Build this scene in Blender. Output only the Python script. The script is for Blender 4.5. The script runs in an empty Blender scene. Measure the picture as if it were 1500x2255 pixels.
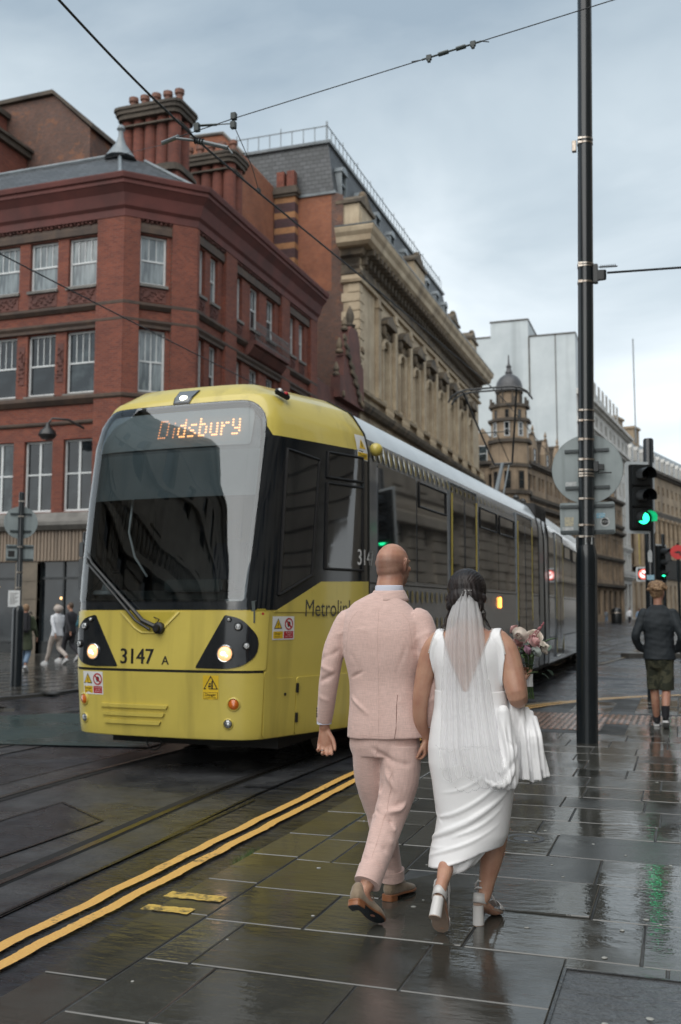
import bpy, bmesh, math, random
import numpy as np
from mathutils import Vector, Matrix, noise
from mathutils.geometry import delaunay_2d_cdt
R_ = math.radians
SC = bpy.context.scene
COL = SC.collection
rnd = random.Random(7)
# ---------------------------------------------------------------- camera
cam_d = bpy.data.cameras.new('camera'); cam = bpy.data.objects.new('camera', cam_d); COL.objects.link(cam)
cam.location = (0, 0, 1.46); cam.rotation_euler = (R_(90 + 5.68), 0, R_(18.77))
cam_d.sensor_fit = 'VERTICAL'; cam_d.sensor_height = 36; cam_d.lens = 34.99
cam_d.clip_start = 0.1; cam_d.clip_end = 3000
cam_d.dof.use_dof = True; cam_d.dof.focus_distance = 5.2; cam_d.dof.aperture_fstop = 2.8
SC.camera = cam
# ---------------------------------------------------------------- sky
W = bpy.data.worlds.new('World'); SC.world = W; W.use_nodes = True
nt = W.node_tree; nt.nodes.clear()
def N(nt, t, **k):
    n = nt.nodes.new(t)
    for a, b in k.items():
        if a.startswith('i_'): n.inputs[a[2:].replace('_', ' ')].default_value = b
        else: setattr(n, a, b)
    return n
SUN_EL, SUN_AZ = 52, 185      # elevation; azimuth clockwise from +Y
out = N(nt, 'ShaderNodeOutputWorld'); bg = N(nt, 'ShaderNodeBackground'); bg.inputs['Strength'].default_value = 0.1
sky = N(nt, 'ShaderNodeTexSky', sky_type='NISHITA', sun_disc=False)
sky.sun_elevation = R_(SUN_EL); sky.sun_rotation = R_(SUN_AZ); sky.air_density = 1.2; sky.dust_density = 3
tc = N(nt, 'ShaderNodeTexCoord'); sep = N(nt, 'ShaderNodeSeparateXYZ'); nt.links.new(tc.outputs['Generated'], sep.inputs[0])
mp = N(nt, 'ShaderNodeMapping'); mp.inputs['Scale'].default_value = (1.0, 1.0, 2.6); mp.inputs['Rotation'].default_value = (0, R_(16), R_(20))
nt.links.new(tc.outputs['Generated'], mp.inputs[0])
no = N(nt, 'ShaderNodeTexNoise', i_Scale=2.1, i_Detail=6.0, i_Roughness=0.52, i_Distortion=0.4)
nt.links.new(mp.outputs[0], no.inputs['Vector'])
ramp = N(nt, 'ShaderNodeValToRGB')   # cloud deck by elevation: pale towards the horizon, heavier above
ce = ramp.color_ramp.elements
ce[0].position = 0.0; ce[0].color = (5.95, 6.25, 6.4, 1)
ce[1].position = 1.0; ce[1].color = (2.1, 2.6, 3.05, 1)
e = ce.new(0.20); e.color = (5.05, 5.4, 5.6, 1)
e = ce.new(0.42); e.color = (2.95, 3.4, 3.7, 1)
e = ce.new(0.60); e.color = (1.75, 2.2, 2.6, 1)
ma = N(nt, 'ShaderNodeMath', operation='MULTIPLY_ADD'); ma.inputs[1].default_value = 0.68; ma.inputs[2].default_value = -0.34
nt.links.new(no.outputs['Fac'], ma.inputs[0])
ad = N(nt, 'ShaderNodeMath', operation='ADD', use_clamp=True)
nt.links.new(sep.outputs[2], ad.inputs[0]); nt.links.new(ma.outputs[0], ad.inputs[1]); nt.links.new(ad.outputs[0], ramp.inputs[0])
mx = N(nt, 'ShaderNodeMix', data_type='RGBA'); mx.inputs[0].default_value = 0.93
nt.links.new(sky.outputs[0], mx.inputs[6]); nt.links.new(ramp.outputs[0], mx.inputs[7])
nt.links.new(mx.outputs[2], bg.inputs[0]); nt.links.new(bg.outputs[0], out.inputs[0])
# ---------------------------------------------------------------- sun behind the clouds
sd = bpy.data.lights.new('sun', 'SUN'); sd.energy = 1.5; sd.angle = R_(80); sd.color = (1, 0.96, 0.9)
so = bpy.data.objects.new('sun', sd); COL.objects.link(so)
_az = R_(SUN_AZ); _el = R_(SUN_EL)
so.rotation_euler = Vector((math.sin(_az) * math.cos(_el), math.cos(_az) * math.cos(_el), math.sin(_el))).to_track_quat('Z', 'Y').to_euler()
SC.view_settings.view_transform = 'Standard'; SC.view_settings.look = 'None'
SC.view_settings.exposure = 1.12; SC.view_settings.gamma = 1.0; SC.view_settings.use_curve_mapping = False
SC.cycles.max_bounces = 8; SC.cycles.transparent_max_bounces = 24; SC.cycles.use_denoising = True
SC.cycles.sample_clamp_indirect = 6

# ================================================================= materials
MATS = {}
def mat(name, col, rough=0.6, col2=None, nscale=3.0, nlow=0.35, nhigh=0.65, metal=0.0, bump=0.0, bscale=20.0, rough2=None,
        spec=0.5, coat=0.0, emit=None, estr=0.0, stretch=(1, 1, 1), sss=0.0, sheen=0.0, streak=None, fine=0.0, trans=0.0):
    if name in MATS: return MATS[name]
    m = bpy.data.materials.new(name); m.use_nodes = True; t = m.node_tree; b = t.nodes['Principled BSDF']
    L = t.links.new
    b.inputs['Base Color'].default_value = (*col, 1); b.inputs['Roughness'].default_value = rough
    b.inputs['Metallic'].default_value = metal; b.inputs['Specular IOR Level'].default_value = spec
    b.inputs['Coat Weight'].default_value = coat; b.inputs['Coat Roughness'].default_value = 0.06
    if sss: b.inputs['Subsurface Weight'].default_value = sss; b.inputs['Subsurface Radius'].default_value = (0.02, 0.008, 0.004)
    if sheen: b.inputs['Sheen Weight'].default_value = sheen
    if trans: b.inputs['Transmission Weight'].default_value = trans
    if emit: b.inputs['Emission Color'].default_value = (*emit, 1); b.inputs['Emission Strength'].default_value = estr
    tcn = N(t, 'ShaderNodeTexCoord'); mpn = N(t, 'ShaderNodeMapping'); mpn.inputs['Scale'].default_value = stretch
    L(tcn.outputs['Object'], mpn.inputs[0])
    n1 = N(t, 'ShaderNodeTexNoise', i_Scale=nscale, i_Detail=6.0, i_Roughness=0.6); L(mpn.outputs[0], n1.inputs['Vector'])
    mr = N(t, 'ShaderNodeMapRange'); mr.inputs[1].default_value = nlow; mr.inputs[2].default_value = nhigh; L(n1.outputs['Fac'], mr.inputs[0])
    if col2 is None: col2 = tuple(c * 0.82 for c in col)
    mc = N(t, 'ShaderNodeMix', data_type='RGBA'); mc.inputs[6].default_value = (*col, 1); mc.inputs[7].default_value = (*col2, 1)
    L(mr.outputs[0], mc.inputs[0]); last = mc.outputs[2]
    if streak:      # vertical run-off grime
        mp2 = N(t, 'ShaderNodeMapping'); mp2.inputs['Scale'].default_value = (streak[1], streak[1], streak[1] * 0.08); L(tcn.outputs['Object'], mp2.inputs[0])
        n3 = N(t, 'ShaderNodeTexNoise', i_Scale=1.0, i_Detail=4.0); L(mp2.outputs[0], n3.inputs['Vector'])
        m3 = N(t, 'ShaderNodeMapRange'); m3.inputs[1].default_value = 0.52; m3.inputs[2].default_value = 0.72; m3.inputs[4].default_value = streak[0]; L(n3.outputs['Fac'], m3.inputs[0])
        mc3 = N(t, 'ShaderNodeMix', data_type='RGBA'); mc3.inputs[7].default_value = (*streak[2], 1); L(m3.outputs[0], mc3.inputs[0]); L(last, mc3.inputs[6]); last = mc3.outputs[2]
    if fine:
        n4 = N(t, 'ShaderNodeTexNoise', i_Scale=fine, i_Detail=2.0); L(tcn.outputs['Object'], n4.inputs['Vector'])
        hs = N(t, 'ShaderNodeMix', data_type='RGBA', blend_type='OVERLAY'); hs.inputs[0].default_value = 0.55; L(last, hs.inputs[6]); L(n4.outputs['Fac'], hs.inputs[7]); last = hs.outputs[2]
    L(last, b.inputs['Base Color'])
    if rough2 is not None:
        m2 = N(t, 'ShaderNodeMapRange'); m2.inputs[1].default_value = nlow; m2.inputs[2].default_value = nhigh
        m2.inputs[3].default_value = rough; m2.inputs[4].default_value = rough2; L(n1.outputs['Fac'], m2.inputs[0]); L(m2.outputs[0], b.inputs['Roughness'])
    if bump:
        n2 = N(t, 'ShaderNodeTexNoise', i_Scale=bscale, i_Detail=5.0); L(mpn.outputs[0], n2.inputs['Vector'])
        bp = N(t, 'ShaderNodeBump', i_Strength=bump, i_Distance=0.01); L(n2.outputs['Fac'], bp.inputs['Height']); L(bp.outputs[0], b.inputs['Normal'])
    MATS[name] = m; return m

def brickmat(name, c1, c2, mortar, bw=0.225, rh=0.075, ms=0.009, rough=0.8, grime=(0.05, 0.035, 0.03), gamt=0.5, offset=0.5, bumpd=0.01, c3=None, spec=0.3):
    m = bpy.data.materials.new(name); m.use_nodes = True; t = m.node_tree; b = t.nodes['Principled BSDF']; L = t.links.new
    tcn = N(t, 'ShaderNodeTexCoord'); sp = N(t, 'ShaderNodeSeparateXYZ'); L(tcn.outputs['Object'], sp.inputs[0])
    a1 = N(t, 'ShaderNodeMath', operation='ADD'); L(sp.outputs[0], a1.inputs[0]); L(sp.outputs[1], a1.inputs[1])
    cb = N(t, 'ShaderNodeCombineXYZ'); L(a1.outputs[0], cb.inputs[0]); L(sp.outputs[2], cb.inputs[1])
    bt = N(t, 'ShaderNodeTexBrick'); bt.offset = offset
    bt.inputs['Color1'].default_value = (*c1, 1); bt.inputs['Color2'].default_value = (*c2, 1); bt.inputs['Mortar'].default_value = (*mortar, 1)
    bt.inputs['Scale'].default_value = 1; bt.inputs['Mortar Size'].default_value = ms; bt.inputs['Brick Width'].default_value = bw
    bt.inputs['Row Height'].default_value = rh; bt.inputs['Mortar Smooth'].default_value = 0.3; L(cb.outputs[0], bt.inputs['Vector'])
    last = bt.outputs[0]
    n1 = N(t, 'ShaderNodeTexNoise', i_Scale=0.7, i_Detail=9.0, i_Roughness=0.72); L(tcn.outputs['Object'], n1.inputs['Vector'])
    mr = N(t, 'ShaderNodeMapRange'); mr.inputs[1].default_value = 0.42; mr.inputs[2].default_value = 0.72; mr.inputs[4].default_value = gamt; L(n1.outputs['Fac'], mr.inputs[0])
    mc = N(t, 'ShaderNodeMix', data_type='RGBA'); mc.inputs[7].default_value = (*grime, 1); L(last, mc.inputs[6]); L(mr.outputs[0], mc.inputs[0]); last = mc.outputs[2]
    if c3:
        n5 = N(t, 'ShaderNodeTexNoise', i_Scale=1.1, i_Detail=6.0, i_Roughness=0.75); L(tcn.outputs['Object'], n5.inputs['Vector'])
        m5 = N(t, 'ShaderNodeMapRange'); m5.inputs[1].default_value = 0.56; m5.inputs[2].default_value = 0.62; L(n5.outputs['Fac'], m5.inputs[0])
        c5 = N(t, 'ShaderNodeMix', data_type='RGBA'); c5.inputs[7].default_value = (*c3, 1); L(last, c5.inputs[6]); L(m5.outputs[0], c5.inputs[0]); last = c5.outputs[2]
    L(last, b.inputs['Base Color']); b.inputs['Roughness'].default_value = rough; b.inputs['Specular IOR Level'].default_value = spec
    bp = N(t, 'ShaderNodeBump', i_Strength=0.6, i_Distance=bumpd); L(bt.outputs['Fac'], bp.inputs['Height']); bp.invert = True; L(bp.outputs[0], b.inputs['Normal'])
    MATS[name] = m; return m

def clearglass(name, tint=(0.35, 0.4, 0.42), rough=0.02, f0=0.06):
    """thin pane: see-through by tint, reflects by Fresnel"""
    m = bpy.data.materials.new(name); m.use_nodes = True; t = m.node_tree; t.nodes.clear(); L = t.links.new
    o = N(t, 'ShaderNodeOutputMaterial'); tr = N(t, 'ShaderNodeBsdfTransparent'); tr.inputs[0].default_value = (*tint, 1)
    gl = N(t, 'ShaderNodeBsdfGlossy'); gl.inputs['Roughness'].default_value = rough; gl.inputs[0].default_value = (0.95, 0.98, 1, 1)
    fr = N(t, 'ShaderNodeFresnel'); fr.inputs[0].default_value = 1.8
    tcn = N(t, 'ShaderNodeTexCoord'); nn = N(t, 'ShaderNodeTexNoise', i_Scale=1.3, i_Detail=1.0); L(tcn.outputs['Object'], nn.inputs['Vector'])
    bp = N(t, 'ShaderNodeBump', i_Strength=0.10, i_Distance=0.03); L(nn.outputs['Fac'], bp.inputs['Height']); L(bp.outputs[0], gl.inputs['Normal'])
    mxs = N(t, 'ShaderNodeMixShader'); L(fr.outputs[0], mxs.inputs[0]); L(tr.outputs[0], mxs.inputs[1]); L(gl.outputs[0], mxs.inputs[2]); L(mxs.outputs[0], o.inputs[0])
    MATS[name] = m; return m

def winglass(name, col=(0.012, 0.018, 0.022), col2=(0.05, 0.065, 0.07)):
    m = mat(name, col, 0.06, col2, nscale=0.9, nlow=0.45, nhigh=0.6, spec=0.8, bump=0.06, bscale=1.6); return m

# ================================================================= mesh builder
class MB:
    def __init__(s): s.v = []; s.f = []; s.m = []; s.k = 0
    def add(s, vs, fs, T=None):
        o = len(s.v)
        s.v += [tuple(T @ Vector(p)) for p in vs] if T is not None else [tuple(p) for p in vs]
        s.f += [tuple(i + o for i in f) for f in fs]; s.m += [s.k] * len(fs); return s
    def box(s, a, b, T=None):
        x0, y0, z0 = a; x1, y1, z1 = b
        v = [(x0, y0, z0), (x1, y0, z0), (x1, y1, z0), (x0, y1, z0), (x0, y0, z1), (x1, y0, z1), (x1, y1, z1), (x0, y1, z1)]
        return s.add(v, [(0, 3, 2, 1), (4, 5, 6, 7), (0, 1, 5, 4), (1, 2, 6, 5), (2, 3, 7, 6), (3, 0, 4, 7)], T)
    def cbox(s, c, d, T=None):
        return s.box((c[0] - d[0] / 2, c[1] - d[1] / 2, c[2] - d[2] / 2), (c[0] + d[0] / 2, c[1] + d[1] / 2, c[2] + d[2] / 2), T)
    def tube(s, pts, r, n=8, T=None, caps=True):
        pts = [Vector(p) for p in pts]; rr = r if isinstance(r, (list, tuple)) else [r] * len(pts)
        vs = []; fs = []; prev = None
        for i, p in enumerate(pts):
            d = (pts[min(i + 1, len(pts) - 1)] - pts[max(i - 1, 0)]).normalized()
            if prev is None: a = d.cross(Vector((0, 0, 1)) if abs(d.z) < 0.9 else Vector((1, 0, 0))).normalized()
            else: a = (prev - d * prev.dot(d)).normalized()
            prev = a; b = d.cross(a)
            for j in range(n):
                t = 2 * math.pi * j / n; vs.append(p + (a * math.cos(t) + b * math.sin(t)) * rr[i])
        for i in range(len(pts) - 1):
            for j in range(n):
                k = (j + 1) % n; fs.append((i * n + j, i * n + k, (i + 1) * n + k, (i + 1) * n + j))
        if caps: fs.append(tuple(range(n))[::-1]); fs.append(tuple((len(pts) - 1) * n + j for j in range(n)))
        return s.add(vs, fs, T)
    def cyl(s, p0, p1, r0, r1=None, n=16, T=None): return s.tube([p0, p1], [r0, r0 if r1 is None else r1], n, T)
    def lathe(s, prof, n=20, T=None, c=(0, 0, 0)):
        vs = []; fs = []
        for r, z in prof:
            for j in range(n):
                t = 2 * math.pi * j / n; vs.append((c[0] + r * math.cos(t), c[1] + r * math.sin(t), c[2] + z))
        for i in range(len(prof) - 1):
            for j in range(n):
                k = (j + 1) % n; fs.append((i * n + j, i * n + k, (i + 1) * n + k, (i + 1) * n + j))
        fs.append(tuple(range(n))[::-1]); fs.append(tuple((len(prof) - 1) * n + j for j in range(n)))
        return s.add(vs, fs, T)
    def ball(s, c, r, n=12, T=None):
        r = r if isinstance(r, (list, tuple)) else (r, r, r); vs = []; fs = []; m = n // 2
        for i in range(1, m):
            a = math.pi * i / m
            for j in range(n):
                t = 2 * math.pi * j / n; vs.append((c[0] + r[0] * math.sin(a) * math.cos(t), c[1] + r[1] * math.sin(a) * math.sin(t), c[2] + r[2] * math.cos(a)))
        vs.append((c[0], c[1], c[2] + r[2])); vs.append((c[0], c[1], c[2] - r[2])); tp = len(vs) - 2
        for i in range(m - 2):
            for j in range(n):
                k = (j + 1) % n; fs.append((i * n + j, (i + 1) * n + j, (i + 1) * n + k, i * n + k))
        for j in range(n):
            k = (j + 1) % n; fs.append((tp, j, k)); fs.append((tp + 1, (m - 2) * n + k, (m - 2) * n + j))
        return s.add(vs, fs, T)
    def prism(s, poly, h0, h1, T=None):
        """polygon in xy extruded h0..h1 in z"""
        n = len(poly); vs = [(p[0], p[1], h0) for p in poly] + [(p[0], p[1], h1) for p in poly]
        fs = [tuple(range(n))[::-1], tuple(range(n, 2 * n))] + [(i, (i + 1) % n, n + (i + 1) % n, n + i) for i in range(n)]
        return s.add(vs, fs, T)
    def grid(s, P, closed=False, T=None):
        """P: rows of points"""
        nr = len(P); nc = len(P[0]); fs = []
        for i in range(nr - 1):
            for j in range(nc if closed else nc - 1):
                k = (j + 1) % nc; fs.append((i * nc + j, i * nc + k, (i + 1) * nc + k, (i + 1) * nc + j))
        return s.add([p for r in P for p in r], fs, T)
    def sweep(s, prof, path, closed=False, T=None):
        """prof: (out, z) profile swept along xy path, outward = right of travel, mitred"""
        n = len(path); rows = []
        for i in range(n):
            p = Vector(path[i]); 
            d0 = (p - Vector(path[i - 1])).normalized() if (i > 0 or closed) else None
            d1 = (Vector(path[(i + 1) % n]) - p).normalized() if (i < n - 1 or closed) else None
            if d0 is None: d0 = d1
            if d1 is None: d1 = d0
            n0 = Vector((d0.y, -d0.x)); n1 = Vector((d1.y, -d1.x)); m = (n0 + n1).normalized(); sc = 1 / max(0.2, m.dot(n0))
            rows.append([(p.x + m.x * o * sc, p.y + m.y * o * sc, z) for o, z in prof])
        if closed: rows.append(rows[0])
        s.grid(rows, T=T)
        if not closed:
            o = len(prof); s.add(rows[0], [tuple(range(o))], T); s.add(rows[-1], [tuple(range(o))[::-1]], T)
        return s
    def build(s, name, mats=None, parent=None, smooth=False, bevel=0, loc=None, rot=None, link=True, weld=False):
        me = bpy.data.meshes.new(name); me.from_pydata(s.v, [], s.f)
        if mats is not None:
            for m in (mats if isinstance(mats, (list, tuple)) else [mats]): me.materials.append(MATS[m] if isinstance(m, str) else m)
        if any(s.m): me.polygons.foreach_set('material_index', s.m)
        if weld or bevel:
            bm = bmesh.new(); bm.from_mesh(me)
            if weld: bmesh.ops.remove_doubles(bm, verts=bm.verts, dist=1e-4)
            if bevel:
                ed = [e for e in bm.edges if len(e.link_faces) == 2 and e.calc_face_angle(0) > 0.6]
                bmesh.ops.bevel(bm, geom=ed, offset=bevel, segments=1 if bevel < 0.006 else 2, affect='EDGES', clamp_overlap=True)
            bm.to_mesh(me); bm.free()
        if smooth: me.shade_smooth() if hasattr(me, 'shade_smooth') else me.polygons.foreach_set('use_smooth', [True] * len(me.polygons))
        if smooth == 'auto': 
            bm = bmesh.new(); bm.from_mesh(me)
            for e in bm.edges: e.smooth = len(e.link_faces) == 2 and e.calc_face_angle(0) < 0.6
            bm.to_mesh(me); bm.free()
        return obj(name, me, parent, loc, rot)

def obj(name, me, parent=None, loc=None, rot=None):
    o = bpy.data.objects.new(name, me); COL.objects.link(o)
    if parent is not None: o.parent = parent
    if loc is not None: o.location = loc
    if rot is not None: o.rotation_euler = rot
    return o
def tag(o, label=None, cat=None, group=None, kind=None):
    if label: o['label'] = label
    if cat: o['category'] = cat
    if group: o['group'] = group
    if kind: o['kind'] = kind
    return o
def thing(name, label, cat, loc=(0, 0, 0), rotz=0, group=None):
    o = bpy.data.objects.new(name, None); o.empty_display_size = 0.2; COL.objects.link(o)
    o.location = loc; o.rotation_euler = (0, 0, rotz); return tag(o, label, cat, group)
def copy_tree(o, parent=None):
    c = o.copy(); COL.objects.link(c)
    if parent is not None: c.parent = parent
    for ch in list(o.children): copy_tree(ch, c)
    return c
def rotz(a, loc=(0, 0, 0)): return Matrix.Translation(loc) @ Matrix.Rotation(a, 4, 'Z')

# patch: 2-D outline (with holes) laid on a curved surface
def _inpoly(p, poly):
    x, y = p; c = False; j = len(poly) - 1
    for i in range(len(poly)):
        xi, yi = poly[i]; xj, yj = poly[j]
        if (yi > y) != (yj > y) and x < (xj - xi) * (y - yi) / (yj - yi) + xi: c = not c
        j = i
    return c
def resample(poly, step):
    o = []
    for i in range(len(poly)):
        a = Vector(poly[i]); b = Vector(poly[(i + 1) % len(poly)]); n = max(1, int((b - a).length / step + 0.5))
        for k in range(n): o.append(tuple(a.lerp(b, k / n)))
    return o
def rounded(poly, r, seg=5):
    o = []; n = len(poly); rs = r if isinstance(r, (list, tuple)) else [r] * n
    for i in range(n):
        p = Vector(poly[i]); a = Vector(poly[i - 1]) - p; b = Vector(poly[(i + 1) % n]) - p; q = rs[i]
        if q <= 0: o.append(tuple(p)); continue
        q = min(q, a.length * 0.49, b.length * 0.49); p0 = p + a.normalized() * q; p1 = p + b.normalized() * q
        for k in range(seg + 1):
            t = k / seg; o.append(tuple(p0.lerp(p, t).lerp(p.lerp(p1, t), t)))
    return o
def patch(mb, poly, fn, off=0.0, holes=(), step=0.12, back=None):
    """fn(u,v,offset)->Vector. back: offset of rim end (closes the edge down to the surface)"""
    loops = [resample(poly, step)] + [resample(h, step) for h in holes]
    pts = []; edges = []
    for lp in loops:
        o = len(pts); pts += lp; edges += [(o + i, o + (i + 1) % len(lp)) for i in range(len(lp))]
    nb = len(pts)
    us = [p[0] for p in loops[0]]; vs = [p[1] for p in loops[0]]
    u = min(us) + step * 0.37
    while u < max(us):
        v = min(vs) + step * 0.41
        while v < max(vs):
            if _inpoly((u, v), poly) and not any(_inpoly((u, v), h) for h in holes): pts.append((u, v))
            v += step
        u += step
    r = delaunay_2d_cdt([Vector(p) for p in pts], edges, [], 1 if not holes else 0, 1e-5)
    V = r[0]; F = r[2]
    fs = []
    for f in F:
        c = ((V[f[0]].x + V[f[1]].x + V[f[2]].x) / 3, (V[f[0]].y + V[f[1]].y + V[f[2]].y) / 3)
        if _inpoly(c, poly) and not any(_inpoly(c, h) for h in holes): fs.append(tuple(f))
    mb.add([fn(p.x, p.y, off) for p in V], fs)
    if back is not None:
        for lp in loops:
            n = len(lp); mb.add([fn(p[0], p[1], off) for p in lp] + [fn(p[0], p[1], back) for p in lp], [(i, (i + 1) % n, n + (i + 1) % n, n + i) for i in range(n)])
    return mb
_tc = {}
def textpolys(txt, size=1.0, align='CENTER'):
    """tris of a text as (verts2d, faces)"""
    k = (txt, size, align)
    if k in _tc: return _tc[k]
    c = bpy.data.curves.new('t', 'FONT'); c.body = txt; c.size = size; c.align_x = align; c.align_y = 'CENTER'; c.resolution_u = 3
    o = bpy.data.objects.new('t', c); me = o.to_mesh(); v = [(p.co.x, p.co.y) for p in me.vertices]; f = [tuple(p.vertices) for p in me.polygons]
    o.to_mesh_clear(); bpy.data.objects.remove(o); bpy.data.curves.remove(c); _tc[k] = (v, f); return _tc[k]
def text(mb, txt, size, fn, u, v, off, sx=1.0, align='CENTER', shear=0.0, maxe=None, bold=0.0):
    vs, fs = textpolys(txt, size, align)
    for db in ([0] if not bold else [-bold, 0, bold]):
        mb.add([fn(u + x * sx + y * shear + db, v + y, off) for x, y in vs], fs)
    return mb
# ================================================================= setting materials
def slabmat(name, c1, c2, r0=0.05, r1=0.34, ripple=0.35, pud=0.9, spec=0.5, fine=0.3, objvar=0.5):
    """wet stone: colour varies per slab, film of water where the noise is high"""
    m = bpy.data.materials.new(name); m.use_nodes = True; t = m.node_tree; b = t.nodes['Principled BSDF']; L = t.links.new
    ge = N(t, 'ShaderNodeNewGeometry'); oi = N(t, 'ShaderNodeObjectInfo')
    wn = N(t, 'ShaderNodeTexWhiteNoise', noise_dimensions='1D'); L(oi.outputs['Random'], wn.inputs['W'])
    n1 = N(t, 'ShaderNodeTexNoise', i_Scale=3.5, i_Detail=7.0, i_Roughness=0.65); L(ge.outputs['Position'], n1.inputs['Vector'])
    a = N(t, 'ShaderNodeMath', operation='MULTIPLY_ADD'); a.inputs[1].default_value = objvar; L(wn.outputs['Value'], a.inputs[0]); L(n1.outputs['Fac'], a.inputs[2])
    mr = N(t, 'ShaderNodeMapRange'); mr.inputs[1].default_value = 0.35; mr.inputs[2].default_value = 0.65 + objvar; L(a.outputs[0], mr.inputs[0])
    mc = N(t, 'ShaderNodeMix', data_type='RGBA'); mc.inputs[6].default_value = (*c1, 1); mc.inputs[7].default_value = (*c2, 1); L(mr.outputs[0], mc.inputs[0])
    nf = N(t, 'ShaderNodeTexNoise', i_Scale=95.0, i_Detail=3.0); L(ge.outputs['Position'], nf.inputs['Vector'])
    ov = N(t, 'ShaderNodeMix', data_type='RGBA', blend_type='OVERLAY'); ov.inputs[0].default_value = fine; L(mc.outputs[2], ov.inputs[6]); L(nf.outputs['Fac'], ov.inputs[7])
    L(ov.outputs[2], b.inputs['Base Color'])
    n2 = N(t, 'ShaderNodeTexNoise', i_Scale=pud, i_Detail=5.0, i_Roughness=0.6); L(ge.outputs['Position'], n2.inputs['Vector'])
    a2 = N(t, 'ShaderNodeMath', operation='MULTIPLY_ADD'); a2.inputs[1].default_value = 0.22; L(wn.outputs['Value'], a2.inputs[0]); L(n2.outputs['Fac'], a2.inputs[2])
    m2 = N(t, 'ShaderNodeMapRange', interpolation_type='SMOOTHSTEP'); m2.inputs[1].default_value = 0.45; m2.inputs[2].default_value = 0.72; m2.inputs[3].default_value = r1; m2.inputs[4].default_value = r0
    L(a2.outputs[0], m2.inputs[0]); L(m2.outputs[0], b.inputs['Roughness'])
    b.inputs['Specular IOR Level'].default_value = spec
    n3 = N(t, 'ShaderNodeTexNoise', i_Scale=9.0, i_Detail=4.0, i_Roughness=0.55); n3.noise_dimensions = '3D'
    mp = N(t, 'ShaderNodeMapping'); mp.inputs['Scale'].default_value = (0.8, 1.9, 1); L(ge.outputs['Position'], mp.inputs[0]); L(mp.outputs[0], n3.inputs['Vector'])
    n4 = N(t, 'ShaderNodeTexNoise', i_Scale=60.0, i_Detail=3.0); L(ge.outputs['Position'], n4.inputs['Vector'])
    a4 = N(t, 'ShaderNodeMath', operation='MULTIPLY_ADD'); a4.inputs[1].default_value = 0.12; L(n4.outputs['Fac'], a4.inputs[0]); L(n3.outputs['Fac'], a4.inputs[2])
    bp = N(t, 'ShaderNodeBump', i_Strength=ripple, i_Distance=0.012); L(a4.outputs[0], bp.inputs['Height']); L(bp.outputs[0], b.inputs['Normal'])
    MATS[name] = m; return m
slabmat('wet_york_stone', (0.020, 0.020, 0.017), (0.072, 0.071, 0.062), r0=0.03, r1=0.26, ripple=0.20, pud=1.3, spec=0.85, objvar=0.8)
slabmat('wet_paving_far', (0.05, 0.048, 0.045), (0.085, 0.08, 0.07), r0=0.05, r1=0.35, ripple=0.3)
slabmat('wet_asphalt', (0.014, 0.015, 0.018), (0.038, 0.041, 0.047), r0=0.16, r1=0.55, ripple=1.0, pud=0.5, fine=0.9, objvar=0.0, spec=0.45)
slabmat('track_concrete', (0.026, 0.027, 0.030), (0.055, 0.057, 0.060), r0=0.14, r1=0.5, ripple=0.8, pud=0.8, fine=0.9, objvar=0.0)
slabmat('tar_joint', (0.008, 0.008, 0.008), (0.014, 0.014, 0.014), r0=0.08, r1=0.3, ripple=0.4, objvar=0.0)
slabmat('teal_surfacing', (0.018, 0.040, 0.040), (0.03, 0.055, 0.052), r0=0.12, r1=0.4, ripple=0.5, objvar=0.0, fine=0.6)
slabmat('joint_mortar', (0.018, 0.019, 0.019), (0.075, 0.078, 0.078), r0=0.5, r1=0.9, ripple=0.6, objvar=0.0)
slabmat('tactile_stone', (0.28, 0.175, 0.135), (0.38, 0.25, 0.20), r0=0.10, r1=0.4, ripple=0.3)
slabmat('tactile_groove_shade', (0.05, 0.035, 0.03), (0.09, 0.065, 0.05), r0=0.10, r1=0.4, ripple=0.3)  # darker copy of the rib stone, painting in the shade between ribs
slabmat('cover_asphalt', (0.05, 0.052, 0.056), (0.075, 0.078, 0.08), r0=0.25, r1=0.6, ripple=0.8, fine=0.9, objvar=0.0)
slabmat('black_iron_wet', (0.012, 0.012, 0.012), (0.02, 0.02, 0.02), r0=0.12, r1=0.4, ripple=0.5, objvar=0.0)
mat('rail_steel', (0.16, 0.15, 0.14), 0.22, (0.07, 0.06, 0.05), metal=0.9, nscale=6)
mat('rail_groove', (0.006, 0.006, 0.006), 0.7)
mat('gum', (0.42, 0.42, 0.39), 0.6, (0.25, 0.25, 0.23), nscale=30)
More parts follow.
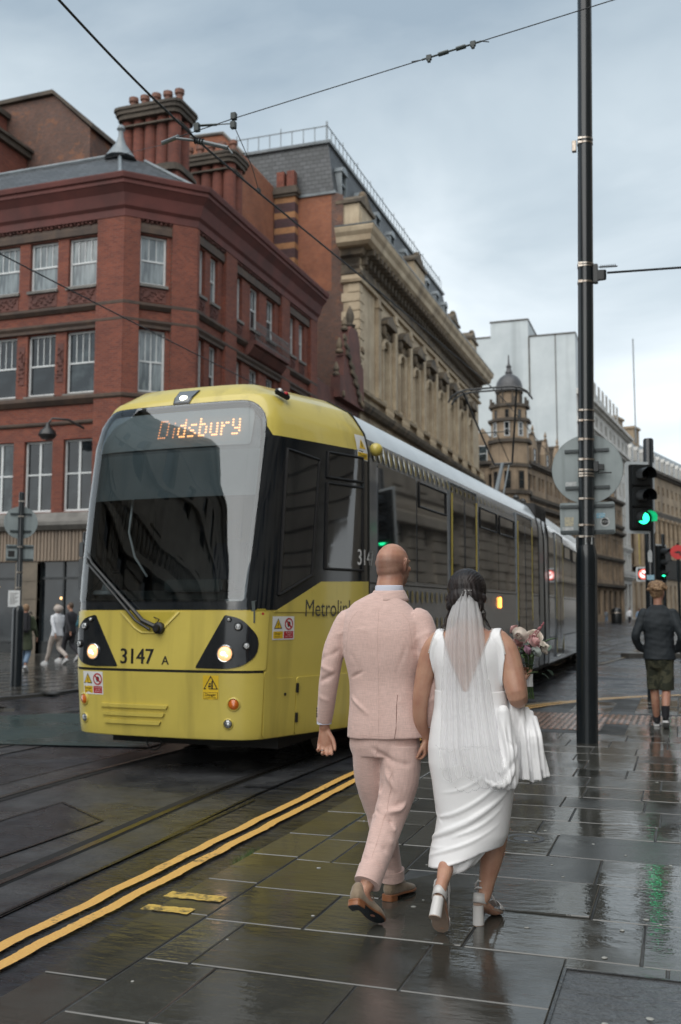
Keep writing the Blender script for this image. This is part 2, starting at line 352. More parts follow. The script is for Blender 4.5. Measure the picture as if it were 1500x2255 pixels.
def paintmat(name, c, under, wear=0.45):
    m = bpy.data.materials.new(name); m.use_nodes = True; t = m.node_tree; b = t.nodes['Principled BSDF']; L = t.links.new
    ge = N(t, 'ShaderNodeNewGeometry')
    n1 = N(t, 'ShaderNodeTexNoise', i_Scale=16.0, i_Detail=8.0, i_Roughness=0.7); L(ge.outputs['Position'], n1.inputs['Vector'])
    n2 = N(t, 'ShaderNodeTexNoise', i_Scale=1.5, i_Detail=2.0); L(ge.outputs['Position'], n2.inputs['Vector'])
    a = N(t, 'ShaderNodeMath', operation='MULTIPLY_ADD'); a.inputs[1].default_value = 0.4; L(n2.outputs['Fac'], a.inputs[0]); L(n1.outputs['Fac'], a.inputs[2])
    mr = N(t, 'ShaderNodeMapRange'); mr.inputs[1].default_value = 0.9 - wear * 0.5; mr.inputs[2].default_value = 1.0 - wear * 0.5; L(a.outputs[0], mr.inputs[0])
    mc = N(t, 'ShaderNodeMix', data_type='RGBA'); mc.inputs[6].default_value = (*c, 1); mc.inputs[7].default_value = (*under, 1); L(mr.outputs[0], mc.inputs[0])
    n3 = N(t, 'ShaderNodeTexNoise', i_Scale=90.0, i_Detail=3.0); L(ge.outputs['Position'], n3.inputs['Vector'])
    ov = N(t, 'ShaderNodeMix', data_type='RGBA', blend_type='OVERLAY'); ov.inputs[0].default_value = 0.45; L(mc.outputs[2], ov.inputs[6]); L(n3.outputs['Fac'], ov.inputs[7]); L(ov.outputs[2], b.inputs['Base Color'])
    b.inputs['Roughness'].default_value = 0.35
    bp = N(t, 'ShaderNodeBump', i_Strength=0.5, i_Distance=0.004); L(n3.outputs['Fac'], bp.inputs['Height']); L(bp.outputs[0], b.inputs['Normal'])
    MATS[name] = m
paintmat('yellow_road_paint', (0.72, 0.42, 0.12), (0.10, 0.08, 0.05), 0.16)
paintmat('worn_kerb_paint', (0.62, 0.42, 0.10), (0.05, 0.045, 0.035), 0.40)
paintmat('faded_road_paint', (0.30, 0.22, 0.10), (0.05, 0.05, 0.045), 0.6)

# ================================================================= ground
ZR = -0.05                     # road level; pavement top is 0
mb = MB(); mb.box((-700, -300, -0.6), (700, 1400, ZR - 0.03)); tag(mb.build('ground', 'wet_asphalt'), kind='structure')
mb = MB(); mb.add([(-60, -40, ZR), (14, -40, ZR), (60, 420, ZR), (-60, 420, ZR)], [(0, 1, 2, 3)]); road = tag(mb.build('road', 'wet_asphalt'), kind='structure')

def bez(pts, n=40):
    """Catmull-Rom through xy points"""
    P = [Vector(p) for p in pts]; P = [P[0] * 2 - P[1]] + P + [P[-1] * 2 - P[-2]]; o = []
    seg = len(P) - 3
    for i in range(seg):
        for k in range(n if i == seg - 1 else n):
            t = k / n; a, b, c, d = P[i:i + 4]
            o.append(0.5 * ((2 * b) + (c - a) * t + (2 * a - 5 * b + 4 * c - d) * t * t + (3 * b - a - 3 * c + d) * t ** 3))
    o.append(P[-2]); return o
def ribbon(mb, line, o0, o1, z, z2=None):
    """strip between lateral offsets o0..o1 (right positive)"""
    rows = []
    for i, p in enumerate(line):
        d = (line[min(i + 1, len(line) - 1)] - line[max(i - 1, 0)]).normalized(); n = Vector((d.y, -d.x))
        rows.append([(p.x + n.x * o0, p.y + n.y * o0, z), (p.x + n.x * o1, p.y + n.y * o1, z)])
    mb.grid(rows); return mb
TRACK = bez([(-4.34, -30), (-4.36, -10), (-4.37, 2), (-4.41, 5.2), (-4.5, 8.4), (-4.25, 14.3), (-4.03, 20.2), (-3.92, 25), (-3.9, 34), (-3.5, 46), (-1.6, 66), (4, 100), (18, 150)], 14)
TRACK2 = bez([(-8.0, -30), (-8.0, -10), (-7.98, 5.2), (-7.9, 14.3), (-7.6, 24), (-7.1, 34), (-6.2, 47), (-3.4, 70), (2.6, 100), (16, 150)], 14)
for line, nm in ((TRACK, 'a'), (TRACK2, 'b')):
    bed = MB(); ribbon(bed, line, -1.15, 1.15, ZR + 0.004); b_ = tag(bed.build('track_bed', 'track_concrete'), kind='structure')
    for sd_ in (-1.15, 1.15):
        j = MB(); ribbon(j, line, sd_ - 0.014, sd_ + 0.014, ZR + 0.008); j.build('sealed_joint', 'tar_joint', b_)
    for sg in (-1, 1):
        r = MB(); c = sg * 0.745
        ribbon(r, line, c - 0.075, c + 0.075, ZR + 0.008)
        ro = r.build('rail_groove', 'rail_groove', b_)
        q = MB(); ribbon(q, line, c + (0.004 if sg > 0 else -0.058), c + (0.058 if sg > 0 else -0.004), ZR + 0.012); q.build('rail', 'rail_steel', b_)
# transverse saw cuts and a reinstatement patch between the rails
pt = MB(); pt.add([(-4.72, 3.6, ZR + .008), (-4.02, 3.45, ZR + .008), (-3.98, 6.4, ZR + .008), (-4.66, 6.9, ZR + .008)], [(0, 1, 2, 3)])
tag(pt.build('tarmac_patch', 'wet_asphalt'), kind='structure')
pj = MB()
for a, b in (((-4.72, 3.6), (-4.02, 3.45)), ((-4.02, 3.45), (-3.98, 6.4)), ((-3.98, 6.4), (-4.66, 6.9)), ((-4.66, 6.9), (-4.72, 3.6)), ((-3.6, 8.0), (-2.6, 8.1)), ((-9.2, 7.2), (-5.4, 7.0)), ((-9.3, 11.0), (-5.4, 10.8)), ((-3.22, 2.0), (-3.28, 7.5))):
    L_ = [Vector(a).lerp(Vector(b), k / 8) + Vector((rnd.uniform(-.008, .008), rnd.uniform(-.008, .008))) for k in range(9)]; ribbon(pj, L_, -0.012, 0.012, ZR + 0.0125)
tag(pj.build('sealed_joint', 'tar_joint'), kind='structure')
tp = MB(); tp.add([(-9.6, 9.2, ZR + .016), (-5.6, 9.9, ZR + .016), (-5.75, 12.4, ZR + .016), (-8.6, 12.8, ZR + .016), (-10.0, 11.5, ZR + .016)], [(0, 1, 2, 3, 4)])
tag(tp.build('teal_road_patch', 'teal_surfacing'), kind='structure')
# double yellow lines with ragged edges
KERB = [(-2.5, -30), (-2.5, 2), (-2.5, 9), (-2.5, 12.2), (-2.42, 13.8), (-2.1, 15.3), (-1.45, 16.9), (-0.3, 18.35), (1.2, 19.2), (3.2, 19.7), (6.5, 20.0)]
kl = bez(KERB, 60)
def ragged(line, c, w, z, amp):
    rows = []
    for i, p in enumerate(line):
        d = (line[min(i + 1, len(line) - 1)] - line[max(i - 1, 0)]).normalized(); n = Vector((d.y, -d.x)); s = i * 0.9
        a = amp * (noise.noise((s * 1.7, c * 9, 0)) + 0.5 * noise.noise((s * 5.1, c * 9, 4))); b = amp * (noise.noise((s * 1.7, c * 9, 9)) + 0.5 * noise.noise((s * 4.7, c * 9, 2)))
        wv = 0.012 * noise.noise((s * 0.12, c, 7))
        rows.append([(p.x + n.x * (c - w / 2 + a + wv), p.y + n.y * (c - w / 2 + a + wv), z), (p.x + n.x * (c + w / 2 + b + wv), p.y + n.y * (c + w / 2 + b + wv), z)])
    m = MB(); m.grid(rows); return m
kd = [kl[0]]
for p in kl[1:]:                                    # resample finely
    while (p - kd[-1]).length > 0.03 and kd[-1].y < 20 and len(kd) < 2400:
        kd.append(kd[-1] + (p - kd[-1]).normalized() * 0.025 * (1 if -1 < kd[-1].y else 20 if (p-kd[-1]).length > .6 else 1))
for c, w in ((-0.28, 0.072), (-0.425, 0.072)):
    tag(ragged([p for p in kd if p.y > -5], c, w, ZR + 0.017, 0.0045).build('yellow_line', 'yellow_road_paint'), kind='structure')
far_l = [Vector((-1.1, 20.6)), Vector((0.2, 22)), Vector((2.2, 23)), Vector((5, 23.4))]
fm = MB(); ribbon(fm, bez([(-2.6, 27.5), (-2.1, 30), (-1.5, 36), (0, 46)], 8), -0.06, 0.06, ZR + .02)
ribbon(fm, bez([(-2.9, 15.4), (-2.55, 15.9), (-1.9, 17.2)], 8), -0.07, 0.05, ZR + .02)
tag(fm.build('faded_line', 'faded_road_paint'), kind='structure')
# right pavement
pv = [(p.x, p.y) for p in kl if p.y > -30] + [(6.5, -30)]
pv = [(-2.5, -30)] + pv
mb = MB(); mb.prism(pv, ZR - 0.01, -0.007); pav = tag(mb.build('pavement', 'joint_mortar'), kind='structure')
PV2 = [(p[0], p[1]) for p in pv]
slab_cache = {}
def slab(w, l, x, y, m='wet_york_stone', nm='paving_slab', par=None, th=0.045, rz=0.0, bev=0.004):
    k = (round(w, 3), round(l, 3), m)
    if k not in slab_cache:
        b = MB(); b.box((-w / 2, -l / 2, -th), (w / 2, l / 2, 0)); o = b.build(nm, m, par or pav, bevel=bev); slab_cache[k] = o.data
    else: o = obj(nm, slab_cache[k], par or pav)
    o.location = (x, y, rnd.uniform(-0.0012, 0.0012)); o.rotation_euler = (rnd.gauss(0, 0.005), rnd.gauss(0, 0.006), rz + rnd.gauss(0, 0.0015)); return o
rows = [1.5, 2.12, 2.7, 3.29, 3.87, 4.45, 5.03, 5.65, 6.21, 6.81, 7.25, 7.75, 8.2, 8.7, 9.2, 9.7, 10.2, 10.7, 11.25, 11.8, 12.4]
y = 1.2
while y < 13.0:                                        # kerb course
    l = rnd.choice([0.9, 0.6, 0.9, 0.75]); slab(0.292, l - 0.01, -2.354, y + l / 2, th=0.2); y += l
cov = (-0.50, 3.36, 0.75, 4.33)
for i in range(len(rows) - 1):
    y0, y1 = rows[i], rows[i + 1]; x = -2.2; 
    if 3.2 < y0 < 3.6: off = [0.16, 0.48]
    else: off = []
    first = True
    while x < 1.9:
        w = rnd.choice([0.45, 0.6, 0.75, 0.9, 0.9, 1.05]) if y0 < 7 else rnd.choice([0.45, 0.6, 0.6, 0.75])
        if first: w = rnd.choice([0.22, 0.35, 0.5, 0.7]); first = False
        x1 = x + w
        if y1 < 4.46 and y0 > 3.2 and x1 > cov[0] and x < cov[2]:
            if x < cov[0] - 0.15: x1 = cov[0]; w = x1 - x
            else: x = cov[2] if x < cov[2] else x1; 
            if x >= cov[2]: continue
        g = 0.009 if rnd.random() < .7 else 0.013
        slab(round(w, 2) - g, round(y1 - y0, 3) - g, x + w / 2, (y0 + y1) / 2); x = x1
# strip beside the cover
for xx in np.arange(-0.5 + 0.2, 0.75, 0.41): slab(0.40, 0.118, xx + .0, 4.385)
# recessed utility cover
cv = MB(); cv.box((cov[0], cov[1], -0.04), (cov[2], cov[3], -0.006)); cover = tag(cv.build('utility_cover', 'cover_asphalt'), label='rectangular asphalt-filled access cover sunk in the paving at the bottom right', cat='access cover')
cf = MB()
for a, b in (((cov[0], cov[1]), (cov[0] + .012, cov[3])), ((cov[2] - .012, cov[1]), (cov[2], cov[3])), ((cov[0] + .012, cov[3] - .012), (cov[2] - .012, cov[3])), ((cov[0] + .012, cov[1]), (cov[2] - .012, cov[1] + .012))):
    cf.box((a[0], a[1], -0.035), (b[0], b[1], 0.001))
cf.build('rim', 'black_iron_wet', cover)
kp = MB(); kp.box((-0.06, 3.70, -0.0055), (0.10, 3.735, -0.0035)); kp.build('lifting_key_slot', 'teal_surfacing', cover)
# tactile paving by the crossing
tm = MB(); tm.box((-0.197, -0.197, -0.045), (0.197, 0.197, -0.004))
tm.k = 1
for k in range(5): tm.box((-0.16 + k * 0.08 - 0.020, -0.19, -0.0038), (-0.16 + k * 0.08 + 0.020, 0.19, 0.005))
t0 = tm.build('tactile_slab', ['tactile_groove_shade', 'tactile_stone'], pav); first = True
for i in range(11):
    for j in range(5):
        x = -1.98 + i * 0.4; y = 13.0 + j * 0.4 + (0 if i < 3 else min(1.2, (i - 2) * 0.4) if False else 0.0)
        if i <= 2: y += -0.0
        else: y += 0.8; 
        if (i <= 2 and j > 4) or (i > 2 and j > 2): continue
        o = t0 if first else obj('tactile_slab', t0.data, pav); first = False
        o.location = (x, y, 0.0); o.rotation_euler = (0, 0, R_(-22 if i <= 2 else -8) * 0 + (0 if i <= 2 else 0))
for i in range(9):                                     # plain slabs round the tactile area
    for j in range(2): slab(0.59, 0.59, -0.38 + i * 0.6, 12.7 + j * 0.6)
    for j in range(5): 
        if i > -1: slab(0.59, 0.59, -0.38 + i * 0.6, 15.35 + j * 0.6)
for j in range(3): slab(0.59, 0.59, -1.3, 15.3 + j * 0.6)
# kerb paint bars
for (x0, x1, y0, y1) in ((-2.56, -2.24, 4.70, 4.80), (-2.56, -2.30, 4.47, 4.56)):
    m_ = MB(); P = []
    for k in range(25):
        t = k / 24; xx = x0 + (x1 - x0) * t
        P.append([(xx, y0 + 0.012 * noise.noise((xx * 30, y0 * 9, 1)), 0.0045), (xx, y1 + 0.012 * noise.noise((xx * 30, y0 * 9, 5)), 0.0045)])
    m_.grid(P); tag(m_.build('kerb_mark', 'worn_kerb_paint'), kind='structure')
# flattened gum
gm = MB(); gm.lathe([(0.013, 0), (0.011, 0.0018), (0.004, 0.002)], 9); g0 = gm.build('gum_spot', 'gum', pav, smooth=True)
spots = [(-2.05, 3.15), (-2.1, 3.62), (-1.33, 3.42), (-1.96, 4.2), (-1.72, 4.65), (-1.42, 4.78), (-1.30, 4.95), (-1.28, 5.35), (-0.98, 4.9), (-0.72, 4.8), (-0.55, 5.4), (-0.2, 5.1), (-0.35, 4.5), (-0.1, 6.2), (-0.75, 6.0), (-0.9, 6.9), (-2.0, 5.5), (-1.9, 6.2), (-0.3, 4.9), (-0.66, 5.75), (-0.15, 3.9), (-0.3, 3.8), (-1.05, 3.5), (-0.8, 3.3)]
for i, (x, y) in enumerate(spots + [(rnd.uniform(-2.2, 0.6), rnd.uniform(5, 12)) for _ in range(30)]):
    o = g0 if i == 0 else obj('gum_spot', g0.data, pav); s = rnd.uniform(0.6, 1.2); o.scale = (s, s * rnd.uniform(.7, 1), 1); o.location = (x, y, 0.0012); o.rotation_euler = (0, 0, rnd.random() * 6)
# round stop-tap lid and road manhole
sv = MB(); sv.lathe([(0.13, -0.002), (0.13, 0.004), (0.11, 0.004), (0.10, 0.001), (0.0, 0.002)], 28, c=(-1.0, 6.62, 0)); tag(sv.build('stopcock_lid', 'cover_asphalt', smooth='auto'), 'small round grey service lid set in the paving beyond the bride', 'service lid')
dr = MB(); dr.lathe([(0.36, ZR + .004), (0.36, ZR + .022), (0.32, ZR + .022), (0.32, ZR + .016), (0, ZR + .016)], 36, c=(-4.45, 5.35 - .4, 0))
for k in range(6): dr.lathe([(0.05 + k * 0.045, ZR + .016), (0.05 + k * 0.045, ZR + .024), (0.07 + k * 0.045, ZR + .024), (0.07 + k * 0.045, ZR + .016)], 30, c=(-4.45, 4.95, 0))
tag(dr.build('manhole_cover', 'black_iron_wet', smooth='auto'), 'round black iron manhole cover between the near rails at the left edge', 'manhole cover')
# grass tuft at the kerb edge
gt = MB()
for k in range(110):
    x = -2.53 + rnd.uniform(-.05, .02); y = 5.72 + rnd.uniform(-.16, .16); h = rnd.uniform(.015, .045); a = rnd.random() * 6.3; dx = math.cos(a) * h * .7; dy = math.sin(a) * h * .7
    gt.add([(x - .002, y, ZR), (x + .002, y, ZR), (x + dx, y + dy, ZR + h + .02)], [(0, 1, 2)])
mat('grass', (0.05, 0.10, 0.02), 0.6, (0.09, 0.12, 0.03)); tag(gt.build('grass_tuft', 'grass'), 'small green grass tuft growing at the kerb edge', 'grass', kind='stuff')
# left pavement and the traffic island beyond the side street
lp = bez([(-10.7, 420), (-10.7, 60), (-10.7, 20), (-10.75, 15.2), (-11.6, 13.4), (-13.6, 12.6), (-60, 12.3)], 10)
mb = MB(); mb.prism([(p.x, p.y) for p in lp] + [(-60, 420)], ZR - .01, 0.0); tag(mb.build('left_pavement', 'wet_paving_far'), kind='structure')
lj = MB()
for yy in np.arange(14.0, 60, 0.9): lj.box((-16.1, yy, 0.0), (-10.9, yy + 0.02, 0.002))
for xx in np.arange(-16.0, -10.9, 0.62): lj.box((xx, 14.0, 0.0), (xx + 0.018, 60, 0.0035))
tag(lj.build('paving_joint', 'tar_joint'), kind='structure')
mb = MB(); ribbon(mb, [p for p in lp if p.y < 80], 0.0, 0.16, 0.004); tag(mb.build('left_kerb', 'joint_mortar'), kind='structure')
isl = rounded([(-1.95, 33.6), (2.5, 34.6), (3.0, 38.5), (-1.5, 37.0)], 0.5, 6)
mb = MB(); mb.prism(isl, ZR - .02, 0.10); tag(mb.build('traffic_island', 'wet_paving_far', bevel=0.02), kind='structure')
mb = MB(); mb.prism([(1.0, 44), (5.5, 46), (30, 130), (60, 220), (90, 220), (90, 24), (6.2, 24), (2.6, 27), (1.1, 36)], ZR - .01, 0.06); tag(mb.build('far_pavement', 'wet_paving_far'), kind='structure')
# ================================================================= building materials
brickmat('red_brick', (0.235, 0.066, 0.038), (0.145, 0.040, 0.028), (0.17, 0.105, 0.085), gamt=0.5, grime=(0.07, 0.03, 0.025))
brickmat('orange_brick', (0.30, 0.105, 0.05), (0.24, 0.08, 0.042), (0.24, 0.16, 0.12), gamt=0.6, grime=(0.10, 0.04, 0.03))
brickmat('dark_brick', (0.15, 0.070, 0.048), (0.085, 0.048, 0.040), (0.19, 0.155, 0.135), gamt=0.5, c3=(0.21, 0.10, 0.06))
brickmat('purple_brick', (0.085, 0.04, 0.045), (0.06, 0.032, 0.036), (0.08, 0.06, 0.06))
brickmat('slate_roof', (0.030, 0.034, 0.038), (0.060, 0.065, 0.072), (0.010, 0.011, 0.012), bw=0.42, rh=0.26, ms=0.02, rough=0.5, grime=(0.03, 0.035, 0.03), gamt=0.4, bumpd=0.03, spec=0.5)
mat('terracotta', (0.135, 0.048, 0.036), 0.75, (0.08, 0.032, 0.026), nscale=1.4, streak=(0.5, 1.2, (0.06, 0.03, 0.028)), bump=0.15, bscale=12)
mat('painted_cornice', (0.135, 0.040, 0.033), 0.75, (0.085, 0.028, 0.024), nscale=1.0, streak=(0.45, 1.3, (0.07, 0.03, 0.028)))
mat('brown_stone', (0.085, 0.055, 0.038), 0.75, (0.05, 0.034, 0.028), nscale=2.5, streak=(0.6, 2.0, (0.03, 0.024, 0.02)), bump=0.2, bscale=15)
mat('white_sash', (0.62, 0.64, 0.64), 0.4, (0.48, 0.50, 0.50), nscale=5)
mat('net_curtain', (0.22, 0.26, 0.27), 0.8, (0.14, 0.17, 0.18), nscale=3, stretch=(12, 12, 0.5))
winglass('window_pane'); winglass('pane_dark', (0.006, 0.008, 0.01), (0.02, 0.026, 0.03))
mat('pane_net', (0.20, 0.235, 0.245), 0.12, (0.09, 0.11, 0.12), nscale=3.0, nlow=.42, nhigh=.58, spec=0.8, stretch=(3, 3, .35))
mat('buff_stone', (0.47, 0.385, 0.27), 0.8, (0.33, 0.255, 0.17), nscale=0.8, streak=(0.6, 0.9, (0.11, 0.085, 0.06)), bump=0.3, bscale=9, fine=30)
mat('black_stone', (0.16, 0.125, 0.085), 0.85, (0.05, 0.042, 0.034), nscale=1.1, streak=(0.6, 1.5, (0.26, 0.19, 0.12)), bump=0.3, bscale=10)
mat('lead_roof', (0.20, 0.225, 0.24), 0.38, (0.13, 0.15, 0.16), nscale=1.5)
mat('pot_clay', (0.20, 0.085, 0.055), 0.7, (0.11, 0.055, 0.04), nscale=5)
mat('iron_black', (0.012, 0.014, 0.015), 0.35, (0.02, 0.02, 0.02))
mat('grey_rail', (0.16, 0.18, 0.19), 0.5)
mat('wood_fascia', (0.26, 0.20, 0.15), 0.6, (0.16, 0.125, 0.095), nscale=1.0, stretch=(9, 9, 0.3))
mat('grey_stone', (0.19, 0.18, 0.165), 0.7, (0.12, 0.115, 0.105), nscale=1.5, streak=(0.5, 1.6, (0.06, 0.055, 0.05)))
mat('tan_stone', (0.17, 0.14, 0.105), 0.7, (0.12, 0.10, 0.075), nscale=2)
mat('shop_dark', (0.01, 0.012, 0.014), 0.25, (0.02, 0.022, 0.022))
mat('warm_lamp_glow', (0.8, 0.5, 0.25), 0.5, emit=(1.0, 0.55, 0.22), estr=1.3)
mat('white_render', (0.50, 0.54, 0.55), 0.8, (0.42, 0.46, 0.475), nscale=0.25, streak=(0.9, 0.30, (0.24, 0.265, 0.27)), bump=0.1, bscale=3)
mat('pale_stone', (0.50, 0.49, 0.46), 0.75, (0.36, 0.35, 0.33), nscale=0.5, streak=(0.6, 0.5, (0.24, 0.23, 0.21)))
mat('brown_ashlar', (0.33, 0.245, 0.165), 0.85, (0.17, 0.125, 0.085), nscale=0.5, streak=(0.75, 0.8, (0.06, 0.048, 0.037)), bump=0.3, bscale=4)
mat('soot_stone', (0.09, 0.072, 0.055), 0.85, (0.04, 0.034, 0.028), nscale=0.9)
mat('yellow_banner', (0.50, 0.36, 0.04), 0.6)

def wall(mb, L, z0, z1, ops, T, depth=0.25, u0=0.0):
    """face of a wall with real openings and reveals. local frame: u=x, outward=-y"""
    us = sorted({u0, L} | {o[0] for o in ops} | {o[1] for o in ops}); zs = sorted({z0, z1} | {o[2] for o in ops} | {o[3] for o in ops})
    us = [u for u in us if u0 - 1e-6 <= u <= L + 1e-6]
    for i in range(len(us) - 1):
        for j in range(len(zs) - 1):
            cu = (us[i] + us[i + 1]) / 2; cz = (zs[j] + zs[j + 1]) / 2
            if any(o[0] < cu < o[1] and o[2] < cz < o[3] for o in ops): continue
            mb.add([(us[i], 0, zs[j]), (us[i + 1], 0, zs[j]), (us[i + 1], 0, zs[j + 1]), (us[i], 0, zs[j + 1])], [(0, 1, 2, 3)], T)
    for a, b, c, d in ops:
        mb.add([(a, 0, c), (b, 0, c), (b, 0, d), (a, 0, d), (a, depth, c), (b, depth, c), (b, depth, d), (a, depth, d)],
               [(0, 1, 5, 4), (1, 2, 6, 5), (2, 3, 7, 6), (3, 0, 4, 7)], T)
WC = {}
def window(par, T, u, z, w, h, style='sash', y=0.14, frame='white_sash', pane='window_pane', fw=0.07):
    """window set in an opening: frame mesh + pane child, T local->parent"""
    k = (round(w, 2), round(h, 2), style, frame, pane)
    if k not in WC:
        f = MB(); t = fw
        f.box((0, 0, 0), (t, .09, h)); f.box((w - t, 0, 0), (w, .09, h)); f.box((t, 0, 0), (w - t, .09, t * 1.3)); f.box((t, 0, h - t), (w - t, .09, h))
        if style in ('sash', 'sash2'):
            f.box((t, .012, h * .5 - t * .4), (w - t, .085, h * .5 + t * .4))
            nb = 3 if style == 'sash' else 2
            for i in range(nb - (0 if w > 0.95 else 1)):
                n_ = nb - (0 if w > 0.95 else 1); x = t + (w - 2 * t) * (i + 1) / (n_ + 1); f.box((x - .014, .02, h * .5 + t * .4), (x + .014, .07, h - t))
        elif style == 'cross':
            f.box((w / 2 - t * .6, .006, t * 1.3), (w / 2 + t * .6, .088, h - t)); f.box((t, .012, h * .52), (w / 2 - t * .6, .084, h * .52 + t * .8)); f.box((w / 2 + t * .6, .012, h * .52), (w - t, .084, h * .52 + t * .8))
        elif style == 'tbar':
            f.box((t, .012, h * .5 - t * .4), (w - t, .085, h * .5 + t * .4)); f.box((w / 2 - t * .5, .006, t), (w / 2 + t * .5, .08, h * .5 - t * .4))
            for i in (1, 2, 3): x = t + (w - 2 * t) * i / 4; f.box((x - .014, .02, h * .5 + t * .4), (x + .014, .07, h - t))
        elif style == 'mid': f.box((t, .012, h * .5 - t * .4), (w - t, .085, h * .5 + t * .4))
        elif style == 'two': f.box((w / 2 - t * .5, .012, t), (w / 2 + t * .5, .085, h - t))
        fo = f.build('window', frame, par); g = MB(); g.box((t * .5, .05, t * .5), (w - t * .5, .06, h - t * .5)); go = g.build('pane', pane, fo)
        WC[k] = (fo.data, go.data)
    else:
        fo = obj('window', WC[k][0], par); go = obj('pane', WC[k][1], fo)
    fo.matrix_local = T @ Matrix.Translation((u, y, z)); return fo

# ================================================================= 1. red brick corner building
A_ = Vector((-17.98, 29.5)); B_ = Vector((-16.2, 31.28))
rb = thing('corner_building', 'red brick corner building with chamfered corner, white sash windows and deep red cornice', 'building', (-18, 29.5, 0))
O1 = Matrix.Translation((18, -29.5, 0))
TL = O1 @ Matrix.Translation((-34.0, 29.5, 0)); TCH = O1 @ rotz(R_(45), (A_.x, A_.y, 0)); TR = O1 @ rotz(R_(90), (B_.x, B_.y, 0))
LL = 34.0 - 17.98; LC = (B_ - A_).length; LR = 43.75 - 31.28
floors = [(12.91, 14.69), (9.05, 11.29), (4.90, 7.44)]
wl = []
x = -19.10
k = 0
while x > -32:                                        # windows of the left face, groups of three then a pier
    wl.append((x - 1.17 + 34, x + 34)); k += 1; x -= 1.62 if k % 4 else 2.6
wc = [(0.55, 1.50)]
wr = [(0.22, 0.86), (1.30, 1.96), (3.50, 4.15), (4.95, 5.85), (6.65, 7.55), (9.30, 9.95), (10.45, 11.15)]
mb = MB()
for T, L, ws in ((TL, LL, wl), (TCH, LC, wc), (TR, LR, wr)):
    ops = [(a, b, z0, z1) for a, b in ws for z0, z1 in floors]
    wall(mb, L, 4.3, 16.0, ops, T, 0.28)
mb.add([(-34, 29.5, 0), (-34, 46, 0), (-34, 46, 16), (-34, 29.5, 16)], [(0, 1, 2, 3)], O1)
mb.add([(-16.2, 43.75, 0), (-34, 43.75, 0), (-34, 43.75, 16), (-16.2, 43.75, 16)], [(0, 1, 2, 3)], O1)
mb.build('wall', 'red_brick', rb)
st = {0: 'sash', 1: 'sash', 2: 'cross'}
for T, ws in ((TL, wl), (TCH, wc), (TR, wr)):
    for a, b in ws:
        for fi, (z0, z1) in enumerate(floors):
            s_ = st[fi] if T is not TCH or fi != 1 else 'tbar'
            window(rb, T, a, z0, b - a, z1 - z0, s_, pane='pane_dark' if (fi != 0 and rnd.random() < .65) else 'pane_net' if rnd.random() < (.75 if fi == 0 else .3) else 'window_pane')
            if fi == 0 and T is TL:
                c = MB(); c.box((a + .1, .24, z0 + .1), (b - .1, .25, z0 + .9), T); 
# brick piers between windows and big pilasters
pil = MB()
for T, spans in ((TL, [(LL - 1.03, LL + .066)]), (TCH, [(-.066, 0.50), (1.66, LC + .066)]), (TR, [(-.066, .12), (2.35, 3.35), (8.0, 8.95), (11.6, LR)])):
    for a, b in spans: pil.box((a, -0.16, 4.3), (b, 0.0, 15.2), T)
pil.build('pilaster', 'red_brick', rb, bevel=0.01)
for T, L in ((TL, LL), (TCH, LC), (TR, LR)):
    pass
PATH1 = [(-34 + 18, 0), (A_.x + 18, 0), (B_.x + 18, B_.y - 29.5), (-16.2 + 18, 43.75 - 29.5)]
def course(nm, prof, m, par=rb, path=PATH1): 
    c = MB(); c.sweep(prof, path); return c.build(nm, m, par)
course('cornice', [(0, 15.2), (0.18, 15.2), (0.2, 15.45), (0.30, 15.55), (0.32, 15.62), (0.42, 15.95), (0.62, 16.18), (0.66, 16.2), (0.66, 16.32), (0.74, 16.36), (0.78, 16.5), (0.78, 16.54), (0, 16.6)], 'painted_cornice')
course('lintel_band', [(0, 14.74), (0.10, 14.74), (0.10, 14.95), (0.06, 15.1), (0, 15.1)], 'brown_stone')
course('string_course', [(0, 11.98), (0.06, 11.98), (0.17, 12.10), (0.17, 12.2), (0, 12.24)], 'brown_stone')
course('string_course', [(0, 11.32), (0.10, 11.32), (0.10, 11.42), (0.17, 11.52), (0.17, 11.60), (0, 11.64)], 'brown_stone')
course('string_course', [(0, 8.66), (0.08, 8.66), (0.22, 8.82), (0.22, 8.92), (0.10, 8.98), (0, 9.0)], 'brown_stone')
course('string_course', [(0, 7.95), (0.05, 7.95), (0.09, 8.0), (0.09, 8.06), (0, 8.1)], 'brown_stone')
course('sill_band', [(0, 4.25), (0.30, 4.25), (0.45, 4.4), (0.45, 4.52), (0.2, 4.7), (0.12, 4.86), (0, 4.86)], 'grey_stone')
# carved frieze and carved panels
fr = MB()
for T, L in ((TL, LL), (TCH, LC), (TR, LR)):
    n = int(L / 0.16)
    for i in range(n):
        u = (i + .5) * L / n; fr.ball((u, -0.07, 15.3 - .14 + 0.03 * math.sin(i * 2.4)), (0.075, 0.09, 0.075), 6, T); fr.ball((u + .04, -0.05, 15.2 + 0.05 * math.cos(i * 1.7) - .04), (0.04, 0.06, 0.05), 6, T)
tag(fr.build('leaf_frieze', 'terracotta', rb, smooth=True), kind='stuff')
def carved(T, a, b, z0, z1, par=rb):
    c = MB(); c.box((a, -0.02, z0), (b, 0.0, z1), T); w = b - a; h = z1 - z0
    for i in range(int(w * h * 42) + 6):
        u = a + w * (0.06 + 0.88 * ((i * 0.618) % 1)); z = z0 + h * (0.12 + 0.76 * ((i * 0.414 + .3 * math.sin(i)) % 1)); c.ball((u, -0.035, z), (0.05, 0.035, 0.035), 6, T)
    return c.build('carved_panel', 'terracotta', par, smooth='auto')
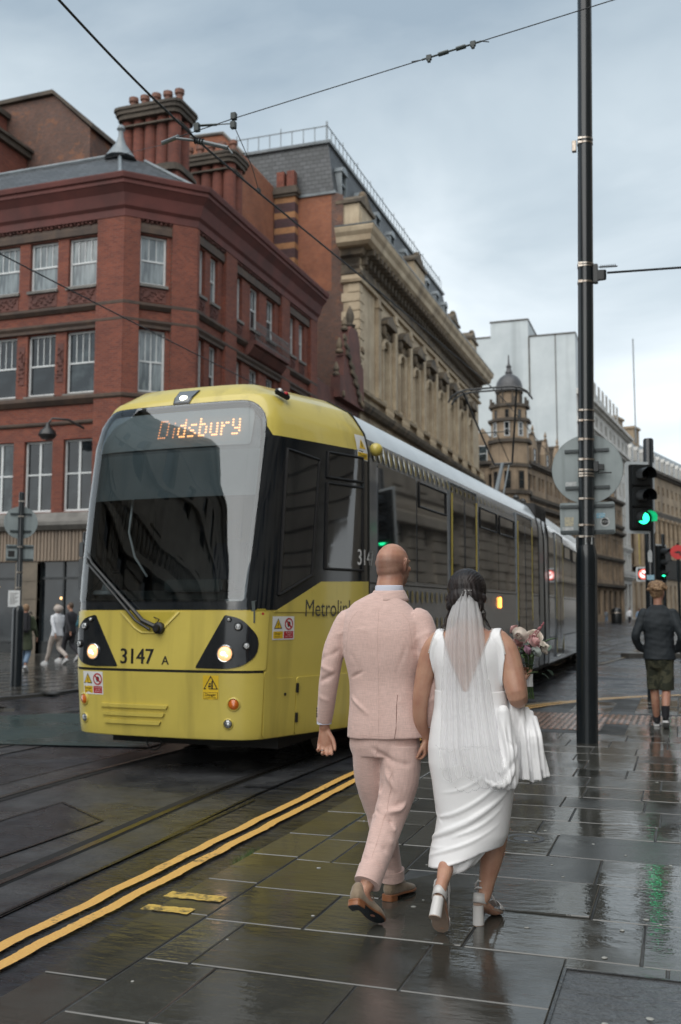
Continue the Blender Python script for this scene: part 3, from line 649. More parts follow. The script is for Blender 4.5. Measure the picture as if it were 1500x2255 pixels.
for T, ws in ((TL, wl), (TCH, wc), (TR, wr)):
    for a, b in ws: carved(T, a, b, 12.28, 12.78); 
    for a, b in ws:
        for za, zb in ((12.8, 12.9), (8.98, 9.04)): s_ = MB(); s_.box((a - .05, -.1, za), (b + .05, .12, zb), T); s_.build('sill', 'grey_stone', rb)
for i in range(len(wl) - 1):
    a = wl[i + 1][1]; b = wl[i][0]
    if b - a < .7: carved(TL, a + .1, b - .1, 9.5, 10.9)
# wrought iron balcony in the right face
bc = MB(); bc.box((4.4, -0.55, 12.05), (8.0, -0.17, 12.22), TR); bc.sweep([(0, 11.6), (0.2, 11.7), (0.4, 11.95), (0.4, 12.05), (0, 12.05)], [(1.8, 31.28 + 4.4 - 29.5), (1.8, 31.28 + 8.0 - 29.5)])
bo = bc.build('balcony', 'terracotta', rb)
br = MB()
for i in range(31):
    u = 4.42 + i * 3.56 / 30; br.tube([(u, -.5, 12.22), (u, -.58 if i % 2 else -.5, 12.5), (u, -.5, 12.95)], .014, 5, TR)
for z in (12.25, 12.6, 12.95): br.box((4.4, -.515, z), (8.0, -.485, z + .03), TR)
tag(br.build('railing', 'iron_black', bo), kind='stuff')
# shop front
sf = MB(); wall(sf, LL, 3.17, 4.25, [], TL @ Matrix.Translation((0, -.12, 0))); wall(sf, LC, 3.17, 4.25, [], TCH @ Matrix.Translation((0, -.12, 0))); wall(sf, LR, 3.17, 4.25, [], TR @ Matrix.Translation((0, -.12, 0)))
for T, L in ((TL, LL), (TCH, LC), (TR, LR)):
    for i in range(int(L / .14)): sf.box((i * .14 + .02, -.16, 3.19), (i * .14 + .11, -.12, 4.23), T)
sf.build('shop_fascia', 'wood_fascia', rb)
for T, L, piers in ((TL, LL, [(0, .6), (4.1, 4.9), (8.3, 9.1), (12.0, 12.9), (LL - .3, LL)]), (TCH, LC, [(0, .35), (2.1, LC)]), (TR, LR, [(0, .5), (3.9, 4.6), (8.1, 8.8), (LR - .7, LR)])):
    for a, b in piers:
        p_ = MB()
        for z in range(5): p_.box((a, -.14, z * .62 + (0.012 if z else 0)), (b, .1, (z + 1) * .62 - .012), T)
        p_.box((a, -.12, 0), (b, .08, 3.15), T); p_.build('shop_pier', 'tan_stone', rb)
    for i in range(len(piers) - 1):
        a = piers[i][1]; b = piers[i + 1][0]; f = MB()
        f.box((a, .05, 0), (b, .2, .35), T); n = 3 if b - a > 2 else 1
        for k in range(n + 1): u = a + (b - a - .07) * k / n; f.box((u, .04, .35), (u + .07, .16, 3.17), T)
        f.box((a, .05, 2.55), (b, .15, 2.63), T); f.box((a, .05, .34), (b, .16, .42), T); fo = f.build('shopfront', 'shop_dark', rb)
        g = MB(); g.box((a, .1, .35), (b, .11, 3.17), T); g.build('pane', 'pane_dark', fo)
        if T is not TR:
            lm = MB()
            for k in range(2): lm.ball((a + (b - a) * (.3 + .4 * k), .09, 1.9 + .4 * k), (.05, .02, .05), 8, T)
            lm.build('lamp', 'warm_lamp_glow', fo)
# roof
def hip(eave, inner, z0, z1):
    m = MB(); n = len(eave); m.add([(p[0], p[1], z0) for p in eave] + [(p[0], p[1], z1) for p in inner], [(i, i + 1, n + i + 1, n + i) for i in range(n - 1)] + [tuple(range(n, 2 * n))]); return m
ev = [(-34, 29.2), (-18, 29.2), (-15.9, 31.2), (-15.9, 43.75), (-34, 43.75)]; inn = [(-34, 32.2), (-19.95, 32.2), (-19.3, 33.0), (-19.3, 41), (-34, 41)]
rf = hip([(p[0] + 18, p[1] - 29.5) for p in ev], [(p[0] + 18, p[1] - 29.5) for p in inn], 16.56, 18.95); rf.build('roof', 'slate_roof', rb)
hp = MB(); hp.tube([(0 - .05, -.3, 16.6), (-1.95, 2.7, 19.0)], .07, 6); hp.tube([(-16, 2.7, 18.98), (-1.95, 2.7, 19.0)], .08, 6); hp.tube([(2.1, 1.7, 16.6), (-1.3, 3.5, 19.0)], .07, 6)
hp.lathe([(.62, 18.85), (.45, 19.1), (.2, 19.45), (.1, 19.75), (.09, 19.95), (.17, 20.05), (.1, 20.2), (.02, 20.25)], 12, c=(-1.95, 2.75, 0)); hp.build('finial', 'lead_roof', rb, smooth='auto')
brickmat('chimney_brick', (0.22, 0.068, 0.045), (0.16, 0.05, 0.036), (0.10, 0.06, 0.05), gamt=0.6, grime=(0.05, 0.025, 0.022))
# chimneys: clustered round flues
def stack(x0, x1, y, z0, z1, pots, par=rb, n=5, name='chimney_stack'):
    c = MB(); w = x1 - x0; r = w / n / 2 * 1.02
    c.box((x0 - .1, y - .75, z0 - 2.6), (x1 + .1, y + .75, z0 - .2)); 
    for i in range(n):
        cx = x0 + (i + .5) * w / n
        for yy in (y - .38, y + .38): c.tube([(cx, yy, z0 - .3), (cx, yy, z1 - .35)], r, 14)
    o = c.build(name, 'chimney_brick', par, smooth='auto')
    for grp in (((z0 - .35, z0 - .2, .22), (z0 - .2, z0, .12)), ((z1 - .85, z1 - .78, .05),), ((z1 - .5, z1 - .3, .10), (z1 - .3, z1 - .12, .18), (z1 - .12, z1, .24))):
      d = MB()
      for a, b, e in grp:
        d.prism(rounded([(x0 - e, y - .76 - e), (x1 + e, y - .76 - e), (x1 + e, y + .76 + e), (x0 - e, y + .76 + e)], .4, 3), a, b)
      d.build('cap', 'soot_stone', o)
    for i in range(pots):
        p = MB(); cx = x0 + (i + .5) * w / pots; p.lathe([(.2, z1), (.16, z1 + .12), (.15, z1 + .62), (.21, z1 + .68), (.21, z1 + .86), (.14, z1 + .88)], 12, c=(cx, y, 0)); p.build('chimney_pot', 'pot_clay', o, smooth='auto')
    return o
stack(-4.25, -1.45, 36.5 - 29.5, 20.2, 22.95, 5)
stack(-4.4, -1.45, 42 - 29.5, 20.1, 23.2, 5)
# lamp on a bracket and alarm box
bl = MB(); bl.tube([(-1.35, -.15, 7.75), (-1.7, -.6, 8.0), (-2.1, -.95, 8.0), (-2.2, -1.05, 7.8)], .04, 6); bl.lathe([(.04, 7.85), (.08, 7.75), (.12, 7.68), (.26, 7.56), (.31, 7.42), (.2, 7.28), (.06, 7.24)], 16, c=(-2.2, -1.05, 0)); 
bl.build('bracket_lamp', 'iron_black', rb, smooth='auto')

# brick gables behind it
bk = thing('brick_warehouse', 'tall dark red brick gabled building behind the corner building at the left edge', 'building', (-33, 44, 0))
m = MB(); m.prism([(-10, 0), (0.8, 0), (0.8, 9), (-10, 9)], 0, 27.4)
m.build('wall', 'dark_brick', bk)
m = MB(); m.add([(-3.2, -.02, 29.35), (1.6, -.02, 29.4), (3.9, -.02, 27.2), (3.9, -.02, 0), (-3.2, -.02, 0), (-3.2, 8, 29.35), (1.6, 8, 29.4), (3.9, 8, 27.2), (3.9, 8, 0), (-3.2, 8, 0)], [(0, 1, 2, 3, 4), (5, 6, 7, 8, 9), (0, 1, 6, 5), (1, 2, 7, 6), (2, 3, 8, 7)]); m.build('gable', 'dark_brick', bk)
m = MB()
for a, b in (((-3.4, 29.35), (1.6, 29.45)), ((1.6, 29.45), (4.15, 27.1))):
    dx = b[0] - a[0]; dz = b[1] - a[1]; m.add([(a[0], -.25, a[1]), (b[0], -.25, b[1]), (b[0], 8.1, b[1]), (a[0], 8.1, a[1]), (a[0], -.25, a[1] + .22), (b[0], -.25, b[1] + .22), (b[0], 8.1, b[1] + .22), (a[0], 8.1, a[1] + .22)], [(0, 1, 2, 3), (4, 5, 6, 7), (0, 1, 5, 4), (1, 2, 6, 5), (2, 3, 7, 6), (3, 0, 4, 7)])
m.build('verge', 'soot_stone', bk)
m = MB(); m.box((-8, -6, 18), (-1.4, -.1, 28.5)); m.box((-1.4, -5.0, 16), (.0, -.1, 26.0)); m.build('wing', 'red_brick', bk)
m = MB(); m.box((-8.2, -6.2, 28.5), (-1.2, .1, 28.8)); m.box((-1.6, -5.2, 26.0), (.25, .0, 26.3)); m.box((-1.7, -5.3, 26.3), (.4, .0, 26.45)); m.build('coping', 'soot_stone', bk)
bm2 = thing('brick_stair_tower', 'plain brick stair block with an angled top standing behind the second chimney stack', 'building', (-22.5, 46, 0))
m = MB(); m.add([(-2.2, 0, 0), (1.4, 0, 0), (1.4, 0, 25.4), (.3, 0, 26.7), (-2.2, 0, 26.8), (-2.2, 4.4, 0), (1.4, 4.4, 0), (1.4, 4.4, 25.4), (.3, 4.4, 26.7), (-2.2, 4.4, 26.8)], [(0, 1, 2, 3, 4), (5, 6, 7, 8, 9), (1, 2, 7, 6), (2, 3, 8, 7), (3, 4, 9, 8), (4, 0, 5, 9)]); m.build('wall', 'orange_brick', bm2)
m = MB(); m.tube([(-2.3, -.05, 26.85), (.3, -.05, 26.75), (1.5, -.05, 25.4)], .09, 6); m.build('coping', 'grey_stone', bm2)

# ================================================================= 1b. low gabled house between
gh = thing('gabled_house', 'low dark house with ornate dutch gable between the brick and stone buildings', 'building', (-16.2, 44, 0))
m = MB(); m.box((-10, 0, 0), (0, 6.7, 12.6)); m.build('wall', 'terracotta', gh)
m = MB(); m.add([(-.3, -.1, 12.6), (-.3, 6.7, 12.6), (-3.6, 6.7, 15.3), (-3.6, -.1, 15.3)], [(0, 1, 2, 3)]); m.add([(-6.9, -.1, 12.6), (-6.9, 6.7, 12.6), (-3.6, 6.7, 15.3), (-3.6, -.1, 15.3)], [(0, 1, 2, 3)]); m.build('roof', 'slate_roof', gh)
m = MB(); m.box((-4, -.1, 15.25), (-3.2, 6.8, 15.5)); m.build('ridge', 'pale_stone', gh)
m = MB(); g_ = [(2.6, 12.2), (2.6, 13.3), (3.1, 13.4), (3.3, 14.5), (3.8, 14.7), (4.0, 15.9), (4.4, 16.3), (5.4, 16.3), (5.8, 15.9), (6.0, 14.7), (6.5, 14.5), (6.6, 12.2)]
m.prism([(a, b) for a, b in g_], -.05, .45, Matrix(((0, 0, 1, -.1), (1, 0, 0, 0), (0, 1, 0, 0), (0, 0, 0, 1)))); m.build('dutch_gable', 'terracotta', gh)
m = MB()
for yy, zz, s in ((2.7, 13.3, .8), (3.2, 14.6, .9), (4.0, 16.0, .8), (4.9, 16.4, 1.3), (5.9, 15.9, .8), (6.5, 14.6, .8)):
    m.lathe([(.22 * s, zz), (.26 * s, zz + .1), (.12 * s, zz + .2), (.2 * s, zz + .4 * s), (.16 * s, zz + .6 * s), (.04, zz + .9 * s)], 8, c=(.1, yy, 0))
for k in range(34): m.ball((.4, 3.0 + 3.4 * ((k * .618) % 1), 12.4 + 3.3 * ((k * .377) % 1)), (.1, .16, .2), 6)
tag(m.build('carving', 'black_stone', gh, smooth='auto'), kind='stuff')

# ================================================================= 2. stone palazzo with mansard
pz = thing('stone_palazzo', 'long soot stained buff stone building with bracketed cornice and slate mansard roof', 'building', (-16.2, 50.8, 0))
LP_ = 34.4
TP = rotz(R_(90), (0, 0, 0)); TG = Matrix.Translation((-14, 0, 0))
cen = [5.05 + 3.62 * i for i in range(9)]; 
ops = [(c - .62, c + .62, 13.9, 17.1) for c in cen if c < LP_ - 1] + [(c - .6, c + .6, 8.0, 11.2) for c in cen if c < LP_ - 1] + [(c - .7, c + .7, 1.2, 5.2) for c in cen if c < LP_ - 1]
m = MB(); wall(m, LP_, 0, 21.0, ops, TP, .4); m.add([(0, LP_, 0), (-14, LP_, 0), (-14, LP_, 21), (0, LP_, 21)], [(0, 1, 2, 3)]); m.build('wall', 'buff_stone', pz)
for o in ops: window(pz, TP, o[0], o[2], o[1] - o[0], o[3] - o[2], 'mid', y=.3, frame='soot_stone', pane='pane_dark')
# gable wall in bands of brick
m = MB(); m.add([(-14, 0, 16.6), (-.9, 0, 16.6), (-.9, 0, 21.0), (-2.6, 0, 25.2), (-14, 0, 25.2)][:0] or [(-14, 0, 19.2), (-1.6, 0, 19.2), (-1.6, 0, 24.9), (-14, 0, 24.9)], [(0, 1, 2, 3)]); m.build('brick_gable', 'orange_brick', pz)
m = MB(); m.add([(-14, 0, 0), (-.9, 0, 0), (-.9, 0, 19.2), (-14, 0, 19.2)], [(0, 1, 2, 3)]); m.add([(-1.6, -.004, 19.2), (-.9, -.004, 19.2), (-.9, -.004, 24.6), (-1.6, -.004, 24.9)], [(0, 1, 2, 3)]); m.build('dark_brick_wall', 'dark_brick', pz)
m = MB(); m.add([(-.9, 0, 0), (0, 0, 0), (0, 0, 21), (-.9, 0, 21)], [(0, 1, 2, 3)]); m.build('corner_return', 'buff_stone', pz)
q0 = None
for i in range(26):                                    # quoins on the gable edge and on the front
    z = 7.5 + i * .52
    w = 1.0 if i % 2 else .62
    b = MB(); b.box((-w, -.06, .015), (0.06, .0, .505)); b.box((.002, 0.0, .015), (.07, w * .8, .505)); key = ('q', i % 2)
    if key not in WC: o = b.build('quoin', 'buff_stone', pz, bevel=.02); WC[key] = o.data
    else: o = obj('quoin', WC[key], pz)
    o.location = (0, 0, z)
# entablature
PZP = [(-1.0, 0), (0, 0), (0, LP_), (-3, LP_)]
def pc(nm, prof, mt): c = MB(); c.sweep(prof, PZP); return c.build(nm, mt, pz)
pc('cornice', [(0, 21.35), (0.75, 21.35), (0.95, 21.5), (1.0, 21.8), (1.15, 22.0), (1.2, 22.2), (1.2, 22.28), (0, 22.4)], 'buff_stone')
pc('cornice_flashing', [(0.0, 22.42), (1.22, 22.30), (1.24, 22.36), (0, 22.50)], 'lead_roof')
pc('frieze', [(0, 20.0), (.12, 20.0), (.14, 20.2), (.06, 20.25), (.06, 20.9), (.3, 21.0), (.4, 21.35), (0, 21.35)], 'black_stone')
pc('string_course', [(0, 19.5), (.2, 19.5), (.25, 19.65), (0, 19.75)], 'buff_stone')
pc('string_course', [(0, 12.3), (.3, 12.3), (.45, 12.5), (.5, 12.7), (0, 12.8)], 'black_stone')
pc('string_course', [(0, 13.35), (.25, 13.35), (.3, 13.5), (0, 13.6)], 'buff_stone')
pc('string_course', [(0, 6.6), (.3, 6.6), (.5, 6.8), (.5, 7.0), (0, 7.1)], 'black_stone')
b = MB(); b.box((0.06, -.13, 0), (.85, .13, .34)); b.box((0.06, -.11, -.45), (.4, .11, 0)); b0 = b.build('bracket', 'black_stone', pz, bevel=.02)
for i in range(46):
    o = b0 if i == 0 else obj('bracket', b0.data, pz); o.location = (0, .35 + i * .74, 21.0)
b = MB(); b.lathe([(.12, 0), (.12, .05), (.06, .1), (.12, .3), (.06, .5), (.1, .6), (.1, .65)], 8); bb = b.build('baluster', 'buff_stone', pz, smooth='auto')
i = 0
for c in cen[:9]:
    for k in range(4):
        o = bb if i == 0 else obj('baluster', bb.data, pz); o.location = (.3, c - .6 + k * .4, 12.75); i += 1
m = MB()
for c in cen[:9]:
    if c > LP_ - 1: continue
    # pilaster between windows, archivolt, hood
    m.box((0, c - 1.98, 13.6), (.22, c - 1.42, 19.5)); m.box((0, c - 2.05, 18.9), (.3, c - 1.35, 19.15))
    for s in (-1, 1): m.box((0, c + s * .62 - (.22 if s < 0 else 0), 13.6), (.16, c + s * .62 + (.22 if s > 0 else 0), 16.7))
    m.tube([(.08, c + .78 * math.cos(a), 16.7 + .78 * math.sin(a)) for a in [math.pi * j / 12 for j in range(13)]], .14, 6)
m.build('pilaster', 'buff_stone', pz, bevel=.015)
m = MB(); m.tube([(0, 0, 0)], .1) if False else None
for c in cen[:9]:
    if c > LP_ - 1: continue
    h = MB(); h.add([(0, c - 1.1, 18.2), (0, c + 1.1, 18.2), (0, c + 1.1, 18.4), (0, c, 18.95), (0, c - 1.1, 18.4), (.5, c - 1.1, 18.2), (.5, c + 1.1, 18.2), (.5, c + 1.1, 18.4), (.5, c, 18.95), (.5, c - 1.1, 18.4)], [(0, 1, 2, 3, 4), (5, 6, 7, 8, 9), (0, 1, 6, 5), (1, 2, 7, 6), (2, 3, 8, 7), (3, 4, 9, 8), (4, 0, 5, 9)])
    for s in (-1, 1): h.ball((.2, c + s * .9, 17.9), (.2, .14, .35), 8)
    for k in range(8): h.ball((.15, c - .5 + k * .14, 17.7 + .12 * math.sin(k * 2)), (.12, .1, .14), 6)
    h.build('window_hood', 'black_stone', pz, smooth='auto')
# parapet with dies, balustrade and attic blocks
m = MB(); m.box((-.55, .2, 22.4), (-.1, LP_, 22.75)); m.box((-.6, .2, 23.6), (-.05, LP_, 23.8)); m.build('parapet', 'black_stone', pz)
i = 0
b = MB(); b.lathe([(.13, 22.75), (.13, 22.85), (.07, 22.95), (.14, 23.15), (.07, 23.45), (.12, 23.6)], 7); bb2 = b.build('baluster', 'black_stone', pz, smooth='auto')
for k in range(72):
    y = 4.2 + k * .42
    o = bb2 if k == 0 else obj('baluster', bb2.data, pz); o.location = (-.33, y, 0)
def attic(y0, y1, z1):
    a = MB(); a.box((-1.2, y0, 22.4), (0.0, y1, z1)); a.box((-1.05, y0 + .25, 22.7), (.05, y1 - .25, z1 - .3)); o = a.build('attic_block', 'buff_stone', pz, bevel=.03)
    t = MB(); t.box((-1.35, y0 - .15, z1), (.15, y1 + .15, z1 + .18)); t.prism([(y0 - .1, z1 + .18), (y1 + .1, z1 + .18), ((y0 + y1) / 2, z1 + .95)], -1.2, .05, Matrix(((0, 0, 1, 0), (1, 0, 0, 0), (0, 1, 0, 0), (0, 0, 0, 1)))); t.ball((-.2, (y0 + y1) / 2, z1 + .9), .25, 8); t.build('pediment', 'black_stone', o)
attic(.1, 2.6, 24.1); attic(12.2, 15.2, 24.9); attic(24.0, 26.4, 24.1); attic(31.6, 34.0, 24.6)
# mansard
x0, x1 = -1.6, -2.1
m = MB(); e_ = [(-14, .0), (-1.45, .0), (-1.45, LP_ - 4), (-14, LP_ - 4)]; t_ = [(-13.5, .4), (-1.95, .4), (-1.95, LP_ - 5), (-13.5, LP_ - 5)]
m.add([(p[0], p[1], 24.85) for p in e_] + [(p[0], p[1], 28.0) for p in t_], [(0, 1, 5, 4), (1, 2, 6, 5), (2, 3, 7, 6), (3, 0, 4, 7), (4, 5, 6, 7)]); m.build('mansard_roof', 'slate_roof', pz)
m = MB(); m.sweep([(0, 27.95), (.15, 27.95), (.18, 28.1), (0, 28.2)], [(-13.5, .4), (-1.95, .4), (-1.95, LP_ - 5)]); m.sweep([(0, 24.75), (.1, 24.75), (.12, 24.9), (0, 24.95)], [(-14, 0), (-1.45, 0), (-1.45, LP_ - 4)]); m.build('roof_curb', 'lead_roof', pz)
m = MB()
for k in range(17):
    x = -13.3 + k * .7; m.box((x - .02, .5, 28.1), (x + .02, .54, 29.1 + (.25 if k % 4 == 0 else 0)))
for k in range(42): y = .5 + k * .7; m.box((-2.05, y, 28.1), (-2.01, y + .04, 29.1 + (.25 if k % 4 == 0 else 0)))
m.box((-13.4, .5, 29.05), (-2.0, .54, 29.1)); m.box((-2.05, .5, 29.05), (-2.01, 29, 29.1)); tag(m.build('roof_railing', 'grey_rail', pz), kind='stuff')
for i, y in enumerate([1.3, 4.9, 8.1, 11.5, 14.9, 18.3, 21.4, 24.6, 27.6]):
    d = MB(); d.box((-2.6, y - .46, 24.95), (-1.28, y - .38, 26.4)); d.box((-2.6, y + .38, 24.95), (-1.28, y + .46, 26.4)); d.prism([(y - .54, 26.4), (y + .54, 26.4), (y + .35, 26.7), (y, 26.8), (y - .35, 26.7)], -2.6, -1.22, Matrix(((0, 0, 1, 0), (1, 0, 0, 0), (0, 1, 0, 0), (0, 0, 0, 1)))); d.box((-1.38, y - .38, 24.95), (-1.32, y + .38, 25.1)); d.box((-1.38, y - .38, 25.7), (-1.32, y + .38, 25.78))
    o = d.build('dormer', 'lead_roof', pz); g = MB(); g.box((-1.44, y - .38, 25.0), (-1.41, y + .38, 26.4)); g.build('pane', 'window_pane', o)
# striped chimney on the gable
c = MB(); zz = 17.6; k = 0
while zz < 24.6:
    h = .55 if k % 2 == 0 else .34; o = MB(); o.box((-4.85, -.5, zz), (-3.6, 0, zz + h)); o.build('brick_band', 'purple_brick' if k % 2 == 0 else 'pale_buff_brick', pz) if k % 2 == 0 else o.build('brick_band', 'orange_band', pz) if 'orange_band' in MATS else (brickmat('orange_band', (0.42, 0.21, 0.09), (0.36, 0.17, 0.075), (0.2, 0.13, 0.08)), o.build('brick_band', 'orange_band', pz)); zz += h; k += 1
c = MB(); c.box((-4.85, -.5, 10), (-3.6, 0, 17.6)); c.build('breast', 'orange_brick', pz)
c = MB(); c.box((-4.95, -.6, zz), (-3.5, .1, zz + .15)); c.box((-5.05, -.7, zz + .15), (-3.4, .2, zz + .35)); c.box((-4.95, -.6, zz + .35), (-3.5, .1, zz + .6)); o = c.build('chimney_cap', 'soot_stone', pz)
for k in range(2): p = MB(); p.prism([(-4.75 + k * .62, -.45), (-4.3 + k * .62, -.45), (-4.3 + k * .62, 0), (-4.75 + k * .62, 0)], zz + .6, zz + 1.55); p.build('chimney_pot', 'red_brick', o)

# ================================================================= 3. turreted corner building
tb = thing('turret_building', 'ornate sooty brown stone building with a domed octagonal corner turret', 'building', (-16.3, 103, 0))
def ngon(r, n=8, a0=R_(22.5)): return [(r * math.cos(a0 + 2 * math.pi * i / n), r * math.sin(a0 + 2 * math.pi * i / n)) for i in range(n)]
m = MB(); m.prism(ngon(2.0), 0, 18.9); m.prism(ngon(1.98), 18.9, 21.0); m.prism(ngon(1.85), 21.0, 22.6); m.prism(ngon(1.2), 22.6, 24.4); tw = m.build('turret', 'brown_ashlar', tb)
for z, e, h in ((13.4, 2.3, .4), (16.2, 2.2, .35), (18.75, 2.35, .35), (20.95, 2.3, .3), (22.5, 2.2, .3), (24.2, 1.5, .25)): m = MB(); m.prism(ngon(e), z, z + h); m.build('string_course', 'soot_stone', tb)
m = MB()
for k in range(8):
    a = R_(22.5 + 45 * k); m.box((1.95 * math.cos(a) - .12, 1.95 * math.sin(a) - .12, 22.5), (1.95 * math.cos(a) + .12, 1.95 * math.sin(a) + .12, 23.5)); m.tube([(1.3 * math.cos(a), 1.3 * math.sin(a), 22.8), (1.3 * math.cos(a), 1.3 * math.sin(a), 24.2)], .1, 6)
m.build('pinnacle', 'soot_stone', tb)
m = MB(); m.lathe([(1.45, 24.45), (1.4, 24.9), (1.25, 25.4), (.95, 25.85), (.5, 26.15), (.35, 26.25), (.4, 26.4), (.3, 26.6), (.22, 26.9), (.3, 27.05), (.12, 27.3), (.06, 28.3)], 24); m.build('dome', 'lead_dark' if 'lead_dark' in MATS else mat('lead_dark', (0.07, 0.07, 0.075), 0.5, (0.04, 0.04, 0.042)), tb, smooth='auto')
for k, (z, h, w) in enumerate(((18.98 + .4, 1.5, .55), (21.3, .9, .4), (13.9, 1.9, .7), (9, 2.4, .7))):
    for a in (-90, -45, 0, -135):
        T = Matrix.Rotation(R_(a + 90), 4, 'Z') @ Matrix.Translation((-w / 2, -(2.0 if z < 21 else 1.85) * math.cos(R_(22.5)) - .06, 0)); window(tb, T, 0, z, w, h, 'mid' if z > 20 or z < 18 else 'mid', y=0, pane='pane_dark', frame='soot_stone' if k else 'white_sash', fw=.06)
# street front, bends right
TF = rotz(R_(90 - 9), (1.6, .6, 0)); LF = 46
ops = []
for i in range(14):
    u = 2.0 + i * 3.2
    for z0, z1, w in ((1.0, 4.2, 1.8), (5.6, 7.9, .9), (9.0, 11.4, .9), (14.3, 15.8, .8)):
        if w < 1: ops += [(u - .95 - w / 2 + .3, u - .95 + w / 2 + .3, z0, z1), (u + .65 - w / 2, u + .65 + w / 2, z0, z1)]
        else: ops.append((u - w / 2, u + w / 2, z0, z1))
m = MB(); wall(m, LF, 0, 17.0, ops, TF, .4)
TF2 = Matrix.Translation((-9, -.4, 0)); ops2 = []
for i in range(4):
    u = 1.2 + i * 2.0
    for z0, z1 in ((9.5, 11.6), (14.0, 15.7), (5.6, 8)): ops2.append((u - .42, u + .42, z0, z1))
wall(m, 8, 0, 17.6, ops2, TF2, .4); m.build('wall', 'brown_ashlar', tb)
for T, os_ in ((TF, ops), (TF2, ops2)):
    for o in os_: window(tb, T, o[0], o[2], o[1] - o[0], o[3] - o[2], 'mid', y=.2, frame='soot_stone', pane='pane_dark', fw=.05)
m = MB()
for z, e in ((4.7, .4), (8.4, .25), (12.2, .5), (13.2, .3), (16.7, .5)):
    for T, L in ((TF, LF), (TF2, 8.0)): m.box((0, -e, z), (L, 0, z + .35), T); m.box((0, -e * .5, z - .2), (L, 0, z), T)
m.build('string_course', 'soot_stone', tb)
for i in range(9):
    u = 2.6 + i * 4.8
    g = MB(); P = [(u - 1.1, 17.0), (u + 1.1, 17.0), (u + 1.1, 18.6), (u + .5, 19.7), (u, 20.3), (u - .5, 19.7), (u - 1.1, 18.6)]
    g.prism(P, 0, .5, TF @ Matrix(((1, 0, 0, 0), (0, 0, 1, -.1), (0, 1, 0, 0), (0, 0, 0, 1)))); g.lathe([(.2, 20.2), (.25, 20.4), (.08, 20.6), (.18, 20.8), (.03, 21.3)], 8, TF @ Matrix.Translation((u, .1, 0))); g.build('dormer_gable', 'brown_ashlar', tb)
    window(tb, TF, u - .45, 17.3, .9, 1.4, 'mid', y=-.16, frame='soot_stone', pane='pane_dark')
    c = MB(); c.box((u + 1.7, .8, 17), (u + 2.9, 1.6, 20.4), TF); c.box((u + 1.6, .7, 20.4), (u + 3.0, 1.7, 20.7), TF); c.build('chimney', 'soot_stone', tb)
m = MB(); m.add([TF @ Vector(p) for p in ((0, .1, 17), (LF, .1, 17), (LF, 4, 20.6), (0, 4, 20.6))], [(0, 1, 2, 3)]); m.add([TF2 @ Vector(p) for p in ((0, .1, 17.6), (8, .1, 17.6), (8, 4, 20.4), (0, 4, 20.4))], [(0, 1, 2, 3)]); m.build('roof', 'slate_roof', tb)
window(tb, Matrix.Translation((-3.4, -.6, 0)), 0, 17.0, 1.1, 1.7, 'mid', y=0)
g = MB(); g.add([(-3.9, -.5, 16.5), (-1.7, -.5, 16.5), (-1.7, -.5, 19), (-2.8, -.5, 20.6), (-3.9, -.5, 19), (-3.9, 1, 16.5), (-1.7, 1, 16.5), (-1.7, 1, 19), (-2.8, 1, 20.6), (-3.9, 1, 19)], [(0, 1, 2, 3, 4), (0, 4, 9, 5), (1, 2, 7, 6), (2, 3, 8, 7), (3, 4, 9, 8)]); g.build('gable', 'brown_ashlar', tb)
c = MB(); c.box((-5.4, 0, 17), (-4.3, 1, 22.2)); c.box((-5.5, -.1, 22.2), (-4.2, 1.1, 22.5)); c.build('chimney', 'soot_stone', tb)

# ================================================================= 4. white block
wb = thing('white_block', 'tall white building with a blank rendered end wall, far down the street', 'building', (-13.7, 150, 0))
m = MB(); m.box((-17, 0, 0), (-12.75, 12, 43.5)); m.box((-12.75, -.03, 0), (-7.0, 12, 45.8)); m.box((-7.0, 0, 0), (0, 12, 43.1)); m.build('end_wall', 'white_render', wb)
m = MB(); m.box((-17.1, -.1, 43.5), (-12.75, 12, 43.7)); m.box((-12.85, -.15, 45.8), (-6.9, 12, 46.0)); m.box((-6.9, -.1, 43.1), (.1, 12, 43.3)); m.box((-6.98, -.12, 34), (-6.8, 0, 43.1)); m.box((-3.0, -.1, 2), (-2.9, 0, 43.1)); m.build('coping', 'soot_stone', wb)
TW = rotz(R_(90 - 5.9), (0, .0, 0)); LW = 49.5; ops = []
fl = [(2.0, 6.5), (9.0, 12.0), (13.6, 16.4), (18, 20.8), (22.4, 25.2), (26.8, 29.6), (31.0, 33.0)]
for i in range(11):
    u = 2.5 + i * 4.45
    for fi, (z0, z1) in enumerate(fl):
        for k in ((-1.15, -.35), (-.3, .5), (.55, 1.35)) if fi else ((-1.4, 1.4),): ops.append((u + k[0], u + k[1] - .12, z0, z1))
m = MB(); wall(m, LW, 0, 34.2, ops, TW, .5); m.add([TW @ Vector(p) for p in ((LW, 0, 0), (LW, 14, 0), (LW, 14, 34), (LW, 0, 34))], [(0, 1, 2, 3)]); m.build('wall', 'pale_stone', wb)
for o in ops: window(wb, TW, o[0], o[2], o[1] - o[0], o[3] - o[2], 'none', y=.3, frame='soot_stone', pane='window_pane', fw=.06)
m = MB()
for z, e in ((7.6, .7), (12.9, .35), (29.9, .9), (34.2, 1.1)): m.box((0, -e, z), (LW, 0, z + .5), TW); m.box((0, -e * .5, z - .35), (LW, 0, z), TW)
m.box((0, -.8, 8.1), (LW, -.65, 8.8), TW); m.build('string_course', 'pale_stone', wb)
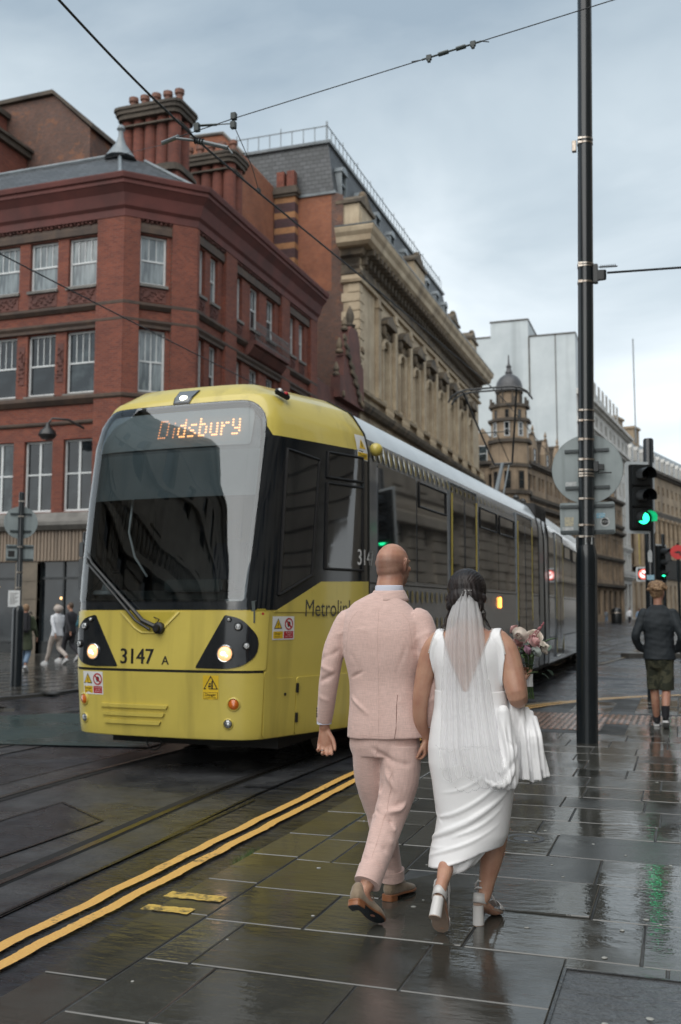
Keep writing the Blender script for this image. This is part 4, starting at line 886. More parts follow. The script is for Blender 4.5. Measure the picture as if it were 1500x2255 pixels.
m = MB(); m.add([TW @ Vector(p) for p in ((0, .4, 34.7), (LW - 1.0, .4, 34.7), (LW - 9, 3.2, 40.6), (0, 2.4, 41.2), (LW - 9, 12, 40.6), (0, 12, 41.2))], [(0, 1, 2, 3), (3, 2, 4, 5)]); m.add([TW @ Vector(p) for p in ((LW - 1, .4, 34.7), (LW - 9, 3.2, 40.6), (LW - 9, 12, 40.6), (LW - 1, 14, 34.7))], [(0, 1, 2, 3)]); m.build('mansard_roof', mat('mansard_grey', (0.17, 0.19, 0.20), 0.4, (0.11, 0.13, 0.14), nscale=2), wb)
for i in range(11): 
    u = 2.4 + i * 3.7
    for k in (-.7, .35): o = window(wb, TW, u + k, 36.0, .8, 3.2, 'none', y=.35 if True else 0, frame='pale_stone', pane='pane_dark', fw=.08)

# ================================================================= 5. brown classical block closing the street
cb_ = thing('classical_block', 'brown stone classical building with giant columns and dormered mansard closing the far street', 'building', (-8.8, 205, 0))
TB = rotz(R_(90 - 14.2), (0, 0, 0)); LB = 64; ops = []
for i in range(17):
    u = 2.4 + i * 3.7
    for z0, z1 in ((1.5, 7.0), (12.4, 15.5), (17.2, 19.4), (23.0, 25.0), (26.6, 28.4)): ops.append((u - .7, u + .7, z0, z1))
m = MB(); wall(m, LB, 0, 31, ops, TB, .6); m.add([(-.0, 0, 0), (-14, 0, 0), (-14, 0, 31), (0, 0, 31)], [(0, 1, 2, 3)]); m.build('wall', 'brown_ashlar2' if 'brown_ashlar2' in MATS else mat('brown_ashlar2', (0.34, 0.26, 0.175), 0.85, (0.2, 0.15, 0.1), nscale=0.4, streak=(0.7, 0.6, (0.08, 0.065, 0.05))), cb_)
for o in ops: window(cb_, TB, o[0], o[2], o[1] - o[0], o[3] - o[2], 'none', y=.4, frame='soot_stone', pane='pane_dark', fw=.07)
m = MB()
for z, e in ((8.6, .8), (10.0, .4), (21.2, .9), (22.0, .5), (30.6, 1.3)): m.box((-.4, -e, z), (LB, 0, z + .6), TB); m.box((0, -e * .5, z - .4), (LB, 0, z), TB)
m.build('string_course', 'soot_stone', cb_)
b = MB(); b.tube([(0, 0, 10.6), (0, 0, 20.8)], [.55, .46], 12); b.box((-.7, -.7, 10.2), (.7, .7, 10.6)); b.box((-.65, -.65, 20.6), (.65, .65, 21.2)); c0 = b.build('column', 'brown_ashlar2', cb_, smooth='auto')
for i in range(17):
    o = c0 if i == 0 else obj('column', c0.data, cb_); o.matrix_local = TB @ Matrix.Translation((.6 + i * 3.7, -.75, 0))
m = MB(); m.add([TB @ Vector(p) for p in ((0, .5, 31.2), (LB, .5, 31.2), (LB, 3.4, 37.6), (0, 3.4, 37.6), (0, 14, 37.6), (LB, 14, 37.6), (0, 14, 31.2))], [(0, 1, 2, 3), (3, 2, 5, 4), (0, 3, 4, 6)]); m.build('mansard_roof', 'mansard_grey', cb_)
for i in range(15):
    u = 3 + i * 4.0; d = MB(); d.box((u - .8, .2, 31.4), (u + .8, 3, 34.3), TB); d.prism([(u - .9, 34.3), (u + .9, 34.3), (u, 35.2)], 0.1, 3, TB @ Matrix(((1, 0, 0, 0), (0, 0, 1, 0), (0, 1, 0, 0), (0, 0, 0, 1)))); o = d.build('dormer', 'pale_stone', cb_)
    g = MB(); g.box((u - .55, .14, 31.8), (u + .55, .2, 34.0), TB); g.build('pane', 'pane_dark', o)
for u, h, w in ((1.5, 40.6, 5), (14, 40.4, 4.0)):
    c = MB(); c.box((u, 3, 31), (u + w, 7, h), TB); c.box((u - .3, 2.7, h), (u + w + .3, 7.3, h + .5), TB); c.build('chimney', 'brown_ashlar2', cb_)
an = MB(); an.tube([(-9.5, 160, 34), (-9.5, 160, 52)], .09, 5)
tag(MB().tube([(-7.6, 212, 36), (-7.6, 212, 58)], .13, 5).build('flagpole', 'grey_rail'), 'thin bare flagpole rising from the roof of the brown classical block', 'flagpole')
bn = MB(); bn.box((0, -.9, 9.2), (2.2, -.8, 18.5), TB @ Matrix.Translation((.5, 0, 0))); bn.build('banner', 'yellow_banner', cb_)

# ================================================================= street side behind the camera (seen mirrored in the tram)
mat('reflected_stone', (0.46, 0.41, 0.34), 0.8, (0.30, 0.265, 0.22), nscale=0.7, streak=(0.6, 0.9, (0.09, 0.075, 0.06)), bump=0.2, bscale=6)
def rustic(name, label, loc, rz, L, H, bay=3.3, z_r=6.0, ret=12, corn=1.0):
    r = thing(name, label, 'building', loc, rz); ops = []; n = int((L - 1) / bay); s = (L - n * bay) / 2
    zs = []; z = 1.2
    while z + 2.4 < H - 1.2: zs.append((z, z + 2.5)); z += 4.1
    for i in range(n):
        u = s + (i + .5) * bay
        for z0, z1 in zs: ops.append((u - .62, u + .62, z0, z1))
    m = MB(); T = Matrix.Identity(4); wall(m, L, 0, H, ops, T, .35)
    m.box((0, .4, H - .1), (L, ret, H)); m.add([(0, 0, 0), (0, ret, 0), (0, ret, H), (0, 0, H)], [(0, 1, 2, 3)]); m.add([(L, 0, 0), (L, ret, 0), (L, ret, H), (L, 0, H)], [(0, 1, 2, 3)]); m.build('wall', 'reflected_stone', r)
    for o in ops: window(r, T, o[0], o[2], o[1] - o[0], o[3] - o[2], 'mid', y=.2, pane='pane_dark', frame='soot_stone', fw=.06)
    m = MB(); k = 0
    z = .1
    while z < z_r:                                    # rusticated courses, cut round the openings
        us = [0.0] + [q for o in sorted({(o[0], o[1]) for o in ops}) for q in o] + [L]
        for i in range(0, len(us), 2): m.box((us[i] + .02, -.11, z + .03), (us[i + 1] - .02, 0, z + .45))
        z += .5
    m.build('rustication', 'reflected_stone', r)
    m = MB(); m.box((-.3, -corn, H), (L + .3, .3, H + .5)); m.box((-.1, -corn * .6, H - .5), (L + .1, 0, H)); m.box((0, -.4, z_r + .1), (L, 0, z_r + .5)); m.box((0, -.3, 10.0), (L, 0, 10.3)); m.build('cornice', 'reflected_stone', r)
    b = MB(); b.lathe([(.14, 0), (.08, .15), (.15, .4), (.08, .7), (.13, .8)], 8); bo = b.build('baluster', 'reflected_stone', r, smooth='auto')
    for i in range(int(L / .45)): o = bo if i == 0 else obj('baluster', bo.data, r); o.location = (.3 + i * .45, -.25, z_r + .5)
    m = MB(); m.box((0, -.4, z_r + 1.3), (L, -.1, z_r + 1.5)); m.build('balcony_rail', 'reflected_stone', r)
    return r
rustic('rusticated_building', 'rusticated stone building on the right side of the street beyond the side road', (7.0, 66, 0), R_(-90), 43, 17)
rustic('rusticated_building', 'long stone building further up the right side of the street', (10.5, 118, 0), R_(-86), 48, 19)
rustic('rusticated_building', 'far stone building on the right side where the street bends', (11.0, 200, 0), R_(-88), 80, 20)
rustic('rusticated_building', 'stone building on the right pavement beside and behind the camera', (6.5, 15.0, 0), R_(-90), 28, 17)
rustic('rusticated_building', 'stone corner building on the left side of the street behind the camera', (-15.0, -44.0, 0), R_(90), 48, 14.2, ret=14)
# ================================================================= tram
mat('tram_yellow', (0.60, 0.49, 0.105), 0.30, (0.53, 0.43, 0.09), nscale=1.2, coat=0.5, spec=0.4, streak=(0.45, 6.0, (0.30, 0.24, 0.06)), bump=0.02, bscale=60)
mat('tram_yellow_print', (0.72, 0.56, 0.08), 0.35)
mat('tram_black', (0.006, 0.008, 0.011), 0.10, (0.012, 0.015, 0.018), nscale=1.5, coat=0.3, spec=0.6, bump=0.03, bscale=3)
mat('tram_grey', (0.19, 0.205, 0.23), 0.17, (0.25, 0.265, 0.285), nscale=0.9, metal=0.2, coat=0.5, bump=0.035, bscale=1.4, streak=(0.3, 5, (0.13, 0.135, 0.14)))
mat('tram_silver', (0.21, 0.23, 0.25), 0.3, (0.16, 0.18, 0.19), nscale=1.0, metal=0.3, coat=0.3, streak=(0.5, 4, (0.10, 0.105, 0.11)))
mat('tram_roof', (0.58, 0.63, 0.66), 0.3, (0.48, 0.53, 0.56), nscale=1.5, coat=0.3)
mat('tram_glass', (0.005, 0.006, 0.008), 0.03, (0.012, 0.014, 0.016), nscale=1.0, spec=0.8, coat=0.5, bump=0.05, bscale=0.8)
clearglass('windscreen_glass', (0.62, 0.68, 0.70))
_m = MATS['tram_glass'].copy(); _m.name = 'tram_glass_tilted'; MATS['tram_glass_tilted'] = _m; _t = _m.node_tree       # flat pane; upward lean added to its normals to shift the reflection
_b = _t.nodes['Principled BSDF']; _v = N(_t, 'ShaderNodeVectorMath', operation='ADD'); _v.inputs[1].default_value = (0, 0, 0.055); _t.links.new(_b.inputs['Normal'].links[0].from_socket, _v.inputs[0]); _n = N(_t, 'ShaderNodeVectorMath', operation='NORMALIZE'); _t.links.new(_v.outputs[0], _n.inputs[0]); _t.links.new(_n.outputs[0], _b.inputs['Normal']); _t.links.new(_n.outputs[0], _b.inputs['Coat Normal'])
mat('rubber', (0.008, 0.008, 0.009), 0.5, bump=0.1)
mat('gap_dark', (0.01, 0.01, 0.008), 0.8)
mat('blind_grey', (0.20, 0.23, 0.24), 0.6, (0.17, 0.20, 0.21), nscale=2)
mat('display_grey', (0.40, 0.43, 0.44), 0.5, (0.36, 0.39, 0.40), nscale=2)
mat('led_orange', (0.9, 0.45, 0.15), 0.5, emit=(1.0, 0.42, 0.16), estr=1.5)
mat('led_dim', (0.8, 0.35, 0.2), 0.5, emit=(1.0, 0.40, 0.18), estr=0.7)
mat('cab_dark', (0.02, 0.022, 0.024), 0.7, (0.035, 0.036, 0.038)); mat('dash_grey', (0.06, 0.075, 0.075), 0.6, (0.045, 0.055, 0.055))
mat('lens_clear', (0.45, 0.47, 0.48), 0.12, (0.15, 0.16, 0.17), nscale=60, nlow=0.45, nhigh=0.55, metal=0.6)
mat('lens_lit', (1.0, 0.75, 0.5), 0.2, (1.0, 0.55, 0.3), nscale=40, nlow=.4, nhigh=.6, emit=(1.0, 0.50, 0.20), estr=0.45)
mat('lens_lit_core', (1, .9, .7), 0.2, emit=(1.0, 0.72, 0.42), estr=1.6)
mat('lens_amber', (0.60, 0.14, 0.01), 0.15, (0.40, 0.09, 0.01), nscale=50, coat=0.6)
mat('chrome', (0.6, 0.6, 0.6), 0.15, metal=1.0)
mat('print_black', (0.012, 0.012, 0.012), 0.5); mat('print_grey', (0.06, 0.06, 0.055), 0.5); mat('print_white', (0.75, 0.76, 0.76), 0.5); mat('print_red', (0.45, 0.02, 0.03), 0.5); mat('print_sign_yellow', (0.75, 0.50, 0.02), 0.5)
mat('under_black', (0.012, 0.012, 0.012), 0.7, (0.02, 0.018, 0.015)); mat('wheel_steel', (0.12, 0.11, 0.10), 0.4, metal=0.8)

tram = thing('tram', 'long yellow fronted tram with dark glossy sides and a raised pantograph, running along the street', 'tram', (-4.60, 8.4, ZR), R_(-2.43))
HW = 1.41; NY = 1.75; BD = math.tan(R_(2.5)); bx = lambda y: -BD * max(0.0, y - 12.65)
_pl = [(0, 0), (0.3, .004), (0.6, .022), (0.85, .07), (0.98, .16), (1.055, .31), (1.17, .72), (1.30, 1.22), (1.385, 1.55), (HW, NY), (HW, NY + .4)]
_cv = []
for i in range(len(_pl) - 1):
    a, b, c, d = [Vector(_pl[max(0, min(len(_pl) - 1, k))]) if k >= 0 else Vector((-_pl[1][0], _pl[1][1])) for k in (i - 1, i, i + 1, i + 2)]
    for k in range(10):
        t = k / 10; _cv.append(0.5 * ((2 * b) + (c - a) * t + (2 * a - 5 * b + 4 * c - d) * t * t + (3 * b - a - 3 * c + d) * t ** 3))
_cv.append(Vector(_pl[-1])); _al = [0.0]
for i in range(1, len(_cv)): _al.append(_al[-1] + (_cv[i] - _cv[i - 1]).length)
_al = np.array(_al); _cx = np.array([p.x for p in _cv]); _cy = np.array([p.y for p in _cv])
UE = float(np.interp(NY, _cy, _al))
def U(y): return float(np.interp(y, _cy, _al)) if y < NY else UE + y - NY
_V = [0.33, 0.40, 0.95, 1.52, 2.0, 2.6, 3.2, 3.4, 3.6, 3.8, 4.0, 4.3]
_Z = [0.33, 0.40, 0.95, 1.52, 2.0, 2.6, 3.2, 3.40, 3.63, 3.79, 3.87, 3.90]
_Wd = [0.965, 0.975, 1.0, 1.0, 1.0, 1.0, 1.0, 0.965, 0.86, 0.66, 0.38, 0.0]
_Sl = [0.05, 0.035, 0.0, 0.01, 0.07, 0.155, 0.265, 0.325, 0.43, 0.62, 0.98, 1.6]
_Sc = [0.965, 0.975, 1.0, 1.01, 1.02, 1.02, 1.015, 0.99, 0.90, 0.67, 0.39, 0.0]
def S0(u, v):
    s = 1 if u >= 0 else -1; a = abs(u)
    if a > UE: x = HW; y = a - UE + NY
    else: x = float(np.interp(a, _al, _cx)); y = float(np.interp(a, _al, _cy))
    g = max(0.0, 1 - y / NY); w = float(np.interp(v, _V, _Wd)) * (1 - g) + float(np.interp(v, _V, _Sc)) * g
    return Vector((s * x * w - 0.09 * min(1, g * 1.3) - BD * max(0.0, y - 12.65), y + float(np.interp(v, _V, _Sl)) * g, float(np.interp(v, _V, _Z))))
def S(u, v, off=0.0):
    p = S0(u, v)
    if off:
        e = 0.01; n = (S0(u + e, v) - S0(u - e, v)).cross(S0(u, min(v + e, 4.29)) - S0(u, v - e))
        if n.length > 0: p = p + n.normalized() * off
    return p
def SF(u, v, off=0.0):
    e = 0.01; du = (S0(u + e, v) - S0(u - e, v)).normalized(); n = du.cross(S0(u, v + e) - S0(u, v - e)).normalized(); dv = n.cross(du)
    M = Matrix((du, dv, n)).transposed().to_4x4(); M.translation = S0(u, v) + n * off; return M
WS = rounded([(-1.02, 1.60), (0.88, 1.60), (0.93, 2.6), (0.96, 3.54), (-1.06, 3.54), (-1.05, 2.6)], [.05, .05, 0, .26, .26, 0], 7)
def shell_grid(mb, us, vs, hole=None):
    for i in range(len(us) - 1):
        for j in range(len(vs) - 1):
            mb.add([S0(us[i], vs[j]), S0(us[i + 1], vs[j]), S0(us[i + 1], vs[j + 1]), S0(us[i], vs[j + 1])], [(0, 1, 2, 3)])
# nose shell: yellow below 1.52 and above 3.2
NU = list(np.linspace(-UE, UE, 61)); mb = MB(); shell_grid(mb, NU, [0.33, .40, .6, .95, 1.2, 1.52]); 
mb.build('lower_shell', 'tram_yellow', tram, smooth=True, weld=True)
mb = MB(); patch(mb, [(-UE, 3.20), (UE, 3.20), (UE, 3.60), (-UE, 3.60)], S, 0, holes=[], step=.08) if False else None
top_hole = WS
pts_ = [(-UE, 3.20), (-1.13, 3.20)] + [p for p in reversed(WS) if p[1] > 3.21] + [(1.03, 3.20), (UE, 3.20), (UE, 3.62), (-UE, 3.62)]
patch(mb, pts_, S, 0, step=.07); shell_grid(mb, NU, [3.62, 3.7, 3.8, 3.9, 4.0, 4.1, 4.2, 4.3])
mb.build('crown', 'tram_yellow', tram, smooth=True, weld=True)
# black front mask with the windscreen opening, running round both corners to the module joint
mb = MB(); patch(mb, [(-UE, 1.82), (-U(.95), 1.80), (-1.2, 1.52), (1.2, 1.52), (U(.95), 1.80), (UE, 1.82), (UE, 3.2), (-UE, 3.2)] if False else
      [(-UE, 1.52), (UE, 1.52), (UE, 3.2)] + [(1.03, 3.2)] + [p for p in WS if p[1] > 3.21] + [(-1.13, 3.2), (-UE, 3.2)], S, 0.0, holes=[[p for p in WS if p[1] <= 3.5][0:0] or [(-1.06, 1.60), (0.90, 1.60), (0.97, 2.6), (0.985, 3.19), (-1.085, 3.19), (-1.10, 2.6)]], step=.07) if False else None
loopm = [(-UE, 1.52), (UE, 1.52), (UE, 3.2), (1.03, 3.2)] + [(p[0] + .012 * (1 if p[0] > 0 else -1), p[1] + .012) for p in WS if p[1] > 3.21] + [(-1.13, 3.2), (-UE, 3.2)]
ins = [(p[0] - .03 * (1 if p[0] > 0 else -1), p[1] + (.02 if p[1] < 1.7 else -.03 if p[1] > 3.4 else 0)) for p in WS]
patch(mb, loopm, S, 0.004, holes=[ins], step=.07); mb.build('front_mask', 'tram_black', tram, smooth=True)
mb = MB(); patch(mb, WS, S, 0.010, step=.09); ws = mb.build('windscreen', 'windscreen_glass', tram, smooth=True)
# yellow side cheek under the slanted cab window line
for s in (-1, 1):
    mb = MB(); P = [(s * 1.19, 1.50), (s * U(.95), 1.80), (s * UE, 1.82), (s * UE, 1.50)]
    patch(mb, P, S, 0.008, step=.08, back=0); mb.build('cheek_panel', 'tram_yellow', tram, smooth='auto')
    for y0, y1, z0, z1, nm in ((0.50, 0.86, 1.95, 3.05, 'quarter_glass'), (1.0, 1.60, 1.93, 2.80, 'cab_side_window'), (1.0, 1.60, 2.86, 3.12, 'cab_top_light')):
        if nm == 'quarter_glass': P = [(s * (1.24), 1.66), (s * U(.80), 1.86), (s * U(.86), 3.02), (s * 1.24, 3.08)]
        else: P = [(s * U(y0), z0), (s * U(y1), z0), (s * U(y1), z1), (s * U(y0), z1)]
        mb = MB(); patch(mb, P, S, .012, step=.1, back=0.0); mb.build(nm, 'tram_glass', tram, smooth='auto')
        mb = MB(); Q = P + [P[0]]; mb.tube([S(a, b, .012) for a, b in resample(P, .1)] + [S(P[0][0], P[0][1], .012)], .016, 6); mb.build('window_gasket', 'rubber', tram)
# front panels
def panel(nm, P, off=.012, m='tram_yellow', holes=(), r=0.03):
    mb = MB(); patch(mb, rounded(P, r, 3), S, off, holes=holes, step=.07, back=-.01); return mb.build(nm, m, tram, smooth='auto')
podR = rounded([(0.70, 1.475), (0.86, 1.44), (1.02, 1.26), (1.0, 1.10), (0.86, 1.0), (0.72, 0.98), (0.42, 0.985)], [.02, .09, .12, .09, .09, .05, .02], 5)
podL = [(-p[0] - .0, p[1]) for p in reversed(podR)]
vr = [(-0.42, 1.505), (0.26, 1.505), (0.10, 1.38), (-0.02, 1.30), (-0.20, 1.30), (-0.30, 1.37)]
panel('nose_panel', [(-1.10, 0.965), (1.10, 0.965), (1.12, 1.505), (-1.12, 1.505)])
mb = MB(); patch(mb, rounded([(-.36, 1.50), (.20, 1.50), (.03, 1.35), (-.04, 1.315), (-.14, 1.315), (-.2, 1.35)], .02, 3), S, .0125, step=.05); mb.build('wiper_recess_shade', mat('tram_yellow_shade', (0.50, 0.40, 0.05), 0.4), tram, smooth='auto')  # patch lies flush; the recess shade is put into a darker yellow
mb = MB(); mb.tube([S(a, b, .014) for a, b in ((-.40, 1.50), (-.24, 1.35), (-.16, 1.305), (0.0, 1.305), (.07, 1.34), (.24, 1.50))], .011, 6); mb.build('recess_lip', 'tram_yellow', tram, smooth=True)
bump_ = panel('bumper', [(-1.06, 0.34), (1.06, 0.34), (1.08, 0.94), (-1.08, 0.94)])
mb = MB(); patch(mb, [(-1.08, .94), (1.08, .94), (1.08, .965), (-1.08, .965)], S, .004, step=.1); mb.build('panel_gap', 'gap_dark', tram)
for s in (-1, 1):
    a = panel('side_bumper', sorted([(s * 1.085, .34), (s * U(.62), .34), (s * U(.62), .88), (s * 1.24, .88), (s * 1.16, .95), (s * 1.085, .95)], key=lambda p: 0) if s > 0 else [(s * U(.62), .34), (s * 1.085, .34), (s * 1.085, .95), (s * 1.16, .95), (s * 1.24, .88), (s * U(.62), .88)])
    b = [(s * U(.635), .34), (s * UE, .34), (s * UE, .88), (s * U(.635), .88)]
    panel('skirt_panel', b if s > 0 else b[::-1])
    for v in (.5, .78): h = MB(); h.cbox((0, 0, .006), (.02, .09, .02), SF(s * U(.64), v, .012)); h.build('hinge', 'gap_dark', tram)
    h = MB(); h.lathe([(.015, 0), (.015, .006), (0, .006)], 10, SF(s * U(.48), .73, .012)); h.build('lock', 'gap_dark', tram)
# grille ribs
for k in range(3):
    v = .60 - k * .075; w0, w1 = [(-.62, .14), (-.60, .10), (-.58, .06)][k]
    mb = MB(); patch(mb, [(w0, v), (w1 - .02, v), (w1, v + .032), (w0 - .01, v + .032)], S, .035, step=.06, back=.0); mb.build('grille_rib', 'tram_yellow', bump_, bevel=.004)
# headlamp pods
for pod, s in ((podR, 1), (podL, -1)):
    mb = MB(); patch(mb, pod, S, .020, step=.05, back=.0); po = mb.build('headlamp_pod', 'tram_black', tram, smooth='auto')
    for (u, v, r, lit) in ((.715, 1.12, .080, 1), (.83, 1.365, .040, 0), (.905, 1.19, .038, 0), (.745, 1.43, .022, 0)):
        T = SF(s * u, v, .022); L_ = MB(); L_.lathe([(r, -.01), (r, .008), (r * .93, .014), (r * .86, .012), (r * .84, .004)], 24, T); b = L_.build('lamp_ring', 'chrome' if lit else 'rubber', po, smooth='auto')
        L_ = MB(); L_.lathe([(r * .86, .004), (r * .7, .016), (r * .4, .024), (0, .026)], 20, T); L_.build('headlight' if lit else 'marker_light', 'lens_lit' if lit else 'lens_clear', po, smooth=True)
        if lit: L_ = MB(); L_.ball((-.012, 0, .026), (r * .34, r * .28, .012), 10, T); L_.ball((.02, -.02, .024), (r * .16, r * .16, .01), 8, T); L_.build('bulb', 'lens_lit_core', po, smooth=True)
        else:
            L_ = MB()
            for k in range(8): a = k * .785; L_.ball((r * .5 * math.cos(a), r * .5 * math.sin(a), .022), r * .14, 6, T)
            L_.build('led', 'print_white', po)
for u, v, r, m in ((.80, .66, .052, 'lens_amber'), (-.86, .66, .05, 'lens_amber'), (.75, .48, .042, 'lens_clear'), (-.86, .48, .04, 'lens_clear')):
    T = SF(u, v, .012); L_ = MB(); L_.lathe([(r * 1.22, -.005), (r * 1.22, .006), (r * 1.05, .012), (r, .004)], 22, T); b = L_.build('lamp_bezel', 'tram_yellow', bump_, smooth='auto')
    L_ = MB(); L_.lathe([(r, .003), (r * .8, .014), (0, .02)], 18, T); L_.build('indicator' if 'amber' in m else 'fog_lamp', m, bump_, smooth=True)
# numbers and notices
def decal(nm, fn): mb = MB(); fn(mb); return mb
mb = MB(); text(mb, '3147', .205, S, -.21, 1.075, .0155, sx=.92, bold=.004); text(mb, 'A', .115, S, .105, 1.045, .0155, bold=.002); mb.build('fleet_number', 'print_black', tram)
def rect(mb, u0, u1, v0, v1, off, shear=0): patch(mb, [(u0, v0), (u1, v0), (u1 + shear, v1), (u0 + shear, v1)], S, off, step=.1)
def disc(mb, u, v, r, off, r2=0, n=18):
    c = [(u + r * math.cos(2 * math.pi * i / n), v + r * math.sin(2 * math.pi * i / n)) for i in range(n)]
    if r2:
        d = [(u + r2 * math.cos(2 * math.pi * i / n), v + r2 * math.sin(2 * math.pi * i / n)) for i in range(n)]
        mb.add([S(*p, off) for p in c] + [S(*p, off) for p in d], [(i, (i + 1) % n, n + (i + 1) % n, n + i) for i in range(n)])
    else: mb.add([S(*p, off) for p in c], [tuple(range(n))])
def tri(mb, u, v, r, off): mb.add([S(u + r * math.cos(a), v + r * math.sin(a), off) for a in (math.pi / 2, math.pi * 7 / 6, math.pi * 11 / 6)], [(0, 1, 2)])
def notice(u, v, w=.26, h=.22, off=.014):
    mb = MB(); rect(mb, u, u + w, v, v + h, off); root = mb.build('danger_notice', 'print_white', tram)
    y = MB(); rect(y, u + .012, u + w * .49, v + .012, v + h * .36, off + .001); tri(y, u + w * .26, v + h * .62, h * .24, off + .0022); y.build('print', 'print_sign_yellow', root)
    k = MB(); tri(k, u + w * .26, v + h * .62, h * .30, off + .0012); rect(k, u + w * .245, u + w * .275, v + h * .58, v + h * .72, off + .003); text(k, 'Danger', h * .15, S, u + w * .26, v + h * .27, off + .002); text(k, 'Risk of death', h * .075, S, u + w * .26, v + h * .13, off + .002); k.ball(S(u + w * .26, v + h * .53, off + .002), .004, 6)
    disc(k, u + w * .75, v + h * .68, h * .10, off + .0015); rect(k, u + w * .70, u + w * .74, v + h * .54, v + h * .66, off + .002); rect(k, u + w * .76, u + w * .80, v + h * .56, v + h * .66, off + .002); k.build('print', 'print_black', root)
    r = MB(); rect(r, u + w * .53, u + w - .012, v + .012, v + h * .36, off + .001); disc(r, u + w * .75, v + h * .67, h * .26, off + .0025, h * .20)
    a = .6; r.add([S(u + w * .75 + .055 * math.cos(t) * s_ + .008 * math.sin(t) * q, v + h * .67 - .055 * math.sin(t) * s_ + .008 * math.cos(t) * q, off + .003) for s_, q in ((-.8, -1), (.8, -1), (.8, 1), (-.8, 1)) for t in (.785,)], [(0, 1, 2, 3)]); r.build('print', 'print_red', root)
    t = MB()
    for i, s_ in enumerate(('Do not hold', 'or climb', 'between cars')): text(t, s_, h * .075, S, u + w * .76, v + h * (.30 - .08 * i), off + .002)
    t.build('print', 'print_white', root)
notice(-.86, .71); notice(U(.30), 1.24, .30, .22, .004)
mb = MB(); rect(mb, .50, .655, .70, .92, .0135); rt = mb.build('crush_zone_notice', 'print_sign_yellow', tram)
mb = MB(); tri(mb, .578, .835, .085, .0142); rect(mb, .508, .648, .703, .765, .0142); mb.build('print', 'print_black', rt)
mb = MB(); tri(mb, .578, .835, .066, .0152); rect(mb, .512, .644, .707, .761, .0152); mb.build('print', 'print_sign_yellow', rt)
mb = MB(); text(mb, 'Danger', .036, S, .578, .744, .016, bold=.001); text(mb, 'Crush Zone', .022, S, .578, .720, .016); rect(mb, .585, .60, .80, .87, .016); rect(mb, .555, .58, .812, .83, .016); rect(mb, .56, .58, .836, .85, .016); mb.build('print', 'print_black', rt)
mb = MB(); text(mb, 'Metrolink', .235, S, U(.72), 1.53, .0095, align='LEFT', sx=.82); mb.build('lettering', 'print_grey', tram)
mb = MB(); text(mb, '3147', .235, S, U(1.50), 2.06, .013, align='LEFT', sx=.80, bold=.003); mb.build('side_number', 'print_white', tram)
mb = MB(); rect(mb, U(.14), U(.14) + .09, 1.44, 1.53, .009); b_ = mb.build('door_button', mat('button_recess', (.30, .24, .03), .5), tram)
mb = MB(); disc(mb, U(.14) + .03, 1.485, .013, .0105); mb.build('button', mat('green_button', (.02, .3, .08), .4), b_); mb = MB(); disc(mb, U(.14) + .062, 1.485, .013, .0105); mb.build('button', 'print_red', b_)
# destination display and sun blind behind the glass
mb = MB(); patch(mb, [(-1.0, 2.62), (.90, 2.62), (.91, 3.08), (-1.01, 3.08)], S, -.05, step=.09); mb.build('sun_blind', 'blind_grey', tram)
mb = MB(); patch(mb, rounded([(-.98, 3.12), (.80, 3.12), (.84, 3.50), (-.92, 3.50)], .03, 3), S, -.035, step=.09); dp = mb.build('destination_display', 'display_grey', tram)
mb = MB(); patch(mb, rounded([(-1.0, 3.05), (.90, 3.05), (.90, 3.50), (-1.0, 3.50)], [0, 0, .2, .2], 4), S, -.06, step=.1); mb.build('display_surround', mat('surround_grey', (.15, .17, .18), .5), tram)
G = {'D': ['11110', '10001', '10001', '10001', '10001', '10001', '11110'], 'i': ['00000', '01000', '00000', '01000', '01000', '01000', '01000'], 'd': ['00010', '00010', '01110', '10010', '10010', '10010', '01110'],
     's': ['00000', '00000', '01110', '10000', '01100', '00010', '11100'], 'b': ['10000', '10000', '11100', '10010', '10010', '10010', '11100'], 'u': ['00000', '00000', '10010', '10010', '10010', '10010', '01110'],
     'r': ['00000', '00000', '10110', '11000', '10000', '10000', '10000'], 'y': ['00000', '10010', '10010', '10010', '01110', '00010', '11100']}
lit = MB(); dim = MB(); u = -.215; pw = .0232; ph = .036
for ci, ch in enumerate('Didsbury'):
    g = G[ch]; wch = {'i': 3}.get(ch, 6 if ch == 'D' else 5)
    for r in range(7):
        for c in range(5):
            if g[r][c] == '1':
                q = dim if ci < 2 or (r in (0,) and ci < 3) else lit; uu = u + c * pw; vv = 3.405 - r * ph * .82
                rect(q, uu, uu + pw * (.80 if ci > 1 else .55), vv, vv + ph * .42, -.03)
    u += wch * pw * 1.03
lit.build('led_segment', 'led_orange', dp); dim.build('led_segment', 'led_dim', dp)
# cab interior
mb = MB(); mb.box((-1.25, 1.55, .5), (1.22, 1.72, 3.3)); mb.box((-1.0, .25, .5), (.9, 1.6, 1.30)); mb.add([(-1.15, 1.6, .5), (-1.0, .5, .5), (-.95, .85, 3.15), (-1.1, 1.6, 3.15)], [(0, 1, 2, 3)]); mb.add([(1.1, 1.6, .5), (.85, .5, .5), (.82, .85, 3.15), (1.08, 1.6, 3.15)], [(0, 1, 2, 3)]); mb.box((-.9, .85, 3.15), (.85, 1.6, 3.25)); mb.build('cab_interior', 'cab_dark', tram)
mb = MB(); mb.add([(-1.02, .12, 1.60), (.88, .12, 1.60), (.9, .75, 1.72), (-1.05, .75, 1.72), (-1.02, .12, 1.4), (.88, .12, 1.4), (.9, .75, 1.4), (-1.05, .75, 1.4)], [(0, 1, 2, 3), (0, 1, 5, 4), (2, 3, 7, 6)]); mb.box((-.3, .45, 1.7), (.35, .75, 1.82)); mb.build('dashboard', 'dash_grey', tram, bevel=.02)
